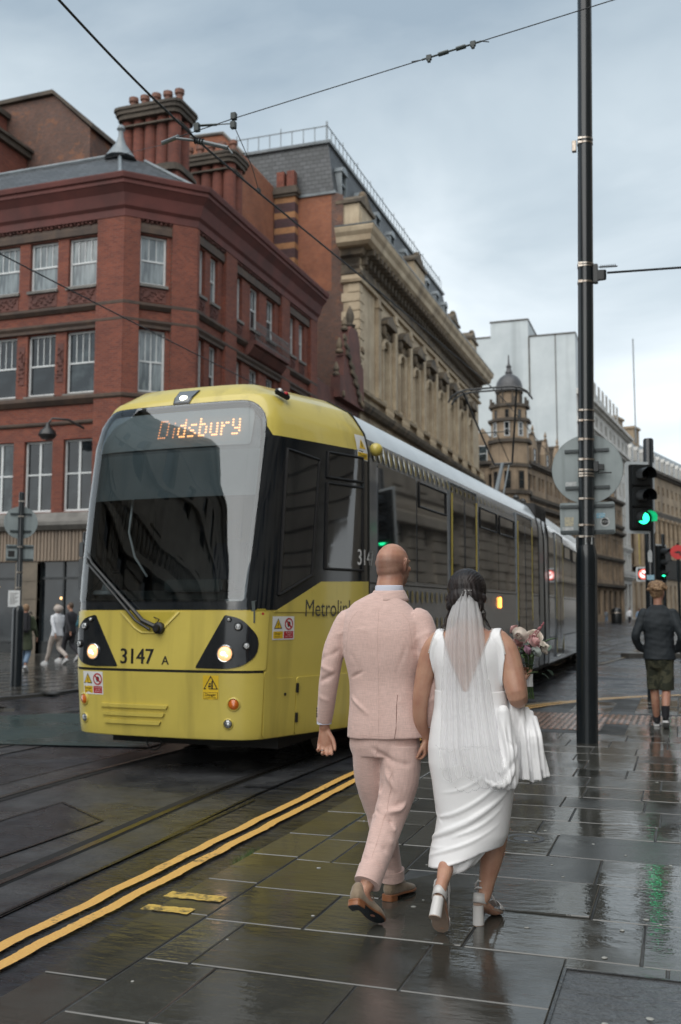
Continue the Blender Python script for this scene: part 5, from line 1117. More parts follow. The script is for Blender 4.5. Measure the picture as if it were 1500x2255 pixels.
mb = MB(); mb.box((-.32, 1.0, 1.25), (.22, 1.5, 1.38)); mb.box((-.28, 1.4, 1.35), (.18, 1.52, 2.25)); mb.box((-.16, 1.42, 2.25), (.06, 1.5, 2.5)); mb.build('driver_seat', mat('seat_cloth', (.02, .03, .05), .8), tram, bevel=.05)
mb = MB(); mb.lathe([(.13, 0), (.16, .015), (.15, .05), (.08, .06), (.06, .12), (.02, .13)], 18, c=(-.82, .28, 1.66)); mb.build('ticket_dish', mat('dish_grey', (.3, .32, .33), .35), tram, smooth='auto')
mb = MB(); mb.tube([(-.62, .50, 3.0), (-.66, .44, 2.7), (-.68, .40, 2.3), (-.58, .36, 2.05), (-.42, .34, 1.85)], .012, 6); mb.build('grab_rail', 'print_white', tram, smooth=True)
# wiper
mb = MB(); pts = [S(.05, 1.345, .045), S(-.12, 1.42, .07), S(-.42, 1.68, .06), S(-.78, 1.98, .045), S(-1.10, 2.24, .03)]; mb.tube(pts, [.026, .022, .016, .012, .009], 8)
pts = [S(-.05, 1.335, .05), S(-.20, 1.42, .06), S(-.54, 1.72, .035), S(-.85, 1.98, .03), S(-1.17, 2.23, .025)]; mb.tube(pts, [.014, .014, .012, .012, .010], 8)
wp = mb.build('wiper', 'iron_black', tram, smooth='auto'); mb = MB(); mb.lathe([(.055, 0), (.055, .05), (.035, .06), (.03, .09), (0, .09)], 16, SF(.04, 1.35, .01)); mb.build('spindle', 'rubber', wp, smooth='auto')
mb = MB(); mb.tube([S(.02, 1.38, .06), S(.05, 1.43, .05), S(-.02, 1.45, .03)], .006, 5); mb.build('washer_hose', 'rubber', wp)
# centre lamp in the crown
mb = MB(); patch(mb, [(-.11, 3.555), (.09, 3.555), (.16, 3.73), (-.15, 3.73)], S, .012, step=.06, back=-.01); lp_ = mb.build('crown_lamp', 'tram_black', tram)
mb = MB(); patch(mb, [(-.10, 3.565), (.08, 3.565), (.145, 3.72), (-.135, 3.72)], S, .016, step=.06); mb.build('lamp_cover', mat('smoke_cover', (.16, .18, .20), .15), lp_)
mb = MB(); mb.ball((0, 0, 0), (.035, .028, .02), 10, SF(.0, 3.60, .02)); mb.ball((.03, .01, 0), (.015, .015, .012), 8, SF(.0, 3.60, .02)); mb.build('bulb', mat('lamp_lit_small', (1, .95, .85), .3, emit=(1, .9, .7), estr=2.2), lp_, smooth=True)
# corner marker lamp
T = SF(1.22, 3.60, .02); mb = MB(); mb.cbox((0, 0, .02), (.16, .07, .05), T @ Matrix.Rotation(R_(-35), 4, 'Z')); mk = mb.build('marker_lamp', 'rubber', tram, bevel=.01)
for dx, m in ((-.04, 'print_white'), (.03, 'print_red')): mb = MB(); mb.ball((dx, 0, .045), (.026, .026, .02), 8, T @ Matrix.Rotation(R_(-35), 4, 'Z')); mb.build('lens', m, mk, smooth=True)
# --- passenger modules
def module(y0, y1, wins, doors, hops, sil):
    """one module side skin, glazing and doors; y measured from the nose"""
    mb = MB(); n = max(2, int((y1 - y0) / 1.0))
    for s in (1, -1):
        us = [s * (U(y0) + (y1 - y0) * i / n) for i in range(n + 1)]; shell_grid(mb, us, [.40, .6, 1.2, 1.84, 2.4, 3.0, 3.2, 3.36])
    mb.build('side_panel', 'tram_grey', tram, smooth='auto', weld=True)
    mb = MB()
    for s in (1, -1):
        us = [s * (U(y0) + (y1 - y0) * i / n) for i in range(n + 1)]; shell_grid(mb, us, [3.36, 3.42, 3.5, 3.6, 3.7, 3.8, 3.9, 4.0, 4.15, 4.3])
    mb.build('roof', 'tram_roof', tram, smooth=True, weld=True)
    for s in (1, -1):
        for a, b in wins:
            mb = MB(); P = rounded([(s * U(a), 1.86), (s * U(b), 1.86), (s * U(b), 3.12), (s * U(a), 3.12)], .04, 3); patch(mb, P, S, .010, step=.25, back=0); mb.build('side_window', 'tram_glass_tilted' if a < 4 else 'tram_glass', tram, smooth='auto')
        for a, b in hops:
            mb = MB(); P = [(s * U(a), 2.80), (s * U(b), 2.80), (s * U(b), 3.10), (s * U(a), 3.10)]; mb.tube([S(p[0], p[1], .014) for p in P + [P[0]]], .014, 5); mb.build('hopper_frame', 'rubber', tram)
            mb = MB(); mb.add([S(s * (U(a) + (U(b) - U(a)) * .12), 2.84, .0125), S(s * U(b) - s * .03, 2.84, .0125), S(s * U(b) - s * .03, 3.06, .0125), S(s * (U(a) + (U(b) - U(a)) * .12), 3.06, .0125)], [(0, 1, 2, 3)])
        for a, b in doors:
            mb = MB(); P = [(s * U(a), .50), (s * U(b), .50), (s * U(b), 3.26), (s * U(a), 3.26)]; patch(mb, rounded(P, .05, 3), S, .014, step=.3, back=0); d = mb.build('door', 'tram_black', tram, smooth='auto')
            c = (a + b) / 2
            for p, q in ((a + .14, c - .05), (c + .05, b - .14)):
                mb = MB(); patch(mb, rounded([(s * U(p), .85), (s * U(q), .85), (s * U(q), 3.1), (s * U(p), 3.1)], .04, 3), S, .022, step=.3, back=.01); mb.build('door_glass', 'tram_glass', d, smooth='auto')
            for p in (a + .07, b - .07): mb = MB(); mb.add([S(s * (U(p) + k * .045), v, .03) for k, v in ((-1, .6), (1, .6), (1, 3.14), (-1, 3.14))], [(0, 1, 2, 3)]); mb.build('yellow_strip', 'tram_yellow_print', d)
            for sgn in (-1, 1): mb = MB(); mb.add([S(s * (U(c) + sgn * .02 + k * .008), v, .024) for k, v in ((-1, .7), (1, .7), (1, 3.2), (-1, 3.2))], [(0, 1, 2, 3)]); mb.build('door_edge', 'rubber', d)
            mb = MB(); mb.tube([S(s * U(p), v, .02) for p, v in ((a, .5), (b, .5), (b, 3.28), (a, 3.28), (a, .5))], .02, 5); mb.build('door_frame', 'tram_silver', d)
        for z_ in (.935, 1.80): mb = MB(); mb.grid([[S(s * (UE + q - NY), z_, .004), S(s * (UE + q - NY), z_ + .014, .004)] for q in (y0, (y0 + y1) / 2, y1)]); mb.build('body_seam', 'gap_dark', tram)
module(1.75, 12.0, [(2.05, 3.48), (3.52, 4.92), (6.78, 8.15), (8.18, 9.55), (11.35, 11.9)], [(5.06, 6.64), (9.70, 11.24)], [(3.60, 4.86), (6.85, 8.05), (8.28, 9.48)], 0)
# articulation
mb = MB()
for s in (1, -1):
    shell_grid(mb, [s * (UE + y - NY) for y in (12.03, 12.3, 12.55)], [.42, .9, 1.5, 2.2, 3.0, 3.4, 3.6, 3.8, 4.0, 4.3]); shell_grid(mb, [s * (UE + y - NY) for y in (12.75, 13.0, 13.3)], [.42, .9, 1.5, 2.2, 3.0, 3.4, 3.6, 3.8, 4.0, 4.3])
mb.build('joint_cover', 'tram_silver', tram, smooth=True, weld=True)
mb = MB()
for k in range(9):
    y = 12.0 + k * .17; mb.box((-HW + .05 + bx(y), y, .45), (HW - .05 + bx(y), y + .1, 3.7))
mb.build('bellows', 'rubber', tram, bevel=.02)
module(13.33, 26.2, [(13.4, 14.3), (16.2, 18.2), (18.25, 20.2), (22.1, 24.0), (24.05, 26.0)], [(14.55, 16.05), (20.4, 21.95)], [(16.4, 18.0), (18.4, 20.0)], 0)
# tail cab
mb = MB(); prof = [(26.2, 1.0), (26.8, .985), (27.4, .93), (27.9, .86), (28.15, .74)]
for s in (1, -1):
    for vv, m_ in (([.33, .95, 1.52, 1.82], 0), ([3.2, 3.4, 3.6, 3.8, 4.0, 4.3], 0)):
        for i in range(len(prof) - 1):
            for j in range(len(vv) - 1):
                q = []
                for y, w in ((prof[i][0], prof[i][1]), (prof[i + 1][0], prof[i + 1][1])):
                    for v in (vv[j], vv[j + 1]): p = S0(s * (UE + 1), v); q.append((p.x * w + bx(y), y - max(0, v - 2) * .25 * (y - 26.2) / 2, p.z))
                mb.add([q[0], q[2], q[3], q[1]], [(0, 1, 2, 3)])
mb.box((-1.03 + bx(28), 27.9, .34), (1.03 + bx(28), 28.2, 1.5)); mb.box((-1.0 + bx(28), 27.55, 3.3), (1.0 + bx(28), 27.8, 3.72)); mb.build('tail_shell', 'tram_yellow', tram, smooth='auto')
mb = MB(); sh_ = lambda L: [(p[0] + bx(p[1]), p[1], p[2]) for p in L]; mb.add(sh_([(-1.36, 26.2, 1.82), (-1.0, 28.0, 1.5), (-.95, 27.7, 3.3), (-1.36, 26.2, 3.2)]), [(0, 1, 2, 3)]); mb.add(sh_([(1.405, 26.2, 1.82), (1.06, 28.0, 1.5), (1.0, 27.7, 3.3), (1.40, 26.2, 3.2)]), [(0, 1, 2, 3)]); mb.add(sh_([(-1.02, 28.05, 1.5), (1.02, 28.05, 1.5), (.98, 27.7, 3.3), (-.98, 27.7, 3.3)]), [(0, 1, 2, 3)]); mb.build('tail_glass', 'tram_glass', tram)
# oval livery pattern
mb = MB()
def oval(y, v, w, h):
    mb.add([S(U(y) + w * math.cos(a), v + h * math.sin(a), .012) for a in [2 * math.pi * i / 14 for i in range(14)]], [tuple(range(14))])
y = 1.95
for k in range(30): oval(y, 3.235, max(.012, .075 - .0024 * k), .105 - .0017 * k); y += .175 + .004 * k
for row, v in enumerate((1.68, 1.36)):
    y = 1.95
    for k in range(30 - row * 6): oval(y, v, max(.012, .07 - .0024 * k), .085 - .001 * k); y += .18 + .004 * k
tag(mb.build('oval_pattern', mat('oval_yellow', (0.24, 0.195, 0.06), 0.2, coat=.5), tram), kind='stuff')
mb = MB(); mb.ball((0, 0, 0), .075, 16, SF(UE + .15, 3.24, .05)); mb.build('mirror_camera', 'tram_yellow', tram, smooth=True)
mb = MB(); rect(mb, U(1.50), U(1.72), 3.10, 3.37, .009); q = mb.build('voltage_notice', 'print_white', tram); mb = MB(); rect(mb, U(1.50) + .01, U(1.72) - .01, 3.11, 3.18, .010); tri(mb, U(1.61), 3.26, .075, .0105); mb.build('print', 'print_sign_yellow', q); mb = MB(); text(mb, 'Danger', .05, S, U(1.61), 3.15, .0112); rect(mb, U(1.61) - .008, U(1.61) + .008, 3.24, 3.30, .0112); mb.build('print', 'print_black', q)
mb = MB(); mb.box((HW + .004, 8.2, 1.56), (HW + .03, 8.28, 1.74)); mb.build('side_indicator', mat('lamp_amber_lit', (1, .4, .1), .3, emit=(1, .33, .05), estr=2.5), tram, bevel=.01)
mb = MB(); mb.box((HW + .004 + bx(25.6), 25.6, 1.56), (HW + .03 + bx(25.6), 25.68, 1.74)); mb.build('side_indicator', 'lamp_amber_lit', tram, bevel=.01)
for yy in (1.75, 12.0, 13.33, 26.2):
    mb = MB(); 
    for s in (1, -1): mb.tube([S(s * (UE + yy - NY), v, .004) for v in (.42, 1.5, 3.2, 3.4, 3.6, 3.8)], .012, 5)
    mb.build('module_joint', 'gap_dark', tram)
# underframe, bogies
mb = MB(); mb.box((-.95, .6, .2), (.9, 12.6, .46)); mb.box((-1.2, 3.9, .28), (1.2, 12.6, .46)); mb.add([(p[0] + bx(p[1]), p[1], p[2]) for p in ((-1.2, 12.6, .28), (1.2, 12.6, .28), (1.2, 27.0, .28), (-1.2, 27.0, .28), (-1.2, 12.6, .46), (1.2, 12.6, .46), (1.2, 27.0, .46), (-1.2, 27.0, .46))], [(0, 1, 2, 3), (0, 1, 5, 4), (1, 2, 6, 5), (2, 3, 7, 6), (3, 0, 4, 7)]); mb.build('underframe', 'under_black', tram)
for yb in (1.9, 12.7, 23.6):
    for yy in (yb, yb + 1.8):
        for s in (-1, 1):
            mb = MB(); X_ = lambda q: q + bx(yy); mb.tube([(X_(s * .70), yy, .31), (X_(s * .80), yy, .31)], .30, 28); mb.tube([(X_(s * .66), yy, .31), (X_(s * .70), yy, .31)], .33, 28); mb.tube([(X_(s * .80), yy, .31), (X_(s * .83), yy, .31)], .09, 12); mb.build('wheel', 'wheel_steel', tram, smooth='auto')
mb = MB(); c = [(.0 + .085 * math.cos(a), .30, .28 + .11 * math.sin(a)) for a in [2 * math.pi * i / 18 for i in range(19)]]; mb.tube([(p[0] - .28, p[1], p[2]) for p in c], .008, 5); mb.build('coupler_hose', 'rubber', tram, smooth=True)
# pantograph
pg = MB(); py = 13.9
pg.box((-.7, py - .1, 3.93), (.7, py + .9, 4.0)); 
for x in (-.6, .6):
    for yy in (py, py + .8): pg.lathe([(.05, 3.86), (.08, 3.92), (.05, 3.98), (.08, 4.04), (.04, 4.1)], 8, c=(x, yy, 0))
pb = pg.build('pantograph', 'iron_black', tram, smooth='auto')
m_ = MB(); m_.tube([(0, py + .5, 4.05), (-.02, py + 1.55, 5.05)], [.06, .045], 8); m_.tube([(.18, py + .5, 4.02), (.15, py + 1.5, 5.0)], .02, 6); m_.build('lower_arm', 'grey_rail', pb)
m_ = MB(); 
for s in (-1, 1): m_.tube([(s * .22, py + 1.55, 5.05), (s * .62, py + .2, 6.55)], .024, 6)
m_.tube([(-.22, py + 1.55, 5.05), (.22, py + 1.55, 5.05)], .035, 6); m_.tube([(-.35, py + .8, 5.7), (.35, py + .8, 5.7)], .012, 5); m_.tube([(0, py + .8, 5.7), (.15, py + 1.5, 5.1)], .01, 5); m_.build('upper_arm', 'iron_black', pb)
m_ = MB()
for yy in (py + .05, py + .35): m_.tube([(-.95, yy, 6.33), (-.88, yy, 6.46), (-.72, yy, 6.56), (-.5, yy, 6.60), (.5, yy, 6.60), (.72, yy, 6.56), (.88, yy, 6.46), (.95, yy, 6.33)], .022, 6)
for x in (-.62, -.3, .3, .62): m_.tube([(x, py + .05, 6.56), (x, py + .35, 6.56)], .014, 5)
m_.build('contact_head', 'iron_black', pb, smooth='auto')
# ================================================================= street furniture
mat('pole_black', (0.006, 0.009, 0.012), 0.24, (0.012, 0.016, 0.019), nscale=2.5, coat=0.15, bump=0.03, bscale=25, stretch=(1, 1, .3), streak=(0.15, 14, (0.03, 0.035, 0.036)))
mat('steel_band', (0.45, 0.42, 0.38), 0.3, (0.25, 0.2, 0.16), metal=0.9, nscale=20)
mat('sign_back', (0.27, 0.31, 0.315), 0.45, (0.22, 0.255, 0.26), nscale=2.5, streak=(0.35, 9, (0.10, 0.12, 0.12)), metal=0.2)
mat('sign_channel', (0.05, 0.065, 0.07), 0.4)
mat('sticker_white', (0.5, 0.52, 0.52), 0.5, (0.3, 0.32, 0.33), nscale=40); mat('sticker_cream', (0.50, 0.45, 0.30), 0.5, (0.25, 0.25, 0.22), nscale=50); mat('sticker_blue', (0.10, 0.35, 0.5), 0.5, (0.4, 0.5, 0.55), nscale=60)
mat('signal_black', (0.006, 0.008, 0.009), 0.35, (0.012, 0.014, 0.015)); mat('backboard_white', (0.48, 0.52, 0.54), 0.4)
mat('green_lit', (0, .8, .35), 0.3, emit=(0.02, 1.0, 0.38), estr=2.2); mat('green_soft', (0, .4, .2), 0.3, emit=(0.02, 0.8, 0.35), estr=1.2)
mat('dead_lens', (0.01, 0.009, 0.009), 0.15, coat=0.5); mat('red_sign', (0.55, 0.03, 0.03), 0.4); mat('red_lit', (0.8, 0.1, 0.08), 0.4, emit=(1, 0.16, 0.1), estr=0.4); mat('white_lit', (0.8, 0.8, 0.8), 0.4, emit=(1, 0.9, 0.9), estr=0.75)
pole = thing('overhead_line_mast', 'tall glossy black steel mast with steel bands standing right of the bride', 'pole', (-1.03, 11.59, 0)); pole.rotation_euler = (0, R_(1.15), 0)
mb = MB(); mb.lathe([(.119, -.005), (.119, 2.02), (.117, 2.08), (.108, 2.14), (.095, 2.19), (.089, 2.21), (.087, 5.3), (.082, 9.6), (.03, 9.64)], 32); mb.build('shaft', 'pole_black', pole, smooth='auto')
mb = MB(); mb.lathe([(.1215, 1.2), (.1215, 1.203)], 32); mb.lathe([(.1205, 1.74), (.1205, 1.744)], 32); mb.build('weld_line', 'signal_black', pole)
for z, r, h in ((2.29, .0905, .018), (2.50 - .08, .0905, .018), (2.72, .0905, .018), (2.98, .0905, .018), (3.01, .0905, .018), (3.05, .0905, .018), (3.17, .0905, .02), (3.40, .0905, .022), (3.62, .0905, .018), (3.74, .0905, .016), (5.25, .089, .022), (5.44, .089, .018), (5.47, .089, .018), (6.93, .087, .02), (6.98, .087, .02)):
    mb = MB(); mb.lathe([(r, z), (r + .004, z + .001), (r + .004, z + h), (r, z + h + .001)], 28); mb.cbox((-.05, -r - .001, z + h / 2), (.05, .012, h * 1.3)); mb.build('steel_band', 'steel_band', pole, smooth='auto')
mb = MB(); mb.cbox((-.125, -.0, 6.93), (.05, .06, .13)); mb.build('clamp', 'steel_band', pole, bevel=.005)
mb = MB(); mb.cbox((.115, 0, 5.36), (.05, .09, .22)); mb.prism([(.13, -.03), (.21, -.02), (.24, 0), (.21, .02), (.13, .03)], 5.28, 5.40); mb.build('wire_bracket', 'signal_black', pole, bevel=.006)
mb = MB(); mb.tube([(.15, 0, 5.44), (.36, 0, 5.43)], .008, 6)
for k in range(9): mb.lathe([(.009, 0), (.026, .003), (.009, .01)], 10, Matrix.Translation((.17 + k * .02, 0, 5.44)) @ Matrix.Rotation(R_(90), 4, 'Y'))
mb.build('insulator', 'signal_black', pole, smooth='auto')
mb = MB(); mb.cbox((.11, .0, 3.10), (.06, .08, .12)); mb.prism([(.12, -.025), (.20, -.015), (.20, .015), (.12, .025)], 3.06, 3.13); mb.tube([(.13, 0, 3.03), (.28, 0, 3.03)], .01, 6); mb.build('small_bracket', 'signal_black', pole, bevel=.005)
mb = MB(); mb.cbox((-.10, 0, 2.22), (.03, .06, .16)); mb.build('cable_box', 'signal_black', pole, bevel=.005)
mb = MB(); T = Matrix.Rotation(R_(15), 4, 'Z') @ Matrix.Translation((0, -.0925, 2.21)); mb.add([T @ Vector(p) for p in ((-.03, .004, -.0), (.05, .012, 0), (.05, .012, .10), (-.03, .004, .10))], [(0, 1, 2, 3)]); st_ = mb.build('sticker', 'sticker_white', pole); mb = MB()
for k in range(6): mb.box((-.02 + k * .01, -.0955, 2.235), (-.015 + k * .01, -.0945, 2.28 + .01 * (k % 2)), Matrix.Rotation(R_(15), 4, 'Z'))
mb.build('print', 'print_black', st_)
# two sign plates facing away from us
def plate(nm, label, loc, shape, rails, par_bits, rz=0):
    r = thing(nm, label, 'road sign', loc, rz); TP_ = Matrix(((1, 0, 0, 0), (0, 0, 1, 0), (0, 1, 0, 0), (0, 0, 0, 1)))
    mb = MB(); mb.prism(shape, -.002, .002, TP_); mb.build('plate', 'sign_back', r)
    mb = MB(); n = len(shape)
    for i in range(n):
        a = shape[i]; b = shape[(i + 1) % n]; mb.add([(a[0], -.006, a[1]), (b[0], -.006, b[1]), (b[0] * 1.012, -.004, b[1] * 1.012), (a[0] * 1.012, -.004, a[1] * 1.012), (b[0] * 1.012, .006, b[1] * 1.012), (a[0] * 1.012, .006, a[1] * 1.012)], [(0, 1, 2, 3), (3, 2, 4, 5)])
    mb.build('edge', 'sign_back', r)
    for w, z in rails: mb = MB(); mb.box((-w, -.03, z - .018), (w, -.006, z + .018)); mb.box((-w, -.034, z - .006), (w, -.03, z + .006)); mb.build('rail', 'sign_channel', r)
    for (m, pts) in par_bits: mb = MB(); mb.add([(p[0], -.0045, p[1]) for p in pts], [tuple(range(len(pts)))]); mb.build('sticker', m, r)
    return r
circ = [(.398 * math.cos(a), .398 * math.sin(a)) for a in [2 * math.pi * i / 48 for i in range(48)]]
rc = lambda x, z, w, h: [(x, z), (x + w, z), (x + w, z + h), (x, z + h)]
plate('round_sign', 'large round grey sign back strapped to the black mast', (-0.968, 11.71, 3.09), circ, [(.25, .215), (.25, -.215)], [('sticker_white', rc(-.25, -.19, .125, .05))])
pl2 = plate('square_sign', 'grey rectangular sign back with stickers below the round sign on the black mast', (-0.980, 11.71, 2.52), rounded([(-.305, -.185), (.305, -.185), (.305, .185), (-.305, .185)], .03, 4), [(.30, .14), (.30, -.155)],
      [('sticker_cream', rc(-.255, -.085, .1, .105)), ('sticker_white', rc(-.28, -.145, .12, .05)), ('sticker_blue', rc(.10, -.0, .10, .06)), ('sticker_white', [(.195 + .055 * math.cos(a), -.045 + .055 * math.sin(a)) for a in [.4 * i for i in range(16)]])])
mb = MB(); mb.add([(.195 + .04 * math.cos(.4 * i), -.0052, -.045 + .04 * math.sin(.4 * i)) for i in range(16)], [tuple(range(16))]); mb.build('sticker_print', 'print_black', pl2)
mb = MB(); T_ = Matrix.Translation((.195, -.0060, -.045)) @ Matrix.Rotation(R_(90), 4, 'X'); vs, fs = textpolys('WOW', .035); mb.add([(x, y, 0) for x, y in vs], fs, T_); mb.build('sticker_print', 'sticker_white', pl2)

def signal_head(par, T, w=.50, h=1.22, lit=2, board=True, gm='green_lit', gs='green_lit'):
    """three-aspect head facing -y"""
    if board:
        mb = MB(); mb.prism(rounded([(-w / 2, -h / 2), (w / 2, -h / 2), (w / 2, h / 2), (-w / 2, h / 2)], .05, 4), -.01, .0, T @ Matrix(((1, 0, 0, 0), (0, 0, -1, 0), (0, 1, 0, 0), (0, 0, 0, 1)))); mb.build('backboard', 'backboard_white', par)
        w2, h2 = w - .10, h - .10; mb = MB(); mb.prism(rounded([(-w2 / 2, -h2 / 2), (w2 / 2, -h2 / 2), (w2 / 2, h2 / 2), (-w2 / 2, h2 / 2)], .04, 4), .002, .014, T @ Matrix(((1, 0, 0, 0), (0, 0, -1, 0), (0, 1, 0, 0), (0, 0, 0, 1)))); mb.build('backboard_face', 'signal_black', par)
    for k in range(3):
        z = .36 - k * .36; mb = MB(); mb.cbox((0, -.02, z), (.31, .2, .34), T); hd = mb.build('signal_case', 'signal_black', par, bevel=.02)
        TL_ = T @ Matrix.Translation((0, -.125, z)) @ Matrix.Rotation(R_(90), 4, 'X'); mb = MB(); mb.lathe([(.125, -.02), (.125, .005), (.108, .008)], 24, TL_); mb.build('lens_ring', 'signal_black', hd, smooth='auto')
        mb = MB(); mb.lathe([(.107, .004), (.07, .018), (0, .024)], 24, TL_); mb.build('lens', gm if k == lit else 'dead_lens', hd, smooth=True)
        mb = MB(); P = []
        for i in range(17):
            a = R_(-25 + 230 * i / 16); L = .29 + .04 * max(0, math.sin(a))
            P.append([(.122 * math.cos(a), -.13, z + .122 * math.sin(a)), (.124 * math.cos(a), -.13 - L, z + .124 * math.sin(a) - .02)])
        mb.grid(P, T=T); mb.build('visor', 'signal_black', hd, smooth=True)
sg = thing('traffic_light', 'traffic light showing green on the right, on a black pole beyond the kerb corner', 'traffic light', (-.48, 17.54, 0)); sg.rotation_euler = (0, R_(.7), 0)
mb = MB(); mb.lathe([(.085, -.01), (.085, 4.35), (.07, 4.38)], 24); mb.build('pole', 'pole_black', sg, smooth='auto')
signal_head(sg, Matrix.Translation((-.14, -.14, 3.36)) @ Matrix.Rotation(R_(23), 4, 'Z'))
mb = MB(); mb.add([(-.035, -.0875, 2.28), (.03, -.0875, 2.27), (.035, -.0875, 2.44), (0, -.0875, 2.5), (-.04, -.0875, 2.43)], [(0, 1, 2, 3, 4)]); mb.build('sticker', 'sticker_white', sg)
mb = MB(); mb.add([(-.06, -.088, 1.98), (.06, -.088, 1.98), (.06, -.088, 2.06), (-.06, -.088, 2.06)], [(0, 1, 2, 3)]); mb.build('sticker', 'sticker_blue', sg)
s2 = thing('traffic_light', 'smaller second green traffic light edge-on behind the front light pole', 'traffic light', (-.48, 34.9, 0.1), R_(0))
mb = MB(); mb.lathe([(.06, 0), (.06, 3.9), (.04, 3.92)], 16); mb.build('pole', 'pole_black', s2, smooth='auto')
signal_head(s2, Matrix.Translation((-.1, -.1, 2.95)) @ Matrix.Rotation(R_(48), 4, 'Z'), w=.62, h=1.25)
nl = thing('no_left_turn_sign', 'small lit no left turn sign in a pale square frame beside the far traffic light', 'road sign', (-1.12, 34.7, 2.68))
T2 = Matrix(((1, 0, 0, 0), (0, 0, -1, 0), (0, 1, 0, 0), (0, 0, 0, 1)))
mb = MB(); mb.prism(rounded([(-.24, -.24), (.24, -.24), (.24, .24), (-.24, .24)], .05, 3), 0, .04, T2); mb.build('frame', 'backboard_white', nl); mb = MB(); mb.prism(rounded([(-.19, -.19), (.19, -.19), (.19, .19), (-.19, .19)], .03, 3), .04, .046, T2); mb.build('face', 'signal_black', nl)
ng = lambda r, n=28: [(r * math.cos(2 * math.pi * i / n), r * math.sin(2 * math.pi * i / n)) for i in range(n)]
mb = MB(); mb.prism(ng(.17), .046, .050, T2); mb.build('ring', 'red_lit', nl); mb = MB(); mb.prism(ng(.12), .050, .054, T2); mb.build('disc', 'white_lit', nl)
mb = MB(); mb.prism([(.02, -.09), (.06, -.09), (.06, .03), (-.02, .03), (-.02, .07), (-.08, .01), (-.02, -.04), (-.02, -.01), (.02, -.01)], .054, .058, T2); mb.build('arrow', 'print_black', nl); mb = MB(); mb.prism([(-.1, .07), (-.07, .1), (.1, -.07), (.07, -.1)], .058, .061, T2); mb.build('bar', 'red_lit', nl)
mb = MB(); mb.tube([(0, .02, 0), (.6, .1, 0)], .02, 6); mb.build('arm', 'signal_black', nl)
rs = thing('red_round_sign', 'round red turn sign above black signal boxes at the right edge', 'road sign', (-.02, 34.4, 3.38))
mb = MB(); mb.prism(ng(.235), 0, .02, T2); mb.build('disc', 'red_sign', rs); mb = MB(); mb.prism([(-.13, -.0), (.03, .05), (.03, .02), (.09, .03), (.10, -.12), (.06, -.12), (.04, -.02), (.03, -.03), (-.02, -.05)], .02, .024, T2); mb.build('arrow', 'print_black', rs)
mb = MB(); mb.tube([(0, .05, -3.3), (0, .05, .3)], .045, 12); mb.build('pole', 'pole_black', rs)
bs = thing('traffic_light', 'black backs of traffic signal boxes below the red round sign', 'traffic light', (-.22, 34.6, 2.85))
mb = MB(); mb.cbox((-.1, 0, .1), (.18, .25, .9)); mb.cbox((.15, .05, -.05), (.34, .3, .62)); mb.build('case', 'signal_black', bs, bevel=.02); mb = MB(); mb.tube([(.05, 0, 0), (.2, -.1, 0)], .02, 6); mb.build('bracket', 'signal_black', bs)
# left pole with sign backs and a notice
lp_t = thing('sign_post', 'black post on the left pavement carrying a round and a square grey sign back', 'pole', (-12.26, 16.49, 0), R_(38))
mb = MB(); mb.lathe([(.11, 0), (.11, 1.45), (.095, 1.52), (.055, 1.58), (.055, 3.78), (.03, 3.8)], 18); mb.build('shaft', 'pole_black', lp_t, smooth='auto')
for z in (1.9, 2.2, 2.7, 3.3, 3.6): mb = MB(); mb.lathe([(.056, z), (.062, z), (.062, z + .03), (.056, z + .03)], 14); mb.build('clamp', 'steel_band', lp_t)
circ2 = [(p[0] * .80, p[1] * .80) for p in circ]
plate('round_sign', 'round grey sign back on the thin black post at the left edge', (-12.26 - .05, 16.49 + .06, 3.2), circ2, [(.2, .17), (.2, -.17)], [('sticker_white', rc(.05, .12, .09, .05))], R_(38))
plate('square_sign', 'square grey sign back below the round one on the left post', (-12.26 - .05, 16.49 + .06, 2.60), rounded([(-.26, -.16), (.26, -.16), (.26, .16), (-.26, .16)], .02, 3), [(.25, .12), (.25, -.13)], [('print_black', rc(-.22, -.08, .12, .12))], R_(38))
nn_ = thing('paper_notice', 'white paper notice tied round the left sign post', 'notice', (-12.30, 16.40, 1.70), R_(38)); mb = MB(); mb.box((-.11, -.02, -.16), (.11, -.014, .16)); mb.build('sheet', 'print_white', nn_)
mb = MB(); 
for k in range(9): mb.box((-.08, -.0215, .10 - k * .025), (.08 - .03 * (k % 3), -.0202, .108 - k * .025))
mb.build('print', 'print_grey', nn_)
lt = thing('traffic_light', 'dark unlit traffic light on the left pavement half hidden behind the tram', 'traffic light', (-12.55, 19.2, 0), R_(65))
mb = MB(); mb.lathe([(.06, 0), (.06, 3.2), (.04, 3.22)], 14); mb.build('pole', 'pole_black', lt, smooth='auto'); signal_head(lt, Matrix.Translation((-.05, -.14, 2.45)), board=False, lit=9)
# litter bin far down the street
lb = thing('litter_bin', 'black litter bin on the far pavement before the pale stone building', 'litter bin', (-6.9, 118, 0)); mb = MB(); mb.lathe([(.55, 0), (.6, .2), (.6, 1.5), (.45, 1.75), (.1, 1.85)], 14); mb.build('body', 'signal_black', lb, smooth='auto'); mb = MB(); mb.lathe([(.62, 1.2), (.64, 1.25), (.62, 1.3)], 14); mb.build('rim', 'steel_band', lb)

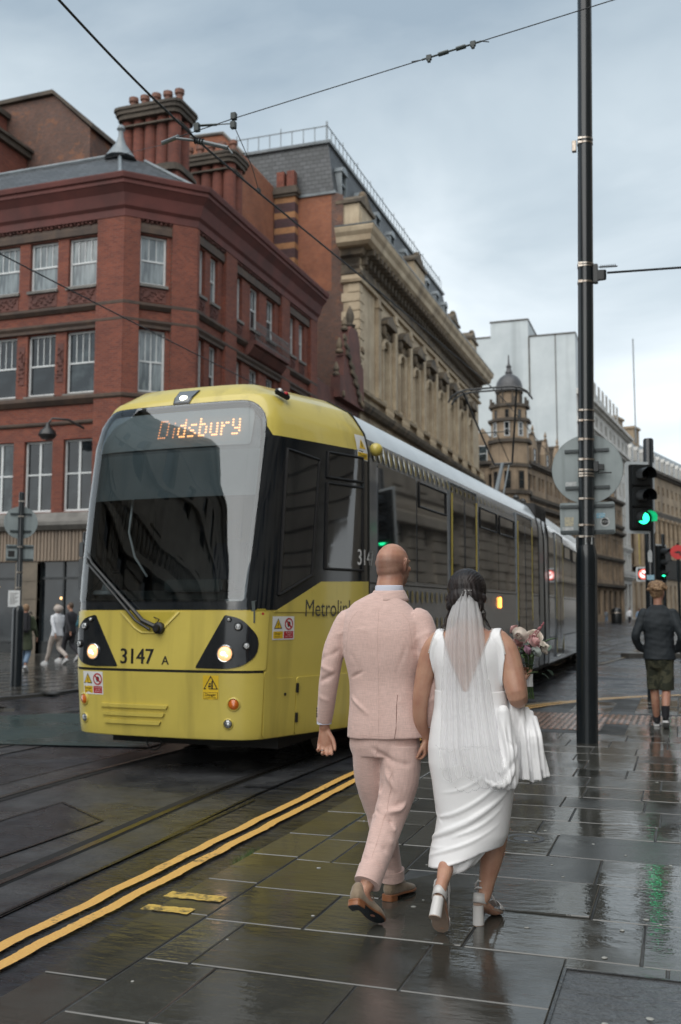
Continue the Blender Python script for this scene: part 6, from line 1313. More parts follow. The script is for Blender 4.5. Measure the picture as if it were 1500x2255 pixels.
# ================================================================= overhead line
mat('wire_black', (0.01, 0.012, 0.014), 0.5); mat('insulator_grey', (0.14, 0.16, 0.17), 0.35, metal=.3); mat('clamp_green', (0.02, 0.035, 0.035), 0.4)
def wire(label, pts, r): 
    mb = MB(); mb.tube(pts, r, 6); return tag(mb.build('overhead_wire', 'wire_black', smooth=True), label, 'wire')
wpts = []
for p in TRACK:
    if -12 < p.y: z = 6.22 if p.y < 9 else 6.22 + min(1, (p.y - 9) / 13.5) * .38; wpts.append((p.x if p.y < 11 else p.x, p.y, z))
wire('thick black contact wire running over the tram from the top left down to the pantograph', wpts, .0115)
wire('second contact wire crossing low in front of the red brick building', [(p.x, p.y, 5.93 if p.y < 60 else 5.9) for p in TRACK2 if p.y > -12], .009)
cs = thing('span_wire', 'thin cross wire with clamps and insulators spanning the street above the tram', 'wire', (-4.365, 8.6, 6.26))
sp = lambda x, y, z: (x + 4.365, y - 8.6, z - 6.26)
W1 = [(-20.2, 29.0, 17.2), (-4.74, 8.63, 6.235), (-4.041, 8.6, 6.325), (-1.987, 8.6, 6.596), (-.391, 8.6, 6.809), (6.45, 8.6, 7.55)]
mb = MB(); mb.tube([sp(*W1[1]), sp(*W1[2]), sp(*W1[3]), sp(*W1[4]), sp(*W1[5])], .0048, 6); mb.tube([sp(-4.74, 8.63, 6.235), sp(-7.94, 14.2, 9.25), sp(-20.3, 29.4, 17.35)], .0048, 5); mb.build('cable', 'wire_black', cs)
def along(a, b, t): return Vector(a).lerp(Vector(b), t)
a, b = Vector(sp(-2.12, 8.6, 6.578)), Vector(sp(-1.56, 8.6, 6.653)); d = (b - a)
mb = MB(); mb.tube([a, b], .009, 7); mb.tube([a + d * .28, a + d * .45], .02, 8); mb.tube([a + d * .58, a + d * .74], .02, 8); mb.build('strain_insulator', 'clamp_green', cs, smooth='auto')
for t in (.12, .86): c = a + d * t; mb = MB(); mb.cbox(tuple(c), (.05, .03, .05)); mb.cbox((c.x, c.y, c.z - .03), (.03, .03, .03)); mb.build('shackle', 'clamp_green', cs, bevel=.004)
mb = MB(); mb.tube([a, a + Vector((-.10, 0, .0))], .005, 5); mb.tube([b, b + Vector((.07, 0, -.02))], .005, 5); mb.build('wire_tail', 'wire_black', cs)
mb = MB(); mb.tube([sp(-4.86, 8.64, 6.215), sp(-4.66, 8.62, 6.245)], .022, 8); mb.build('end_clamp', 'insulator_grey', cs, smooth='auto')
mb = MB(); mb.tube([sp(-4.68, 8.6, 6.22), sp(-4.44, 8.6, 6.155)], .014, 7); mb.tube([sp(-4.44, 8.6, 6.155), sp(-4.10, 8.6, 6.03)], .022, 8); mb.tube([sp(-4.10, 8.6, 6.03), sp(-4.05, 8.6, 5.96)], .009, 6); mb.build('registration_arm', 'insulator_grey', cs, smooth='auto')
for k in range(4): mb = MB(); p = Vector(sp(-4.46 + k * .028, 8.6, 6.160 - k * .009)); mb.lathe([(.014, -.008), (.036, 0), (.014, .008)], 12, Matrix.Translation(p) @ Matrix.Rotation(R_(104), 4, 'Y')); mb.build('insulator_disc', 'wire_black', cs, smooth='auto')
mb = MB(); mb.cbox(sp(-4.041, 8.6, 6.345), (.055, .05, .07)); mb.cbox(sp(-4.045, 8.6, 6.255), (.055, .05, .07)); mb.tube([sp(-4.041, 8.6, 6.37), sp(-4.045, 8.6, 6.23)], .008, 5); mb.build('junction_clamp', 'clamp_green', cs, bevel=.006)
mb = MB(); mb.tube([sp(-4.06, 8.6, 6.275), sp(-4.22, 8.59, 6.285)], .006, 5); mb.tube([sp(-4.22, 8.59, 6.285), sp(-4.40, 8.58, 6.30)], .012, 6); mb.cbox(sp(-4.43, 8.57, 6.28), (.05, .05, .08)); mb.build('pull_off', 'clamp_green', cs, smooth='auto')
mb = MB(); mb.tube([sp(-4.03, 8.62, 6.22), sp(-4.20, 9.4, 6.21), sp(-4.42, 10.1, 6.25)], .0045, 5); mb.cbox(sp(-4.43, 10.12, 6.26), (.03, .06, .05)); mb.build('dropper', 'wire_black', cs)
wire('thick stay wire running from the black mast out to the right edge', [(-.68, 11.6, 5.36), (6.45, 12.2, 5.30)], .013)
# ================================================================= people
def cr(pts, n):
    P = [np.array(p, float) for p in pts]; P = [2 * P[0] - P[1]] + P + [2 * P[-1] - P[-2]]; o = []
    for i in range(1, len(P) - 2):
        a, b, c, d = P[i - 1:i + 3]
        for k in range(n):
            t = k / n; o.append(0.5 * (2 * b + (c - a) * t + (2 * a - 5 * b + 4 * c - d) * t * t + (3 * b - a - 3 * c + d) * t ** 3))
    o.append(P[-2]); return o
def limb(mb, pts, rad, ref=(1, 0, 0), n=16, sub=4, cap=True, sq=2.0):
    """tapered limb; rad = list of r or (a along ref, b)"""
    rr = [(r, r) if not isinstance(r, (tuple, list)) else r for r in rad]
    Q = cr([(*p, *r) for p, r in zip(pts, rr)], sub); rings = []; ref = Vector(ref)
    C = [Vector(q[:3]) for q in Q]; 
    for i, q in enumerate(Q):
        d = (C[min(i + 1, len(C) - 1)] - C[max(i - 1, 0)]).normalized(); a = (ref - d * ref.dot(d)).normalized(); b = d.cross(a)
        def ring(c, s):
            o = []
            for j in range(n):
                t = 2 * math.pi * j / n; ct, st = math.cos(t), math.sin(t); e = 2 / sq
                o.append(c + a * (q[3] * s * math.copysign(abs(ct) ** e, ct)) + b * (q[4] * s * math.copysign(abs(st) ** e, st)))
            return o
        r = min(q[3], q[4])
        if i == 0 and cap: 
            for s, k in ((.35, .94), (.75, .66)): rings.append(ring(C[0] - d * r * k, s))
        rings.append(ring(C[i], 1.0))
        if i == len(Q) - 1 and cap:
            for s, k in ((.75, .66), (.35, .94)): rings.append(ring(C[i] + d * r * k, s))
    vs = [p for R in rings for p in R]; fs = []
    for i in range(len(rings) - 1):
        for j in range(n): k = (j + 1) % n; fs.append((i * n + j, i * n + k, (i + 1) * n + k, (i + 1) * n + j))
    fs.append(tuple(range(n))[::-1]); fs.append(tuple((len(rings) - 1) * n + j for j in range(n)))
    return mb.add(vs, fs)
def organic(name, mb, m, voxel=.006, smooth=3, parent=None, fn=None, fac=.5):
    me = bpy.data.meshes.new(name); me.from_pydata(mb.v, [], mb.f); o = bpy.data.objects.new(name, me); COL.objects.link(o)
    md = o.modifiers.new('r', 'REMESH'); md.mode = 'VOXEL'; md.voxel_size = voxel
    if smooth: sm = o.modifiers.new('s', 'SMOOTH'); sm.iterations = smooth; sm.factor = fac
    dg = bpy.context.evaluated_depsgraph_get(); dg.update(); ev = o.evaluated_get(dg); me2 = bpy.data.meshes.new_from_object(ev)
    bpy.data.objects.remove(o); bpy.data.meshes.remove(me)
    if fn:
        n = len(me2.vertices); co = np.empty(n * 3); me2.vertices.foreach_get('co', co); no = np.empty(n * 3); me2.vertices.foreach_get('normal', no)
        co = co.reshape(-1, 3); no = no.reshape(-1, 3); co = co + no * fn(co, no)[:, None]; me2.vertices.foreach_set('co', co.ravel()); me2.update()
    me2.materials.clear(); me2.materials.append(MATS[m]); me2.shade_smooth(); me2.name = name
    return obj(name, me2, parent)
def wrinkles(segs):
    """segs: (p0, p1, width, amp[, bend]) ridges (+) or folds (-)"""
    def f(co, no):
        d = np.zeros(len(co))
        for s in segs:
            p0 = np.array(s[0]); p1 = np.array(s[1]); w, a = s[2], s[3]; mid = (p0 + p1) / 2 + (np.array(s[4]) if len(s) > 4 else 0); prev = p0; best = None; tb = None
            N_ = 6
            for i in range(1, N_ + 1):
                t = i / N_; q = (1 - t) ** 2 * p0 + 2 * t * (1 - t) * mid + t * t * p1; e = q - prev; L2 = (e * e).sum() + 1e-9
                tt = np.clip(((co - prev) @ e) / L2, 0, 1); dist = np.linalg.norm(co - (prev + tt[:, None] * e), axis=1); gt = (i - 1 + tt) / N_
                if best is None: best = dist; tb = gt
                else: m = dist < best; best = np.where(m, dist, best); tb = np.where(m, gt, tb)
                prev = q
            d += a * np.exp(-(best / w) ** 2) * np.sin(np.pi * np.clip(tb * .9 + .05, 0, 1)) ** .6
        return d
    return f
def npnoise(co, sc, seed=0):
    """cheap smooth pseudo noise in numpy"""
    r = np.random.RandomState(seed); o = np.zeros(len(co))
    for k in range(7):
        w = r.normal(size=3) * sc; o += np.sin(co @ w + r.uniform(0, 6.28))
    return o / 4.0
def hand(mb, wrist, d, palm, side, curl=(25, 35, 30), s=1.0, thumb=(35, 20), spread=4, lengths=None):
    """d: wrist->fingers, palm: palm normal, side: +1 if the thumb is along d x palm"""
    w = Vector(wrist); d = Vector(d).normalized(); p = Vector(palm); p = (p - d * p.dot(d)).normalized(); t = d.cross(p) * side
    P = lambda a, b, c: w + d * (a * s) + t * (b * s) + p * (c * s)
    limb(mb, [P(-.02, 0, 0), P(.02, .002, 0), P(.055, .003, .002), P(.085, .001, .002)], [(.024 * s, .018 * s), (.030 * s, .016 * s), (.038 * s, .0135 * s), (.037 * s, .011 * s)], ref=t, n=14)
    L = lengths or (.072, .080, .076, .060)
    for i in range(4):
        b0 = .030 - i * .0198; base = P(.083 - (i == 3) * .006 - (i == 0) * .002, b0, .001); ang = 0; pts = [P(.06, b0 * .9, 0), base]; rs = [.0095 * s, .0095 * s]
        for k, (fr_, c) in enumerate(zip((.45, .30, .25), curl)):
            ang += R_(c + i * 3); sp_ = R_(spread * (1.5 - i)); dirv = (d * math.cos(ang) + p * math.sin(ang)) + t * math.sin(sp_) * .6; pts.append(pts[-1] + dirv.normalized() * (L[i] * fr_ * s)); rs.append((.0088, .008, .0068)[k] * s)
        limb(mb, pts, rs, ref=t, n=10, sub=3)
    a = R_(thumb[0]); v1 = (d * math.cos(a) + t * math.sin(a) + p * .35).normalized(); v2 = (d * math.cos(R_(thumb[1])) + t * math.sin(R_(thumb[1])) * .6 + p * .5).normalized()
    q0 = P(.018, .016, .004); q1 = q0 + v1 * .042 * s; q2 = q1 + (v1 + v2).normalized() * .032 * s; q3 = q2 + v2 * .024 * s
    limb(mb, [q0, q1, q2, q3], [.0135 * s, .0118 * s, .0098 * s, .0078 * s], ref=p, n=10, sub=3)
def head(mb, c, yaw, pitch=0, s=1.0, male=True):
    """skull, jaw, face, ears; yaw turns to the right"""
    M = Matrix.Translation(c) @ Matrix.Rotation(-yaw, 4, 'Z') @ Matrix.Rotation(pitch, 4, 'X') @ Matrix.Scale(s, 4)
    B = lambda c_, r: mb.ball(c_, r, 20, M)
    B((0, -.006, .008), (.0775, .099, .096)); B((0, .045, -.03), (.062, .055, .075)); B((0, .052, -.078), (.048, .045, .032)); B((0, .02, -.06), (.062, .06, .05)); B((0, .083, -.098), (.02, .02, .016))
    B((0, -.035, -.03), (.066, .062, .06))
    limb_pts = [M @ Vector(p) for p in ((0, .092, .022), (0, .108, -.01), (0, .117, -.03))]; limb(mb, limb_pts, [.008 * s, .010 * s, .014 * s], n=10)
    B((-.011, .104, -.036), (.008, .010, .007)); B((.011, .104, -.036), (.008, .010, .007)); B((0, .096, -.060), (.023, .010, .006)); B((0, .094, -.069), (.020, .010, .006))
    for q in (-1, 1):
        B((q * .03, .080, .022), (.024, .016, .008)); B((q * .045, .066, -.02), (.02, .02, .016)); B((q * .030, .081, .006), (.0125, .011, .0105))
        e = [M @ Vector((q * x, y, z)) for x, y, z in ((.073, .006, -.035), (.080, -.004, -.028), (.088, -.016, -.008), (.091, -.018, .012), (.087, -.008, .026), (.080, .006, .022), (.074, .012, .008))]
        limb(mb, e, [.005 * s, .0055 * s, .006 * s, .006 * s, .0055 * s, .005 * s, .004 * s], n=8, sub=3); mb.ball((q * .079, -.002, -.002), (.006, .014, .024), 10, M)
def seam(target, pts, m, r=.0009, nm='seam', off=.0, n=10, parent=None):
    from mathutils.bvhtree import BVHTree
    k = '_bvh' + target.name
    if k not in _bv: _bv[k] = BVHTree.FromPolygons([v.co for v in target.data.vertices], [tuple(p.vertices) for p in target.data.polygons])
    o = []
    for q in cr(pts, n): 
        loc, nrm, _, _ = _bv[k].find_nearest(Vector(q[:3]))
        o.append(loc + nrm * off)
    mb = MB(); mb.tube(o, r, 5); return mb.build(nm, m, parent or target, smooth=True)
_bv = {}
def clothmat(name, c, c2, rough=.85, weave=420.0, bump=.25, sheen=.3, nscale=7, wv=.22):
    m = mat(name, c, rough, c2, nscale=nscale, nlow=.3, nhigh=.7, sheen=sheen); t = m.node_tree; L = t.links.new; b = t.nodes['Principled BSDF']
    tcn = N(t, 'ShaderNodeTexCoord'); hs = []
    for sc in ((1, 1, .06), (.06, .06, 1)):
        mp_ = N(t, 'ShaderNodeMapping'); mp_.inputs['Scale'].default_value = sc; L(tcn.outputs['Object'], mp_.inputs[0]); nn = N(t, 'ShaderNodeTexNoise', i_Scale=weave, i_Detail=1.0); L(mp_.outputs[0], nn.inputs['Vector']); hs.append(nn)
    ad_ = N(t, 'ShaderNodeMath', operation='ADD'); L(hs[0].outputs['Fac'], ad_.inputs[0]); L(hs[1].outputs['Fac'], ad_.inputs[1])
    mr = N(t, 'ShaderNodeMapRange'); mr.inputs[1].default_value = .7; mr.inputs[2].default_value = 1.3; L(ad_.outputs[0], mr.inputs[0])
    src = b.inputs['Base Color'].links[0].from_socket; mx_ = N(t, 'ShaderNodeMix', data_type='RGBA', blend_type='MULTIPLY'); mx_.inputs[0].default_value = wv; L(src, mx_.inputs[6]); L(mr.outputs[0], mx_.inputs[7]); L(mx_.outputs[2], b.inputs['Base Color'])
    bp = N(t, 'ShaderNodeBump', i_Strength=bump, i_Distance=.0006); L(ad_.outputs[0], bp.inputs['Height']); L(bp.outputs[0], b.inputs['Normal']); return m
mat('skin_tan', (0.48, 0.27, 0.185), .46, (0.36, 0.16, 0.11), nscale=13, nlow=.35, nhigh=.7, sss=.12, bump=.12, bscale=180)
mat('skin_bride', (0.49, 0.285, 0.195), .46, (0.39, 0.195, 0.135), nscale=12, nlow=.35, nhigh=.7, sss=.12, bump=.10, bscale=180)
clothmat('pink_linen', (0.70, 0.50, 0.45), (0.65, 0.455, 0.405), bump=.3)
clothmat('white_satin', (0.82, 0.82, 0.83), (0.79, 0.79, 0.80), rough=.40, bump=.015, sheen=.1, weave=900, wv=.02)
mat('shirt_white', (0.62, 0.64, 0.74), .7); mat('seam_shade_pink', (0.50, 0.33, 0.285), .9); mat('vent_shade', (0.22, 0.12, 0.10), .9); mat('button_dark', (0.02, 0.015, 0.015), .3)  # seam and vent tones darkened to paint in the crease shade
mat('suede', (0.27, 0.205, 0.14), .9, (0.20, 0.15, 0.10), nscale=30, sheen=.3); mat('sole_tan', (0.30, 0.12, 0.05), .4, (0.2, .08, .035)); mat('sole_dark', (0.015, 0.022, 0.03), .25, (0.03, .035, .04), nscale=20)
mat('stubble', (0.12, 0.075, 0.06), .8); mat('metal_ring', (.3, .3, .3), .2, metal=1)

def shoe(par, heel, toe, up, m='suede', sole='sole_tan', under='sole_dark', w=.048, heelh=.022, h=.07, nm='shoe', vox=.004, loafer=True):
    h_ = Vector(heel); t_ = Vector(toe); d = t_ - h_; L = d.length; d.normalize(); u = Vector(up); u = (u - d * u.dot(d)).normalized(); s = d.cross(u)
    M = Matrix((s, d, u)).transposed().to_4x4(); M.translation = h_; k = L / .29; root = bpy.data.objects.new(nm, None); 
    prof = [(-.0, .0), (.030, .006), (.037, .05), (.034, .10), (.036, .15), (.047, .20), (.044, .245), (.030, .278), (0, .292), (-.030, .275), (-.041, .24), (-.043, .195), (-.033, .15), (-.032, .10), (-.036, .05), (-.030, .006)]
    prof = rounded([(x * w / .048, y * k) for x, y in prof[1:] + prof[:1]], .01, 2)
    sm = MB(); sm.prism(prof, .0, .010, M); sm.prism([p for p in prof if p[1] < .075 * k], -heelh + .0, .0, M); so_ = sm.build(nm + '_sole', sole, par, bevel=.002)
    um = MB(); um.prism([(x * .86, y * .96 + .006) for x, y in prof if y > .085 * k or True], -.0015, .0, M); um.prism([(x * .9, y) for x, y in prof if y < .072 * k], -heelh - .0015, -heelh, M); um.build('outsole', under, so_)
    mb = MB(); P = lambda x, y, z: M @ Vector((x, y * k, z))
    limb(mb, [P(0, .035, .035), P(0, .08, .034), P(0, .14, .03), P(.002, .20, .022), P(.002, .255, .016)], [(.033, .036), (.034, .036), (.036, .030), (.043, .023), (.034, .016)], ref=s, n=18, sq=2.3)
    limb(mb, [P(0, .035, .03), P(0, .045, h)], [(.031, .033), (.030, .034)], ref=s, n=16); o = organic(nm, mb, m, vox, 2, par)
    mb = MB(); mb.tube([P(-.032, .10, .064), P(-.03, .14, .062), P(-.018, .17, .053), P(0, .178, .05), P(.018, .17, .053), P(.03, .14, .062), P(.032, .10, .064)], .003, 6); mb.build('welt', m, o)
    return o

# ---------------------------------------------------------------- the groom
g0 = thing('person', 'bald man from behind in a pale pink linen suit, walking beside the tram', 'person', (-1.42, 4.85, 0)); GO = Vector((-1.42, 4.85, 0))
G = lambda x, y, z: Vector((x, y, z)) - GO
mb = MB(); head(mb, G(-1.395, 4.945, 1.700), R_(17), R_(-3), 1.02)
limb(mb, [G(-1.405, 4.90, 1.48), G(-1.405, 4.905, 1.56), G(-1.400, 4.925, 1.635)], [(.085, .075), (.070, .068), (.067, .070)], n=20)
limb(mb, [G(-1.42, 4.86, .82), G(-1.42, 4.86, 1.05), G(-1.425, 4.86, 1.25), G(-1.425, 4.87, 1.42), G(-1.41, 4.89, 1.50)], [(.155, .10), (.14, .09), (.17, .10), (.17, .09), (.08, .06)], n=20)
AL = [G(-1.60, 4.88, 1.42), G(-1.678, 4.85, 1.27), G(-1.700, 4.835, 1.14), G(-1.726, 4.86, 1.0), G(-1.752, 4.895, .865)]
AR = [G(-1.25, 4.87, 1.42), G(-1.185, 4.84, 1.28), G(-1.160, 4.81, 1.14), G(-1.165, 4.83, 1.0), G(-1.195, 4.86, .875)]
limb(mb, AL, [.042, .040, .036, .032, .024]); limb(mb, AR, [.042, .040, .036, .032, .024])
hand(mb, G(-1.752, 4.897, .862), (.04, .03, -1), (.25, -1, 0), -1, curl=(24, 38, 34), s=1.06, thumb=(34, 8))
hand(mb, G(-1.197, 4.862, .875), (-.02, .10, -1), (1, .1, 0), 1, curl=(35, 50, 40), s=1.0)
LLg = [G(-1.50, 4.87, .80), G(-1.49, 4.93, .62), G(-1.475, 4.985, .46), G(-1.455, 5.02, .28), G(-1.44, 5.055, .10)]
LRg = [G(-1.34, 4.85, .80), G(-1.355, 4.83, .64), G(-1.375, 4.80, .48), G(-1.395, 4.68, .34), G(-1.415, 4.55, .22)]
limb(mb, LLg, [.07, .06, .05, .045, .032]); limb(mb, LRg, [.07, .06, .05, .045, .032])
limb(mb, [G(-1.44, 5.05, .09), G(-1.445, 5.06, .045), G(-1.41, 5.16, .035)], [.033, .03, .025]); limb(mb, [G(-1.415, 4.55, .20), G(-1.425, 4.52, .16), G(-1.395, 4.58, .07)], [.033, .03, .025])
gb = organic('body', mb, 'skin_tan', .0045, 4, g0)
# cropped hair and beard shadow as a colour mask on the skull
def shade_attr(o, wfn, col, amt=.55):
    me = o.data; n = len(me.vertices); co = np.empty(n * 3); me.vertices.foreach_get('co', co); co = co.reshape(-1, 3); at = me.attributes.new('stubble', 'FLOAT', 'POINT'); at.data.foreach_set('value', np.clip(wfn(co), 0, 1).astype(np.float32))
    m = me.materials[0].copy(); m.name = me.materials[0].name + '_stubble'; me.materials[0] = m; t = m.node_tree; L = t.links.new; b = t.nodes['Principled BSDF']; a = N(t, 'ShaderNodeAttribute'); a.attribute_name = 'stubble'
    nn = N(t, 'ShaderNodeTexNoise', i_Scale=380.0, i_Detail=2.0); ml = N(t, 'ShaderNodeMath', operation='MULTIPLY'); mr = N(t, 'ShaderNodeMapRange'); mr.inputs[1].default_value = .3; mr.inputs[2].default_value = .7; mr.inputs[3].default_value = amt * .6; mr.inputs[4].default_value = amt; L(nn.outputs['Fac'], mr.inputs[0]); L(a.outputs['Fac'], ml.inputs[0]); L(mr.outputs[0], ml.inputs[1])
    src = b.inputs['Base Color'].links[0].from_socket; mx_ = N(t, 'ShaderNodeMix', data_type='RGBA'); mx_.inputs[7].default_value = (*col, 1); L(ml.outputs[0], mx_.inputs[0]); L(src, mx_.inputs[6]); L(mx_.outputs[2], b.inputs['Base Color'])
def stub(co):
    c = np.array(G(-1.395, 4.945, 1.700)); d = co - c; f = np.array([math.sin(R_(17)), math.cos(R_(17))]); fw = d[:, 0] * f[0] + d[:, 1] * f[1]; z = d[:, 2]
    horse = np.clip((.052 - z) / .035, 0, 1) * np.clip((z + .085) / .03, 0, 1) * np.clip((.03 - fw) / .03, 0, 1); beard = np.clip((-.03 - z) / .02, 0, 1) * np.clip((fw - .0) / .02, 0, 1) * np.clip((z + .13) / .02, 0, 1)
    return np.maximum(horse, beard * 1.0)
shade_attr(gb, stub, (.13, .085, .07), .6)
# eyes, in the head's own frame
mb = MB(); Mh = Matrix.Translation(G(-1.395, 4.945, 1.700)) @ Matrix.Rotation(R_(-17), 4, 'Z') @ Matrix.Rotation(R_(-3), 4, 'X') @ Matrix.Scale(1.02, 4)
for q in (-1, 1): mb.ball((q * .030, .0905, .006), (.008, .003, .005), 10, Mh)
mb.build('eye', 'print_black', gb, smooth=True)
# jacket
mb = MB()
limb(mb, [G(-1.405, 4.86, .838), G(-1.408, 4.86, .92), G(-1.415, 4.86, 1.02), G(-1.42, 4.86, 1.12), G(-1.422, 4.862, 1.24), G(-1.425, 4.865, 1.34), G(-1.425, 4.87, 1.42), G(-1.415, 4.885, 1.485), G(-1.408, 4.895, 1.53)],
     [(.203, .142), (.196, .138), (.183, .125), (.180, .120), (.205, .130), (.212, .128), (.203, .108), (.150, .088), (.086, .072)], n=32, cap=False, sq=2.35)
for A, sgn in ((AL, -1), (AR, 1)):
    limb(mb, [A[0] + Vector((-sgn * .02, 0, .0)), A[0] + Vector((sgn * .022, 0, -.02)), A[1], A[2], A[3], A[4] + Vector((0, 0, .035))], [(.058, .060), (.063, .066), (.056, .063), (.050, .055), (.046, .050), (.041, .046)], n=20, cap=False)
    mb.ball(tuple(A[0] + Vector((sgn * .012, 0, -.012))), (.060, .066, .052), 14)
rw = random.Random(3); segs = []
def w(p, q, wd, a, bend=(0, 0, 0)): segs.append((tuple(G(*p)), tuple(G(*q)), wd, a, bend))
# drag lines: armhole to back, waist, elbows
w((-1.60, 4.75, 1.30), (-1.48, 4.72, 1.10), .012, -.006); w((-1.63, 4.77, 1.24), (-1.54, 4.73, 1.02), .012, .007); w((-1.26, 4.75, 1.32), (-1.33, 4.73, 1.12), .012, -.006); w((-1.22, 4.77, 1.26), (-1.26, 4.74, .98), .013, .007)
w((-1.59, 4.78, 1.05), (-1.47, 4.73, .96), .010, .005); w((-1.59, 4.78, 1.12), (-1.50, 4.74, 1.16), .009, -.005); w((-1.25, 4.76, 1.08), (-1.33, 4.73, 1.0), .010, .005); w((-1.40, 4.73, 1.42), (-1.40, 4.72, 1.02), .005, -.0035)
w((-1.25, 4.74, 1.06), (-1.315, 4.71, .835), .004, -.009); w((-1.28, 4.74, 1.06), (-1.335, 4.71, .835), .008, .006); w((-1.565, 4.78, 1.02), (-1.585, 4.76, .84), .004, -.007)
w((-1.50, 4.76, 1.47), (-1.33, 4.76, 1.475), .008, -.004, (0, 0, -.02)); w((-1.55, 4.745, 1.38), (-1.46, 4.73, 1.36), .01, .004)
for A, sx in ((AL, -1), (AR, 1)):
    B0 = A[0] + GO; w((B0.x + sx * .00, B0.y - .05, 1.44), (B0.x - sx * .035, B0.y - .06, 1.22), .006, -.009, (-sx * .02, 0, 0))
    for k in range(5):
        z = (1.34, 1.24, 1.165, 1.12, 1.02)[k]; p = None
        for a_, b_ in zip(A[:-1], A[1:]):
            if a_.z >= z >= b_.z: p = a_.lerp(b_, (a_.z - z) / max(1e-4, a_.z - b_.z)) + GO
        if p is None: continue
        s_ = rw.choice((-1, 1)); w((p.x - .075, p.y - .05, z + s_ * .035), (p.x + .075, p.y - .055, z - s_ * .035), .013, (-.006 if k % 2 else .004) * (1.1 if k in (2, 3) else .7), (0, 0, rw.uniform(-.02, .02)))
wf = wrinkles(segs)
jk = organic('jacket', mb, 'pink_linen', .005, 5, g0, fn=lambda co, no: 1.75 * wf(co, no) + .0014 * npnoise(co, 16, 5) + .0005 * npnoise(co, 60, 2))
seam(jk, [G(-1.305, 4.7, 1.06), G(-1.315, 4.7, .95), G(-1.325, 4.7, .836)], 'vent_shade', .0016, nm='vent', n=2)  # shade of the slit drawn as a dark thread
for pts in ([G(-1.418, 4.70, 1.51), G(-1.415, 4.70, 1.3), G(-1.412, 4.70, 1.1), G(-1.408, 4.70, .84)],
            [G(-1.545, 4.75, 1.475), G(-1.585, 4.75, 1.42), G(-1.60, 4.75, 1.32), G(-1.60, 4.77, 1.24)], [G(-1.285, 4.75, 1.475), G(-1.25, 4.75, 1.42), G(-1.235, 4.75, 1.32), G(-1.235, 4.77, 1.24)], [G(-1.56, 4.7, .856), G(-1.40, 4.68, .854), G(-1.33, 4.7, .856)]): seam(jk, pts, 'seam_shade_pink', .0007)
mb = MB(); cl_ = []
for i in range(21):
    a = R_(-205 + 230 * i / 20); cl_.append(G(-1.405 + .088 * math.cos(a), 4.90 + .085 * math.sin(a), 1.535 - .012 * math.sin(a)))
limb(mb, cl_, [(.008, .020)] * 21, ref=(0, 0, 0.001), n=10, sub=1) if False else None
P = []
for i in range(31):
    a = R_(-225 + 270 * i / 30); c_, s_ = math.cos(a), math.sin(a); cz = 1.562 + .004 * s_
    P.append([G(-1.405 + r * c_, 4.903 + r * .98 * s_, z) for r, z in ((.071, cz - .03), (.073, cz), (.077, cz + .004), (.083, cz - .004), (.096, cz - .034), (.103, cz - .047), (.096, cz - .052))])
mb.grid(P); co_ = mb.build('collar', 'pink_linen', jk, smooth=True)
mb = MB(); P = []
for i in range(31):
    a = R_(-230 + 280 * i / 30); c_, s_ = math.cos(a), math.sin(a); P.append([G(-1.404 + r * c_, 4.905 + r * .98 * s_, z) for r, z in ((.066, 1.53), (.0655, 1.584), (.068, 1.590), (.0715, 1.584), (.074, 1.55))])
mb.grid(P); mb.build('shirt_collar', 'shirt_white', g0, smooth=True)
for A, nm in ((AL, 0), (AR, 1)):
    mb = MB(); limb(mb, [A[4] + Vector((0, -.001, .06)), A[4] + Vector((0, 0, .018))], [(.037, .040), (.038, .041)], n=18, cap=False, sub=1); mb.build('shirt_cuff', 'shirt_white', g0, smooth='auto')
for k in range(4):
    mb = MB(); jb_ = _bv['_bvh' + jk.name]; c_ = jb_.find_nearest(AL[4] + Vector((-.040, -.050, .058 + k * .014)))[0]; mb.ball(tuple(c_), (.006, .004, .006), 10); mb.build('cuff_button', 'button_dark', jk, smooth=True)
mb = MB(); mb.tube([G(-1.752 + .0095 * math.cos(a) + .002, 4.86 + .0095 * math.sin(a), .755) for a in [6.283 * i / 12 for i in range(13)]], .0015, 5); mb.build('ring', 'metal_ring', gb)
# trousers
mb = MB(); segs = []
limb(mb, [G(-1.42, 4.865, .90), G(-1.42, 4.865, .80), G(-1.42, 4.862, .74)], [(.165, .125), (.182, .135), (.165, .12)], n=24, cap=False)
limb(mb, [G(-1.495, 4.87, .80), G(-1.50, 4.90, .66), G(-1.49, 4.95, .53), G(-1.478, 4.985, .44), G(-1.462, 5.02, .28), G(-1.445, 5.052, .125)], [(.088, .115), (.088, .105), (.078, .090), (.073, .082), (.064, .072), (.058, .066)], n=22, cap=False, sq=2.2)
limb(mb, [G(-1.335, 4.855, .80), G(-1.335, 4.845, .66), G(-1.355, 4.825, .54), G(-1.375, 4.785, .46), G(-1.395, 4.68, .33), G(-1.412, 4.565, .215)], [(.098, .118), (.096, .112), (.084, .098), (.077, .088), (.066, .074), (.058, .064)], n=22, cap=False, sq=2.2)
def wl_(pts, n, z0, z1, a0):
    for k in range(n):
        z = z0 + (z1 - z0) * (k + .5) / n; p = None
        for a_, b_ in zip(pts[:-1], pts[1:]):
            if a_.z >= z >= b_.z: p = a_.lerp(b_, (a_.z - z) / max(1e-4, a_.z - b_.z))
        if p is None: continue
        s_ = rw.choice((-1, 1)); sd2 = rw.choice((-.07, .0, .03)); q = Vector((p.x, p.y, z)); segs.append((tuple(q + Vector((-.075 - sd2 * .3, -.05, s_ * .03))), tuple(q + Vector((.075 - sd2, -.06, -s_ * .03))), rw.uniform(.013, .019), a0 * rw.choice((.6, -.8)), (0, 0, rw.uniform(-.035, .035))))
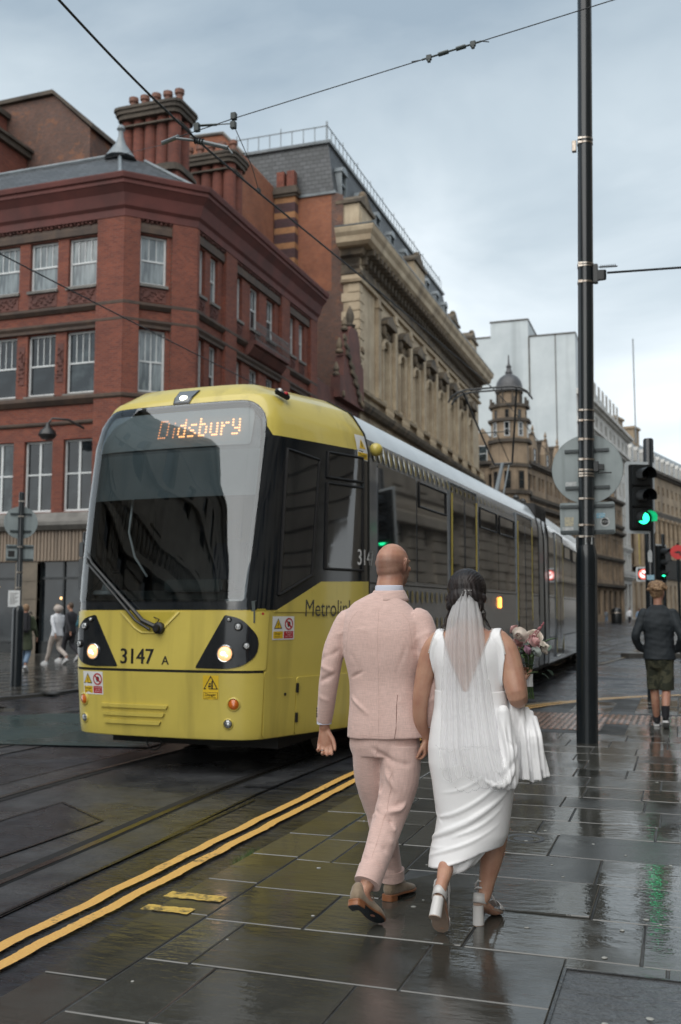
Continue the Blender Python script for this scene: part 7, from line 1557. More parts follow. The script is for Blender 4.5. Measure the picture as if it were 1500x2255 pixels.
wl_(LRg, 4, .60, .36, .008); wl_(LRg, 3, .36, .22, .006); wl_(LLg, 4, .60, .34, .007); wl_(LLg, 3, .34, .14, .006)
sg2 = lambda p, q, wd, a, b=(0, 0, 0): segs.append((tuple(G(*p)), tuple(G(*q)), wd, a, b))
sg2((-1.44, 4.73, .79), (-1.27, 4.76, .72), .014, -.008, (0, 0, -.03)); sg2((-1.44, 4.73, .77), (-1.33, 4.74, .60), .013, .008); sg2((-1.36, 4.72, .75), (-1.28, 4.73, .52), .014, .007); sg2((-1.42, 4.74, .74), (-1.41, 4.76, .58), .008, -.014)
sg2((-1.36, 4.70, .50), (-1.28, 4.76, .53), .012, .014, (0, 0, -.02)); sg2((-1.43, 4.73, .50), (-1.33, 4.69, .45), .010, -.010); sg2((-1.44, 4.74, .47), (-1.32, 4.70, .42), .012, .012, (0, 0, -.02))
wt = wrinkles(segs)
tr_ = organic('trousers', mb, 'pink_linen', .005, 4, g0, fn=lambda co, no: 1.75 * wt(co, no) + .0012 * npnoise(co, 18, 8) + .0005 * npnoise(co, 60, 3))
for P0, P1, rx, ry in ((LLg[4] + Vector((0, -.002, .045)), LLg[4] + Vector((0, .004, -.006)), .0625, .070), (G(-1.407, 4.600, .255), G(-1.417, 4.552, .200), .0625, .068)):
    mb = MB(); limb(mb, [P0, P1], [(rx, ry), (rx - .001, ry)], n=24, cap=False, sub=2, sq=2.2); mb.build('turn_up', 'pink_linen', tr_, smooth='auto')
seam(tr_, [G(-1.555, 4.80, .80), G(-1.56, 4.85, .6), G(-1.53, 4.92, .4), G(-1.50, 4.98, .2)], 'seam_shade_pink'); seam(tr_, [G(-1.42, 4.70, .82), G(-1.42, 4.70, .72)], 'seam_shade_pink'); seam(tr_, [G(-1.35, 4.70, .70), G(-1.37, 4.68, .5), G(-1.40, 4.55, .33)], 'seam_shade_pink', .0009)
shoe(g0, G(-1.452, 4.985, .024), G(-1.385, 5.26, .004), (0, 0, 1), nm='shoe')
shoe(g0, G(-1.450, 4.435, .155), G(-1.372, 4.635, .004), (-.1, .62, .78), nm='shoe')

# ---------------------------------------------------------------- the bride
b0_ = thing('person', 'dark haired bride from behind in a white open-back dress and long veil', 'person', (-.97, 4.75, 0)); BO = Vector((-.97, 4.75, 0))
B = lambda x, y, z: Vector((x, y, z)) - BO
mb = MB(); head(mb, B(-.978, 4.80, 1.552), R_(4), R_(-6), .95, False)
limb(mb, [B(-.968, 4.755, 1.36), B(-.970, 4.76, 1.42), B(-.975, 4.78, 1.49)], [(.075, .065), (.050, .050), (.050, .052)], n=20)
limb(mb, [B(-.955, 4.75, .74), B(-.955, 4.75, .82), B(-.960, 4.752, .94), B(-.962, 4.755, 1.04), B(-.965, 4.757, 1.14), B(-.967, 4.757, 1.23), B(-.968, 4.755, 1.30), B(-.968, 4.755, 1.345), B(-.968, 4.757, 1.385)],
     [(.185, .13), (.198, .135), (.178, .112), (.160, .096), (.163, .100), (.170, .104), (.165, .088), (.135, .068), (.070, .056)], n=28, sq=2.2)
BL = [B(-1.105, 4.758, 1.318), B(-1.150, 4.757, 1.265), B(-1.183, 4.757, 1.16), B(-1.207, 4.757, 1.03), B(-1.215, 4.785, .93), B(-1.203, 4.835, .845)]
BR = [B(-.832, 4.756, 1.325), B(-.788, 4.752, 1.27), B(-.757, 4.738, 1.17), B(-.733, 4.715, 1.065), B(-.735, 4.80, 1.055), B(-.745, 4.93, 1.12)]
limb(mb, BL, [.053, .050, .046, .039, .034, .024]); limb(mb, BR, [.055, .058, .056, .047, .040, .026])
hand(mb, B(-1.203, 4.838, .84), (0, .15, -1), (-1, 0, 0), -1, curl=(40, 50, 40), s=.88); hand(mb, B(-.745, 4.935, 1.125), (-.1, 1, .25), (0, -.2, 1), 1, curl=(60, 65, 50), s=.86)
BLR = [B(-.875, 4.76, .78), B(-.865, 4.81, .60), B(-.862, 4.85, .42), B(-.885, 4.84, .30), B(-.905, 4.83, .20), B(-.918, 4.815, .118)]
BLL = [B(-1.045, 4.76, .78), B(-1.06, 4.80, .60), B(-1.07, 4.80, .43), B(-1.06, 4.68, .35), B(-1.05, 4.60, .31), B(-1.045, 4.50, .26)]
limb(mb, BLR, [.09, .075, .056, .053, .040, .029], n=20); limb(mb, BLL, [.09, .075, .056, .053, .040, .029], n=20)
limb(mb, [B(-.920, 4.81, .125), B(-.930, 4.80, .092), B(-.918, 4.85, .062), B(-.898, 4.91, .022), B(-.885, 4.955, .018)], [(.028, .03), (.028, .026), (.030, .02), (.036, .013), (.028, .010)], n=16)
limb(mb, [B(-1.047, 4.49, .25), B(-1.052, 4.465, .215), B(-1.058, 4.50, .16), B(-1.066, 4.555, .075), B(-1.070, 4.58, .032)], [(.028, .03), (.028, .026), (.030, .02), (.036, .013), (.028, .010)], n=16)
bb_ = organic('body', mb, 'skin_bride', .0045, 5, b0_)
mb = MB(); Mb = Matrix.Translation(B(-.978, 4.80, 1.552)) @ Matrix.Rotation(R_(-4), 4, 'Z') @ Matrix.Scale(.95, 4)
for q in (-1, 1): mb.ball((q * .030, .0905, .006), (.008, .003, .005), 10, Mb)
mb.build('eye', 'print_black', bb_, smooth=True)
# bodice lifted off the body surface
def bodice():
    me = bb_.data; n = len(me.vertices); co = np.empty(n * 3); me.vertices.foreach_get('co', co); co = co.reshape(-1, 3); no = np.empty(n * 3); me.vertices.foreach_get('normal', no); no = no.reshape(-1, 3)
    x = co[:, 0] - .004; y = co[:, 1]; z = co[:, 2]
    half = np.interp(z, [.9, 1.04, 1.14, 1.205, 1.25, 1.30, 1.36], [.20, .170, .172, .180, .186, .176, .158])
    inside = (abs(x) < half) & (z > 1.0) & (z < 1.385)
    vb = .118 * np.clip((z - 1.065) / .30, 0, 1.2) ** .92
    back = y < .01; skin = np.where(back, (abs(x) < vb) & (z > 1.065), (abs(x) < .118 * np.clip((z - 1.22) / .13, 0, 1)) & (z > 1.22))
    skin |= (z > 1.375)
    keep = inside & ~skin; idx = -np.ones(n, int); fs = []
    for p in me.polygons:
        v = p.vertices
        if all(keep[i] for i in v): fs.append(tuple(v))
    used = sorted({i for f in fs for i in f}); mp_ = {i: k for k, i in enumerate(used)}; off = .006 + .0 * z
    q = co + no * off[:, None]; m2 = bpy.data.meshes.new('bodice'); m2.from_pydata([tuple(q[i]) for i in used], [], [tuple(mp_[i] for i in f) for f in fs]); m2.materials.append(MATS['white_satin']); m2.shade_smooth(); bmb = bmesh.new(); bmb.from_mesh(m2)
    for _ in range(14):
        nw = {}
        for e_v in bmb.verts:
            if e_v.is_boundary:
                nb_ = [e.other_vert(e_v).co for e in e_v.link_edges if e.is_boundary]
                if len(nb_) == 2: nw[e_v] = e_v.co * .4 + (nb_[0] + nb_[1]) * .3
        for k_, c_ in nw.items(): k_.co = c_
    bmb.to_mesh(m2); bmb.free(); m2.shade_smooth(); o = obj('bodice', m2, b0_)
    md = o.modifiers.new('Solidify', 'SOLIDIFY'); md.thickness = .003; md.offset = -1; return o
bd = bodice()
from mathutils.bvhtree import BVHTree
bbv = BVHTree.FromPolygons([v.co for v in bb_.data.vertices], [tuple(p.vertices) for p in bb_.data.polygons])
mat('bead', (.80, .78, .76), .35); bdm = MB()
for s in (-1, 1):
    for k in range(44):
        z = 1.068 + k * .0070; x = .004 + s * .119 * max(0, (z - 1.065) / .30) ** .92; h_ = bbv.ray_cast(Vector((x, -.4, z)), Vector((0, 1, 0)))
        if h_[0] is not None and h_[0].y < .05: bdm.ball(tuple(h_[0] + h_[1] * .007), .0036, 6)
    for k in range(17):
        z = 1.262 + k * .0068; x = .004 + s * (np.interp(z, [1.205, 1.25, 1.30, 1.36], [.181, .187, .177, .159])); h_ = bbv.find_nearest(Vector((x, -.05 - (1.36 - z) * .2, z)))
        bdm.ball(tuple(h_[0] + h_[1] * .006), .0036, 6)
tag(bdm.build('bead_trim', 'bead', bd, smooth=True), kind='stuff')
# skirt: rings, draped folds, gathered bundle
SK = [(1.075, -.962, 4.755, .171, .107), (1.00, -.960, 4.753, .178, .115), (.92, -.957, 4.75, .196, .130), (.82, -.955, 4.748, .212, .148), (.74, -.952, 4.745, .212, .152), (.66, -.950, 4.742, .198, .150), (.57, -.952, 4.738, .184, .148), (.50, -.950, 4.735, .172, .150), (.43, -.960, 4.73, .172, .160), (.36, -.985, 4.72, .165, .165), (.30, -1.015, 4.70, .140, .160), (.265, -1.03, 4.69, .125, .15)]
sz = np.array([r[0] for r in SK])[::-1]; sv_ = np.array([r[1:] for r in SK])[::-1]
def K(th, z, off=0):
    cx, cy, rx, ry = [float(np.interp(z, sz, sv_[:, i])) for i in range(4)]; return B(cx + (rx + off) * math.cos(th), cy + (ry + off) * math.sin(th), z)
mb = MB(); rows = []
for i in range(46):
    t = i / 45; row = []
    for j in range(64):
        th = 2 * math.pi * j / 64; zb = .265 + .115 * max(0, math.cos(th) * .5 + .5) ** 1.2 - .02 * math.sin(th); z = 1.085 + (zb - 1.085) * t; row.append(K(th, z))
    rows.append(row)
mb.grid(rows, closed=True); nr = 64; mb.f.append(tuple(range(64))[::-1]); mb.m.append(0); mb.f.append(tuple(45 * 64 + j for j in range(64))); mb.m.append(0)
def fold(p0, p1, r, off=-.004, sag=0.0, n=9, r1=None):
    pts = []; 
    for i in range(n): t = i / (n - 1); pts.append(K(R_(p0[0] + (p1[0] - p0[0]) * t), p0[1] + (p1[1] - p0[1]) * t - sag * math.sin(math.pi * t), off))
    limb(mb, pts, [(r * .35 + r * .65 * math.sin(math.pi * min(1, .15 + .85 * i / (n - 1)))) for i in range(n)], n=10, sub=2)
# angles: 180 = left, 270 = back (towards camera), 360 = right
for p0, p1, r, sag in (((184, .395), (352, .69), .017, .045), ((186, .315), (340, .53), .011, .03), ((200, .50), (350, .80), .012, .075), ((192, .37), (262, .40), .008, .012), ((250, .43), (338, .60), .010, .02), ((222, .62), (338, .90), .008, .08), ((300, .92), (334, .60), .011, .0), ((325, 1.0), (345, .62), .013, 0), ((187, .55), (228, .47), .009, .01), ((215, .285), (300, .36), .008, .01)): fold(p0, p1, r, sag=sag)
sk = organic('skirt', mb, 'white_satin', .0048, 6, bd if False else b0_, fn=lambda co, no: .0010 * npnoise(co * np.array([1, 1, .6]), 18, 11) - .004 * np.exp(-((co[:, 2] - .275 + .0 * co[:, 0]) / .01) ** 2) * 0)
mb = MB(); rows = []                                   # inner hem layer hanging behind
for i in range(12):
    t = i / 11; rows.append([K(R_(255 + 70 * j / 24), .45 - t * (.205 - .06 * j / 24), -.035 + .006 * math.sin(j * .5)) for j in range(25)])
mb.grid(rows); h_ = mb.build('hem_layer', 'white_satin', sk, smooth=True); md = h_.modifiers.new('Solidify', 'SOLIDIFY'); md.thickness = .003
# train gathered over the forearm
mb = MB()
def strip(a, b, c, r0, r1, r2): limb(mb, [B(*a), B(*[(a[i] + b[i]) / 2 for i in range(3)]), B(*b), B(*[(b[i] + c[i]) / 2 for i in range(3)]), B(*c)], [r0, tuple((r0[i] + r1[i]) / 2 for i in (0, 1)), r1, tuple((r1[i] + r2[i]) / 2 for i in (0, 1)), r2], n=14, sub=3, cap=False)
for k in range(7):
    t = k / 6; top = (-.785 + .115 * t, 4.80 - .03 * math.sin(k), 1.035 - .012 * k * t); mid = (-.775 + .135 * t, 4.735 - .018 * (k % 2), .88); bot = (-.775 + .160 * t, 4.725 - .03 * (k % 2) + .02 * t, .675 - .010 * math.sin(k * 1.9) + .012 * t)
    strip(top, mid, bot, (.015, .014), (.017, .014), (.022, .014))
limb(mb, [B(-.80, 4.64, .98), B(-.775, 4.62, .88), B(-.752, 4.605, .82), B(-.765, 4.60, .76), B(-.80, 4.60, .73)], [(.010, .010), (.015, .012), (.020, .013), (.018, .013), (.010, .010)], n=12)
limb(mb, [B(-.86, 4.60, .69), B(-.81, 4.585, .675), B(-.765, 4.59, .70), B(-.745, 4.61, .76), B(-.735, 4.65, .84)], [(.010, .010), (.018, .013), (.022, .014), (.017, .013), (.012, .010)], n=12)
limb(mb, [B(-.79, 4.66, 1.0), B(-.775, 4.65, .88), B(-.77, 4.64, .76), B(-.775, 4.63, .68)], [(.03, .03), (.04, .03), (.05, .035), (.055, .03)], n=14)
organic('train', mb, 'white_satin', .0045, 6, b0_, fn=lambda co, no: .0012 * npnoise(co, 24, 4) + .0028 * np.sin(co[:, 0] * 230 + co[:, 1] * 90 + 14 * co[:, 2]) * np.clip((.98 - co[:, 2]) / .1, 0, 1))
# veil
def tulle():
    m = bpy.data.materials.new('tulle'); m.use_nodes = True; t = m.node_tree; t.nodes.clear(); L = t.links.new; o = N(t, 'ShaderNodeOutputMaterial'); tr = N(t, 'ShaderNodeBsdfTransparent')
    df = N(t, 'ShaderNodeBsdfDiffuse'); df.inputs[0].default_value = (.9, .9, .91, 1); tl = N(t, 'ShaderNodeBsdfTranslucent'); tl.inputs[0].default_value = (.9, .9, .91, 1); ms = N(t, 'ShaderNodeMixShader'); ms.inputs[0].default_value = .4; L(df.outputs[0], ms.inputs[1]); L(tl.outputs[0], ms.inputs[2])
    uv = N(t, 'ShaderNodeUVMap'); mp_ = N(t, 'ShaderNodeMapping'); mp_.inputs['Scale'].default_value = (34, 1.2, 1); L(uv.outputs[0], mp_.inputs[0]); n1 = N(t, 'ShaderNodeTexNoise', i_Scale=1.0, i_Detail=5.0, i_Roughness=.7); L(mp_.outputs[0], n1.inputs['Vector'])
    mr = N(t, 'ShaderNodeMapRange'); mr.inputs[1].default_value = .34; mr.inputs[2].default_value = .74; mr.inputs[3].default_value = .34; mr.inputs[4].default_value = .66; L(n1.outputs['Fac'], mr.inputs[0])
    su = N(t, 'ShaderNodeSeparateXYZ'); L(uv.outputs[0], su.inputs[0]); fd = N(t, 'ShaderNodeMapRange'); fd.inputs[1].default_value = .10; fd.inputs[2].default_value = 1.0; fd.inputs[3].default_value = 1.0; fd.inputs[4].default_value = .62; L(su.outputs[1], fd.inputs[0]); mm = N(t, 'ShaderNodeMath', operation='MULTIPLY'); L(mr.outputs[0], mm.inputs[0]); L(fd.outputs[0], mm.inputs[1]); mr = mm
    mx_ = N(t, 'ShaderNodeMixShader'); L(mr.outputs[0], mx_.inputs[0]); L(tr.outputs[0], mx_.inputs[1]); L(ms.outputs[0], mx_.inputs[2]); L(mx_.outputs[0], o.inputs[0]); MATS['tulle'] = m
tulle()
vz = [1.555, 1.50, 1.42, 1.32, 1.20, 1.06, .94, .82, .74, .69]; vy = [4.688, 4.655, 4.632, 4.628, 4.630, 4.622, 4.605, 4.575, 4.560, 4.555]; vc = [-.966, -.966, -.968, -.970, -.968, -.962, -.950, -.935, -.915, -.905]; vw = [.036, .062, .086, .100, .112, .124, .135, .150, .158, .155]
vl = thing('veil_dummy', '', '') if False else None
vroot = None
for lay in range(2):
    mb = MB(); rows = []; nc = 120
    for i in range(60):
        t = i / 59; z = 1.557 - (.872 - (.05 if lay else 0)) * t; rows.append([]); cx, wd, yy = [float(np.interp(-z, [-q for q in vz], a)) for a in (vc, vw, vy)]
        for j in range(nc):
            u = j / (nc - 1) * 2 - 1; ph = 3.1 * lay; am = (.003 + .008 * min(1, t * 2.5)); pl = am * (math.sin(u * 10 + ph + 1.5 * math.sin(u * 4 + t)) + .4 * math.sin(u * 24 + ph * 2 + t * 2))
            x = cx + (wd * (.94 if lay else 1)) * (u + .02 * math.sin(u * 23 + ph)) ; y = yy + pl - .012 * lay + .030 * u * u * (1 - t * .3) + (.05 * max(0, abs(u) - .6) * (t < .9))
            zz = z - .018 * t * math.sin(u * 6 + lay) - (.02 * t * u)
            rows[-1].append(B(x, y, zz))
    mb.grid(rows); o = mb.build('veil', 'tulle', b0_ if vroot is None else vroot, smooth=True); vroot = vroot or o
    uvl = o.data.uv_layers.new(name='UVMap'); idx = np.empty(len(o.data.loops), int); o.data.loops.foreach_get('vertex_index', idx); uv = np.stack([(idx % nc) / nc + lay * .37, (idx // nc) / 60], 1); uvl.data.foreach_set('uv', uv.ravel().astype(np.float32))
mat('silver_thread', (.45, .45, .47), .4, metal=.4); mb = MB()
for base, amp, n_, x0, x1 in ((.845, .012, 7, -1.085, -.79), (.665, .010, 5, -.99, -.80)):
    pts = [B(x0 + (x1 - x0) * i / 60, float(np.interp(-base, [-q for q in vz], vy)) - .022, base - amp * abs(math.sin(n_ * math.pi * i / 60)) - .012 * math.sin(i / 9)) for i in range(61)]
    for i, p in enumerate(pts):
        mb.ball(tuple(p), .0016 if i % 3 else .0026, 5)
tag(mb.build('veil_beading', 'silver_thread', vroot), kind='stuff')
mb = MB(); mb.tube([B(-.996, 4.684, 1.554), B(-.966, 4.676, 1.558), B(-.936, 4.684, 1.554)], .0018, 6)
for k in range(7): mb.ball(tuple(B(-.996 + k * .010, 4.680, 1.558)), .0022, 6)
mb.build('veil_comb', 'bead', vroot, smooth=True)
# hair
mat('hair_dark', (0.010, 0.009, 0.010), .42, (0.028, 0.021, 0.020), nscale=30, stretch=(1, 1, .15), spec=.3, bump=.5, bscale=60); mat('hair_lowlight', (0.04, 0.024, 0.018), .4, (0.02, .014, .012), nscale=40)
mb = MB(); mb.ball(tuple(B(-.978, 4.785, 1.568)), (.094, .105, .098), 28); mb.ball(tuple(B(-.975, 4.735, 1.515)), (.085, .075, .075), 20)
for x, y, z, r in ((-1.035, 4.715, 1.485, .034), (-.915, 4.715, 1.485, .034), (-1.00, 4.705, 1.455, .034), (-.945, 4.705, 1.455, .034), (-.972, 4.70, 1.475, .036), (-1.05, 4.745, 1.52, .026), (-.90, 4.745, 1.52, .026)): mb.ball(tuple(B(x, y, z)), (r, r * .8, r), 16)
hc = np.array(B(-.978, 4.785, 1.56))
def hairf(co, no):
    d = co - hc; ang = np.arctan2(d[:, 0], d[:, 2] + .02); sw = np.arctan2(d[:, 0], -d[:, 1] + .03)
    return .0007 * np.sin(ang * 47 + 2 * npnoise(co, 25, 3)) + .0008 * np.sin(sw * 31 + 40 * co[:, 2] + 2 * npnoise(co, 30, 6)) + .0015 * npnoise(co, 30, 1)
hr = organic('hair', mb, 'hair_dark', .0035, 3, b0_, fn=hairf)
for k in range(20):                                    # loose curls and twists
    s = -1 if k % 2 else 1; x0 = -.978 + s * rw.uniform(.060, .088); z0 = rw.uniform(1.43, 1.49); L_ = rw.uniform(.05, .12); out_ = rw.uniform(.0, .045) if s < 0 else rw.uniform(-.005, .055); r_ = rw.uniform(.002, .006); ph = rw.uniform(0, 6)
    pts = [B(x0 + s * out_ * (t / 10) ** 1.3 + r_ * math.sin(ph + t * .9), 4.745 - .02 * t / 10 + r_ * math.cos(ph + t * .9), z0 - L_ * t / 10) for t in range(11)]
    mb = MB(); mb.tube(pts, [max(.0010, (.0042 - .0003 * t) * (1 if k < 14 else .5)) for t in range(11)], 6); mb.build('curl', 'hair_dark' if k % 3 else 'hair_lowlight', hr, smooth=True)
for k in range(5):
    s = -1 if k % 2 else 1; c_ = B(-.975 + s * .055, 4.705, 1.475); mb = MB(); mb.tube([c_ + Vector(((.014 + .003 * k) * math.cos(a), -.012 + .004 * math.sin(a * 2), (.014 + .003 * k) * math.sin(a))) for a in [k + 5.2 * i / 14 for i in range(15)]], .0024, 6); mb.build('hair_twist', 'hair_dark' if k % 2 else 'hair_lowlight', hr, smooth=True)
mb = MB(); mb.ball(tuple(B(-1.062, 4.775, 1.472)), .006, 8); mb.ball(tuple(B(-1.062, 4.775, 1.460)), .004, 8); mb.build('earring', 'silver_thread', b0_, smooth=True)
# heels
mat('shoe_white', (.62, .61, .60), .3, (.54, .53, .52), nscale=8); mat('nude_sole', (.36, .27, .21), .45, (.28, .2, .16), nscale=12)
def heel_shoe(hl, toe, up, heeldir, hh=.092):
    h_ = Vector(hl); t_ = Vector(toe); d = (t_ - h_).normalized(); u = Vector(up); u = (u - d * u.dot(d)).normalized(); s = d.cross(u); L = (t_ - h_).length
    P = lambda x, y, z: h_ + s * x + d * (y * L) + u * z
    mb = MB(); rows = []
    for i in range(13):
        t = i / 12; wd = np.interp(t, [0, .1, .35, .6, .8, .95, 1], [.018, .027, .024, .034, .040, .030, .012]); row = [P(wd * k, t, .0) for k in (-1, -.5, 0, .5, 1)] + [P(wd * k, t, -.011) for k in (1, .5, 0, -.5, -1)]; rows.append(row)
    mb.grid(rows, closed=True); mb.f.append(tuple(range(10))[::-1]); mb.m.append(0); mb.f.append(tuple(120 + j for j in range(10))); mb.m.append(0); r = mb.build('shoe_sole', 'nude_sole', b0_, smooth='auto')
    hd = Vector(heeldir).normalized(); mb = MB(); c0 = P(0, .06, -.006); c1 = c0 + hd * hh; a = s; b = hd.cross(a); nn_ = 20; rr = []
    for c, k in ((c0, .92), (c1, 1.0)): rr.append([c + a * (.027 * k * math.cos(q)) + b * (.027 * k * math.sin(q)) for q in [2 * math.pi * i / nn_ for i in range(nn_)]])
    mb.grid(rr, closed=True); mb.f.append(tuple(range(nn_))[::-1]); mb.m.append(0); mb.f.append(tuple(nn_ + j for j in range(nn_))); mb.m.append(0); ho = mb.build('block_heel', 'shoe_white', r, smooth='auto')
    mb = MB(); mb.tube([c1, c1 + hd * .004], .027, 20); mb.build('heel_tip', 'nude_sole', ho, smooth='auto')
    mb = MB(); rows = []
    for i in range(9):
        t = .70 + .26 * i / 8; wd = np.interp(t, [.7, .82, .95], [.040, .042, .033]); rows.append([P(wd * math.cos(a_), t, .002 + .034 * math.sin(a_) * (1.15 - .55 * i / 8)) for a_ in [math.pi * k / 10 for k in range(11)]])
    mb.grid(rows); q_ = mb.build('toe_strap', 'shoe_white', r, smooth=True); md = q_.modifiers.new('Solidify', 'SOLIDIFY'); md.thickness = .003
    mb = MB(); rows = []
    for i in range(2):
        rows.append([P(.030 * math.cos(a_), .16 - .20 * math.sin(a_), (.002, .045)[i]) for a_ in [math.pi * k / 12 for k in range(13)]])
    mb.grid(rows); q_ = mb.build('heel_cup', 'shoe_white', r, smooth=True); md = q_.modifiers.new('Solidify', 'SOLIDIFY'); md.thickness = .003
    mb = MB(); mb.tube([P(-.034, .62, .01), P(-.036, .35, .045), P(-.030, .1, .085), P(0, -.03, .10), P(.030, .1, .095), P(.034, .3, .085), P(.03, .40, .07), P(0, .42, .075), P(-.03, .36, .075), P(-.032, .12, .065), P(0, -.04, .07), P(.032, .12, .07), P(.036, .4, .04), P(.034, .62, .01)], .0045, 6); mb.build('ankle_strap', 'shoe_white', r, smooth=True)
heel_shoe(B(-.945, 4.765, .100), B(-.878, 4.975, .011), (0, .3, 1), (0, 0, -1), .088)
heel_shoe(B(-1.050, 4.430, .215), B(-1.078, 4.600, .012), (.0, .72, .7), (-.06, -.28, -1) if False else (-.02, -.55, -.62), .088)
# bouquet, held: a thing of its own
bq = thing('bouquet', 'bouquet of white and blush roses with pink astilbe held by the bride', 'bouquet', (-.715, 5.0, 1.12)); 
mat('petal_cream', (.72, .66, .58), .6, (.62, .52, .45), nscale=30); mat('petal_blush', (.66, .42, .40), .6, (.55, .30, .30), nscale=30); mat('petal_mauve', (.40, .22, .30), .6); mat('leaf_grey', (.10, .15, .115), .5, (.06, .10, .07), nscale=20); mat('leaf_green', (.05, .10, .03), .5, (.09, .13, .05), nscale=20); mat('astilbe', (.42, .16, .17), .7, (.30, .09, .11), nscale=60); mat('silver_leaf', (.40, .45, .42), .6)
def rose(c, r, m, rot):
    mb = MB(); rr = random.Random(int(r * 9999) + int(rot * 100))
    mb.ball((0, 0, r * .1), (r * .46, r * .46, r * .5), 10)
    for ring, (n, rad, op) in enumerate(((3, .34, .0), (4, .50, .08), (5, .68, .2), (6, .86, .45), (7, 1.0, .75))):
        for k in range(n):
            a = 2 * math.pi * k / n + ring * .7; w_ = r * (.50 + .10 * ring); P_ = []
            for i in range(5):
                v = i / 4; row = []
                for j in range(5):
                    u = j / 4 * 2 - 1; aa = a + u * w_ / (r * rad) * .62; ra = r * rad * (.55 + .45 * v + op * .22 * v * v) * (1 + .04 * rr.uniform(-1, 1)); row.append((ra * math.cos(aa), ra * math.sin(aa), r * (-.5 + (1.30 - .13 * ring) * v * (1 - .15 * u * u) - op * .30 * v * v)))
                P_.append(row)
            mb.grid(P_)
    o = mb.build('rose', m, bq, smooth=True); o.location = c; o.rotation_euler = (R_(55) * math.sin(rot), R_(50), rot); return o
for i, (x, y, z, r, m, a) in enumerate(((.035, -.06, .19, .036, 'petal_blush', .6), (-.035, -.04, .225, .036, 'petal_cream', 2.2), (.02, .05, .21, .038, 'petal_cream', 4), (-.06, .06, .19, .035, 'petal_blush', 5), (.07, .02, .16, .034, 'petal_cream', 1.5), (-.07, -.02, .25, .024, 'petal_blush', 3), (.0, -.06, .15, .026, 'petal_mauve', 1), (.045, -.065, .145, .026, 'silver_leaf', 2))): rose((x, y, z), r, m, a)
for k in range(22):
    mb = MB(); a = rw.uniform(0, 6.28); el = rw.uniform(-.3, .9); L_ = rw.uniform(.035, .065); c_ = Vector((rw.uniform(-.07, .085), rw.uniform(-.07, .07), rw.uniform(.03, .20))); d_ = Vector((math.cos(a), math.sin(a), el)).normalized(); s_ = d_.cross(Vector((0, 0, 1))).normalized(); nrm = s_.cross(d_)
    P_ = [[c_ + d_ * (L_ * i / 6) + s_ * (q * L_ * .42 * math.sin(math.pi * (i / 6 * .92 + .04)) ** .7) + nrm * (.006 * q * q - .02 * (i / 6) ** 2) for q in (-1, -.5, 0, .5, 1)] for i in range(7)]; mb.grid(P_); mb.build('leaf', 'leaf_grey' if k % 3 else 'leaf_green', bq, smooth=True)
mb = MB(); 
for i in range(150):
    t = rw.random() ** .8; p = Vector((.0, -.05, .17)).lerp(Vector((.085, -.07, .285)), t); rr_ = .018 * (1 - t) + .002; a = rw.uniform(0, 6.28); mb.ball(tuple(p + Vector((rr_ * math.cos(a), rr_ * math.sin(a), rr_ * .4 * math.cos(a * 2)))), .0032, 5)
tag(mb.build('astilbe_spike', 'astilbe', bq), kind='stuff')
mb = MB()
for k in range(9): a = k * .7; mb.tube([(.03 * math.cos(a), .03 * math.sin(a), .16), (.008 * math.cos(a), .008 * math.sin(a), .03), (.02 * math.cos(a + 1), .02 * math.sin(a + 1), -.09)], .003, 5)
mb.build('stems', 'leaf_green', bq); mb = MB(); mb.lathe([(.018, -.03), (.016, 0), (.018, .03)], 14); mb.build('ribbon', 'white_satin', bq, smooth='auto')
# ================================================================= passers-by
mat('jacket_dark', (0.012, 0.017, 0.022), .72, (0.018, 0.025, 0.031), nscale=8, bump=.2, bscale=30); mat('camo', (0.075, 0.075, 0.045), .85, (0.028, 0.032, 0.02), nscale=11, nlow=.48, nhigh=.52); mat('hair_blond', (0.34, 0.22, 0.12), .7, (0.15, 0.085, 0.05), nscale=45, nlow=.4, nhigh=.6, bump=.6, bscale=80)
mat('denim_blue', (0.16, 0.23, 0.32), .8, (0.11, .17, .25)); mat('cream_cloth', (0.42, 0.37, 0.33), .8, (.36, .31, .28)); mat('white_cloth', (0.62, 0.63, 0.66), .8); mat('olive_coat', (0.06, 0.075, 0.04), .8, (.04, .05, .03)); mat('teal_coat', (0.02, 0.10, 0.13), .8); mat('dark_cloth', (0.02, 0.02, 0.025), .8); mat('red_cloth', (.25, .03, .03), .8); mat('grey_cloth', (.12, .13, .14), .8); mat('hair_brown', (0.05, 0.03, 0.02), .6, (.09, .055, .03), nscale=40); mat('fur_trim', (.35, .27, .2), .9, (.2, .15, .11), nscale=60)
mat('trainer_white', (.6, .6, .6), .5); mat('trainer_dark', (.015, .018, .022), .5)
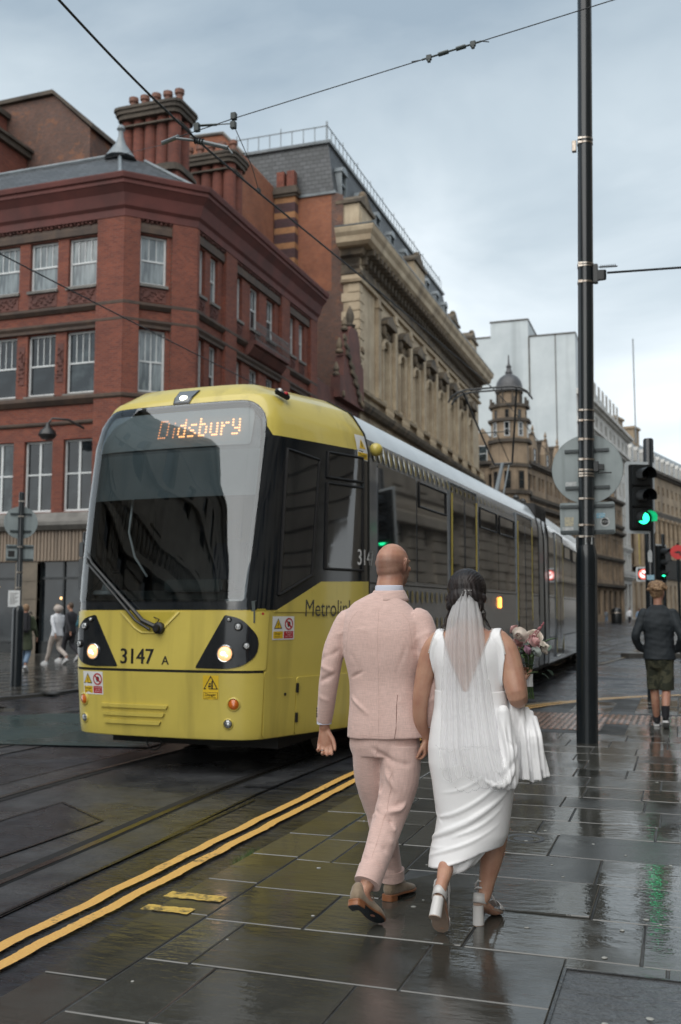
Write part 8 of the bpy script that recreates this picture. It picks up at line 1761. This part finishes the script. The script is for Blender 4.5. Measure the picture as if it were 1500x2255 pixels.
def person(label, loc, yaw, h=1.75, top='jacket_dark', legs='dark_cloth', hair='hair_brown', shoes='trainer_dark', vox=.02, shorts=False, stride=.28, arms='swing', coat=False, group=None, lift=1, curly=False, head_yaw=0.0, sole='trainer_white', elbow_out=.0, lat=1.0):
    r = thing('person', label, 'person', loc, yaw, group); k = h / 1.78; V = lambda x, y, z: (x * k, y * k, z * k); st = stride
    hL, hR = (-.085, 0, .90), (.085, 0, .90)
    kn = {1: (-.09 * lat, .16 * st / .28, .50), -1: (.09 * lat, .02, .49)}; an = {1: (-.09 * lat * lat, st * .95, .09), -1: (.085 * lat * lat, -st * .95, .09 + .13 * lift)}
    mb = MB(); limb(mb, [V(0, -.01, .86), V(0, 0, 1.05), V(0, 0, 1.25), V(0, -.01, 1.40), V(0, 0, 1.50)], [(.14 * k, .09 * k), (.125 * k, .085 * k), (.155 * k, .10 * k), (.16 * k, .09 * k), (.06 * k, .05 * k)], n=16)
    limb(mb, [V(0, -.01, 1.46), V(0, .01, 1.60)], [.052 * k, .052 * k], n=12); head(mb, Vector(V(0, .035, 1.675)), head_yaw, 0, k)
    A = {}
    for s in (-1, 1):
        sw = s * .16 if arms == 'swing' else 0
        if arms == 'pocket': P = [V(s * .17, -.01, 1.42), V(s * (.215 + elbow_out), -.05, 1.26), V(s * (.265 + elbow_out), -.08, 1.13), V(s * (.235 + elbow_out * .5), .02, 1.0), V(s * .17, .10, .93)]
        else: P = [V(s * .17, -.01, 1.42), V(s * .215, sw * .3, 1.28), V(s * .23, sw * .6 - .02, 1.14), V(s * .235, sw * 1.2 + .01, 1.01), V(s * .235, sw * 1.7 + .04, .89)]
        A[s] = P; limb(mb, P, [.038 * k, .038 * k, .036 * k, .032 * k, .024 * k], n=12)
        hand(mb, P[-1], (0, .1, -1), (-s, 0, 0), s, s=k * .95)
    Lg = {}
    for s, i in ((-1, 1), (1, -1)):
        P = [V(s * .088, 0, .90), V(kn[i][0], kn[i][1] * .6, .70), V(*kn[i]), V((kn[i][0] + an[i][0]) / 2, (kn[i][1] + an[i][1]) / 2 - .02, (kn[i][2] + an[i][2]) / 2), V(*an[i])]; Lg[s] = P
        limb(mb, P, [.085 * k, .072 * k, .055 * k, .052 * k, .036 * k], n=14); f = 0 if i == 1 else lift
        limb(mb, [P[-1], V(an[i][0], an[i][1] + .14 * (1 - f * .4), max(.03, an[i][2] - .05 - .06 * f))], [.036 * k, .03 * k], n=12)
    bdy = organic('body', mb, 'skin_tan', min(vox, .014) if vox < .03 else vox * .8, 2, r)
    mb = MB(); g = 1.0 if not coat else 1.05; zb = .84 if not coat else .58
    limb(mb, [V(0, 0, zb), V(0, 0, .95), V(0, 0, 1.1), V(0, 0, 1.27), V(0, 0, 1.40), V(0, 0, 1.47), V(0, .0, 1.52)], [(.20 * k * g, .145 * k), (.185 * k, .135 * k), (.18 * k, .125 * k), (.20 * k, .13 * k), (.19 * k, .11 * k), (.13 * k, .085 * k), (.07 * k, .065 * k)], n=22, cap=False, sq=2.3)
    for s in (-1, 1): limb(mb, A[s][:-1] + [Vector(A[s][-1]) + Vector((0, 0, .02))], [.064 * k, .064 * k, .056 * k, .050 * k, .042 * k], n=14, cap=False); mb.ball(tuple(A[s][0]), (.066 * k, .066 * k, .056 * k), 12)
    organic('jacket', mb, top, vox * .8, 3, r, fn=lambda co, no: .005 * npnoise(co, 17, int(h * 100) % 17) + .003 * npnoise(co, 40, 5))
    mb = MB(); limb(mb, [V(0, 0, .96), V(0, 0, .82)], [(.165 * k, .12 * k), (.17 * k, .125 * k)], n=16)
    for s in (-1, 1):
        P = Lg[s]
        if shorts: q = Vector(P[2]).lerp(Vector(P[1]), -.12); limb(mb, [P[0], P[1], q], [.098 * k, .092 * k, .094 * k], n=16, cap=False)
        else: limb(mb, P[:-1] + [Vector(P[-1]) + Vector((0, 0, .02))], [.105 * k, .09 * k, .074 * k, .066 * k, .060 * k], n=16, cap=False)
    organic('trousers' if not shorts else 'shorts', mb, legs, vox * .8, 3, r, fn=lambda co, no: .004 * npnoise(co, 22, 3))
    for s, i in ((-1, 1), (1, -1)):
        a = Vector(Lg[s][-1]); f = 0 if i == 1 else lift; hl = a + Vector((0, -.055, -.075 + .01 * f)); to = a + Vector((0, .20 - .05 * f, -.075 - .13 * f)); to.z = max(to.z, .012); hl.z = max(hl.z, .014)
        d = (to - hl).normalized(); M = Matrix((Vector((1, 0, 0)), d, Vector((1, 0, 0)).cross(d))).transposed().to_4x4(); M.translation = hl; mb = MB()
        limb(mb, [M @ Vector(p) for p in ((0, .04, .055), (0, .10, .05), (0, .18, .035), (0, .24, .025))], [(.035, .045), (.036, .042), (.042, .03), (.034, .02)], n=12); so_ = organic('shoe', mb, shoes, max(.008, vox * .6), 2, r)
        mb = MB(); mb.prism(rounded([(-.036, 0), (.036, 0), (.046, .19), (.03, .275), (-.03, .275), (-.046, .19)], .02, 3), -.012, .014, M); mb.build('sole', sole, so_)
    mb = MB(); Mh = Matrix.Translation(Vector(V(0, .035, 1.675))) @ Matrix.Rotation(-head_yaw, 4, 'Z') @ Matrix.Scale(k, 4); rr = random.Random(5)
    q_ = 1.1 if curly else 1.0; mb.ball((0, -.018, .030), (.084 * q_, .098 * q_, .088 * q_), 16, Mh); mb.ball((0, -.05, -.02), (.072, .058, .06), 14, Mh)
    if curly:
        for j in range(150):
            a = rr.uniform(0, 6.28); e = rr.uniform(.05, 1.45); mb.ball((.112 * math.cos(a) * math.cos(e), -.015 + .118 * math.sin(a) * math.cos(e), .03 + .105 * math.sin(e)), rr.uniform(.016, .030), 6, Mh)
    organic('hair', mb, hair, min(vox * .7, .008) if vox < .015 else vox * .7, 1, r, fn=lambda co, no: .004 * npnoise(co, 90, 2)); return r
boy = person('teenager with curly fair hair in a dark bomber jacket and camouflage shorts, walking away', (-.27, 13.32, 0), R_(0), 1.80, 'jacket_dark', 'camo', 'hair_blond', vox=.010, shorts=True, stride=.17, arms='pocket', curly=True, head_yaw=.35, lift=.6, elbow_out=.01, lat=.80)
for s in (0, 1):
    mb = MB(); an_ = [(-.058, .163, .10), (.055, -.163, .18)][s]; mb.tube([(an_[0], an_[1], an_[2] - .03), (an_[0], an_[1] + .0, an_[2] + .11)], [.046, .050], 14); mb.build('sock', 'dark_cloth', boy, smooth='auto')
person('person cut by the right picture edge in a dark coat and pale blue jeans', (.33, 13.1, 0), R_(0), 1.68, 'jacket_dark', 'denim_blue', 'hair_brown', 'trainer_white', vox=.016, stride=.2)
pw_ = person('person in pale hooded top and cream trousers striding past the shop on the left', (-16.25, 23.6, 0), R_(72), 1.64, 'white_cloth', 'cream_cloth', 'fur_trim', 'trainer_white', vox=.02, stride=.38)
mb = MB(); mb.ball((0, -.03, 1.52), (.14, .13, .11), 12); mb.build('hood', 'cream_cloth', pw_, smooth=True)
pg_ = person('person in an olive coat and black rucksack behind the left sign post', (-14.95, 20.4, 0), R_(20), 1.62, 'olive_coat', 'denim_blue', 'hair_blond', 'trainer_white', vox=.02, coat=True, stride=.2)
rk = thing('rucksack', 'black rucksack worn on the back of the person in the olive coat', 'bag', (-14.89, 20.24, 1.0), R_(20)); mb = MB(); mb.box((-.17, -.12, -.05), (.17, .06, .42)); mb.build('pack', 'dark_cloth', rk, bevel=.05); mb = MB()
for s in (-1, 1): mb = MB(); mb.tube([(s * .12, .05, .40), (s * .13, .14, .44), (s * .13, .22, .38)], .015, 6); mb.build('strap', 'dark_cloth', rk)
person('person in a teal jacket standing in the dark shop doorway on the left', (-17.75, 27.3, 0), R_(170), 1.75, 'teal_coat', 'dark_cloth', 'hair_brown', vox=.024, stride=.08)
person('person in dark clothes just behind the striding person in the pale hood', (-16.9, 25.2, 0), R_(80), 1.7, 'dark_cloth', 'dark_cloth', 'hair_brown', 'trainer_white', vox=.024, stride=.3)
FG = 'people on the far pavement'
for (x, y, t, l, lab) in ((-8.3, 122, 'grey_cloth', 'denim_blue', 'tiny far walker in a grey top and blue legs left of the litter bin'), (-7.8, 128, 'dark_cloth', 'dark_cloth', 'tiny far walker all in dark clothes beside the pale stone wall'), (-5.2, 112, 'white_cloth', 'dark_cloth', 'tiny far walker with a pale top just right of the litter bin'), (-3.3, 88, 'denim_blue', 'teal_coat', 'far walker in a blue top and teal trousers by the kerb'), (-4.6, 120, 'red_cloth', 'dark_cloth', 'tiny far walker in a red top near the shop doors')):
    person(lab, (x, y, .0), rnd.uniform(-.6, .6), rnd.uniform(1.6, 1.8), t, l, vox=.045, stride=.25, group=FG)
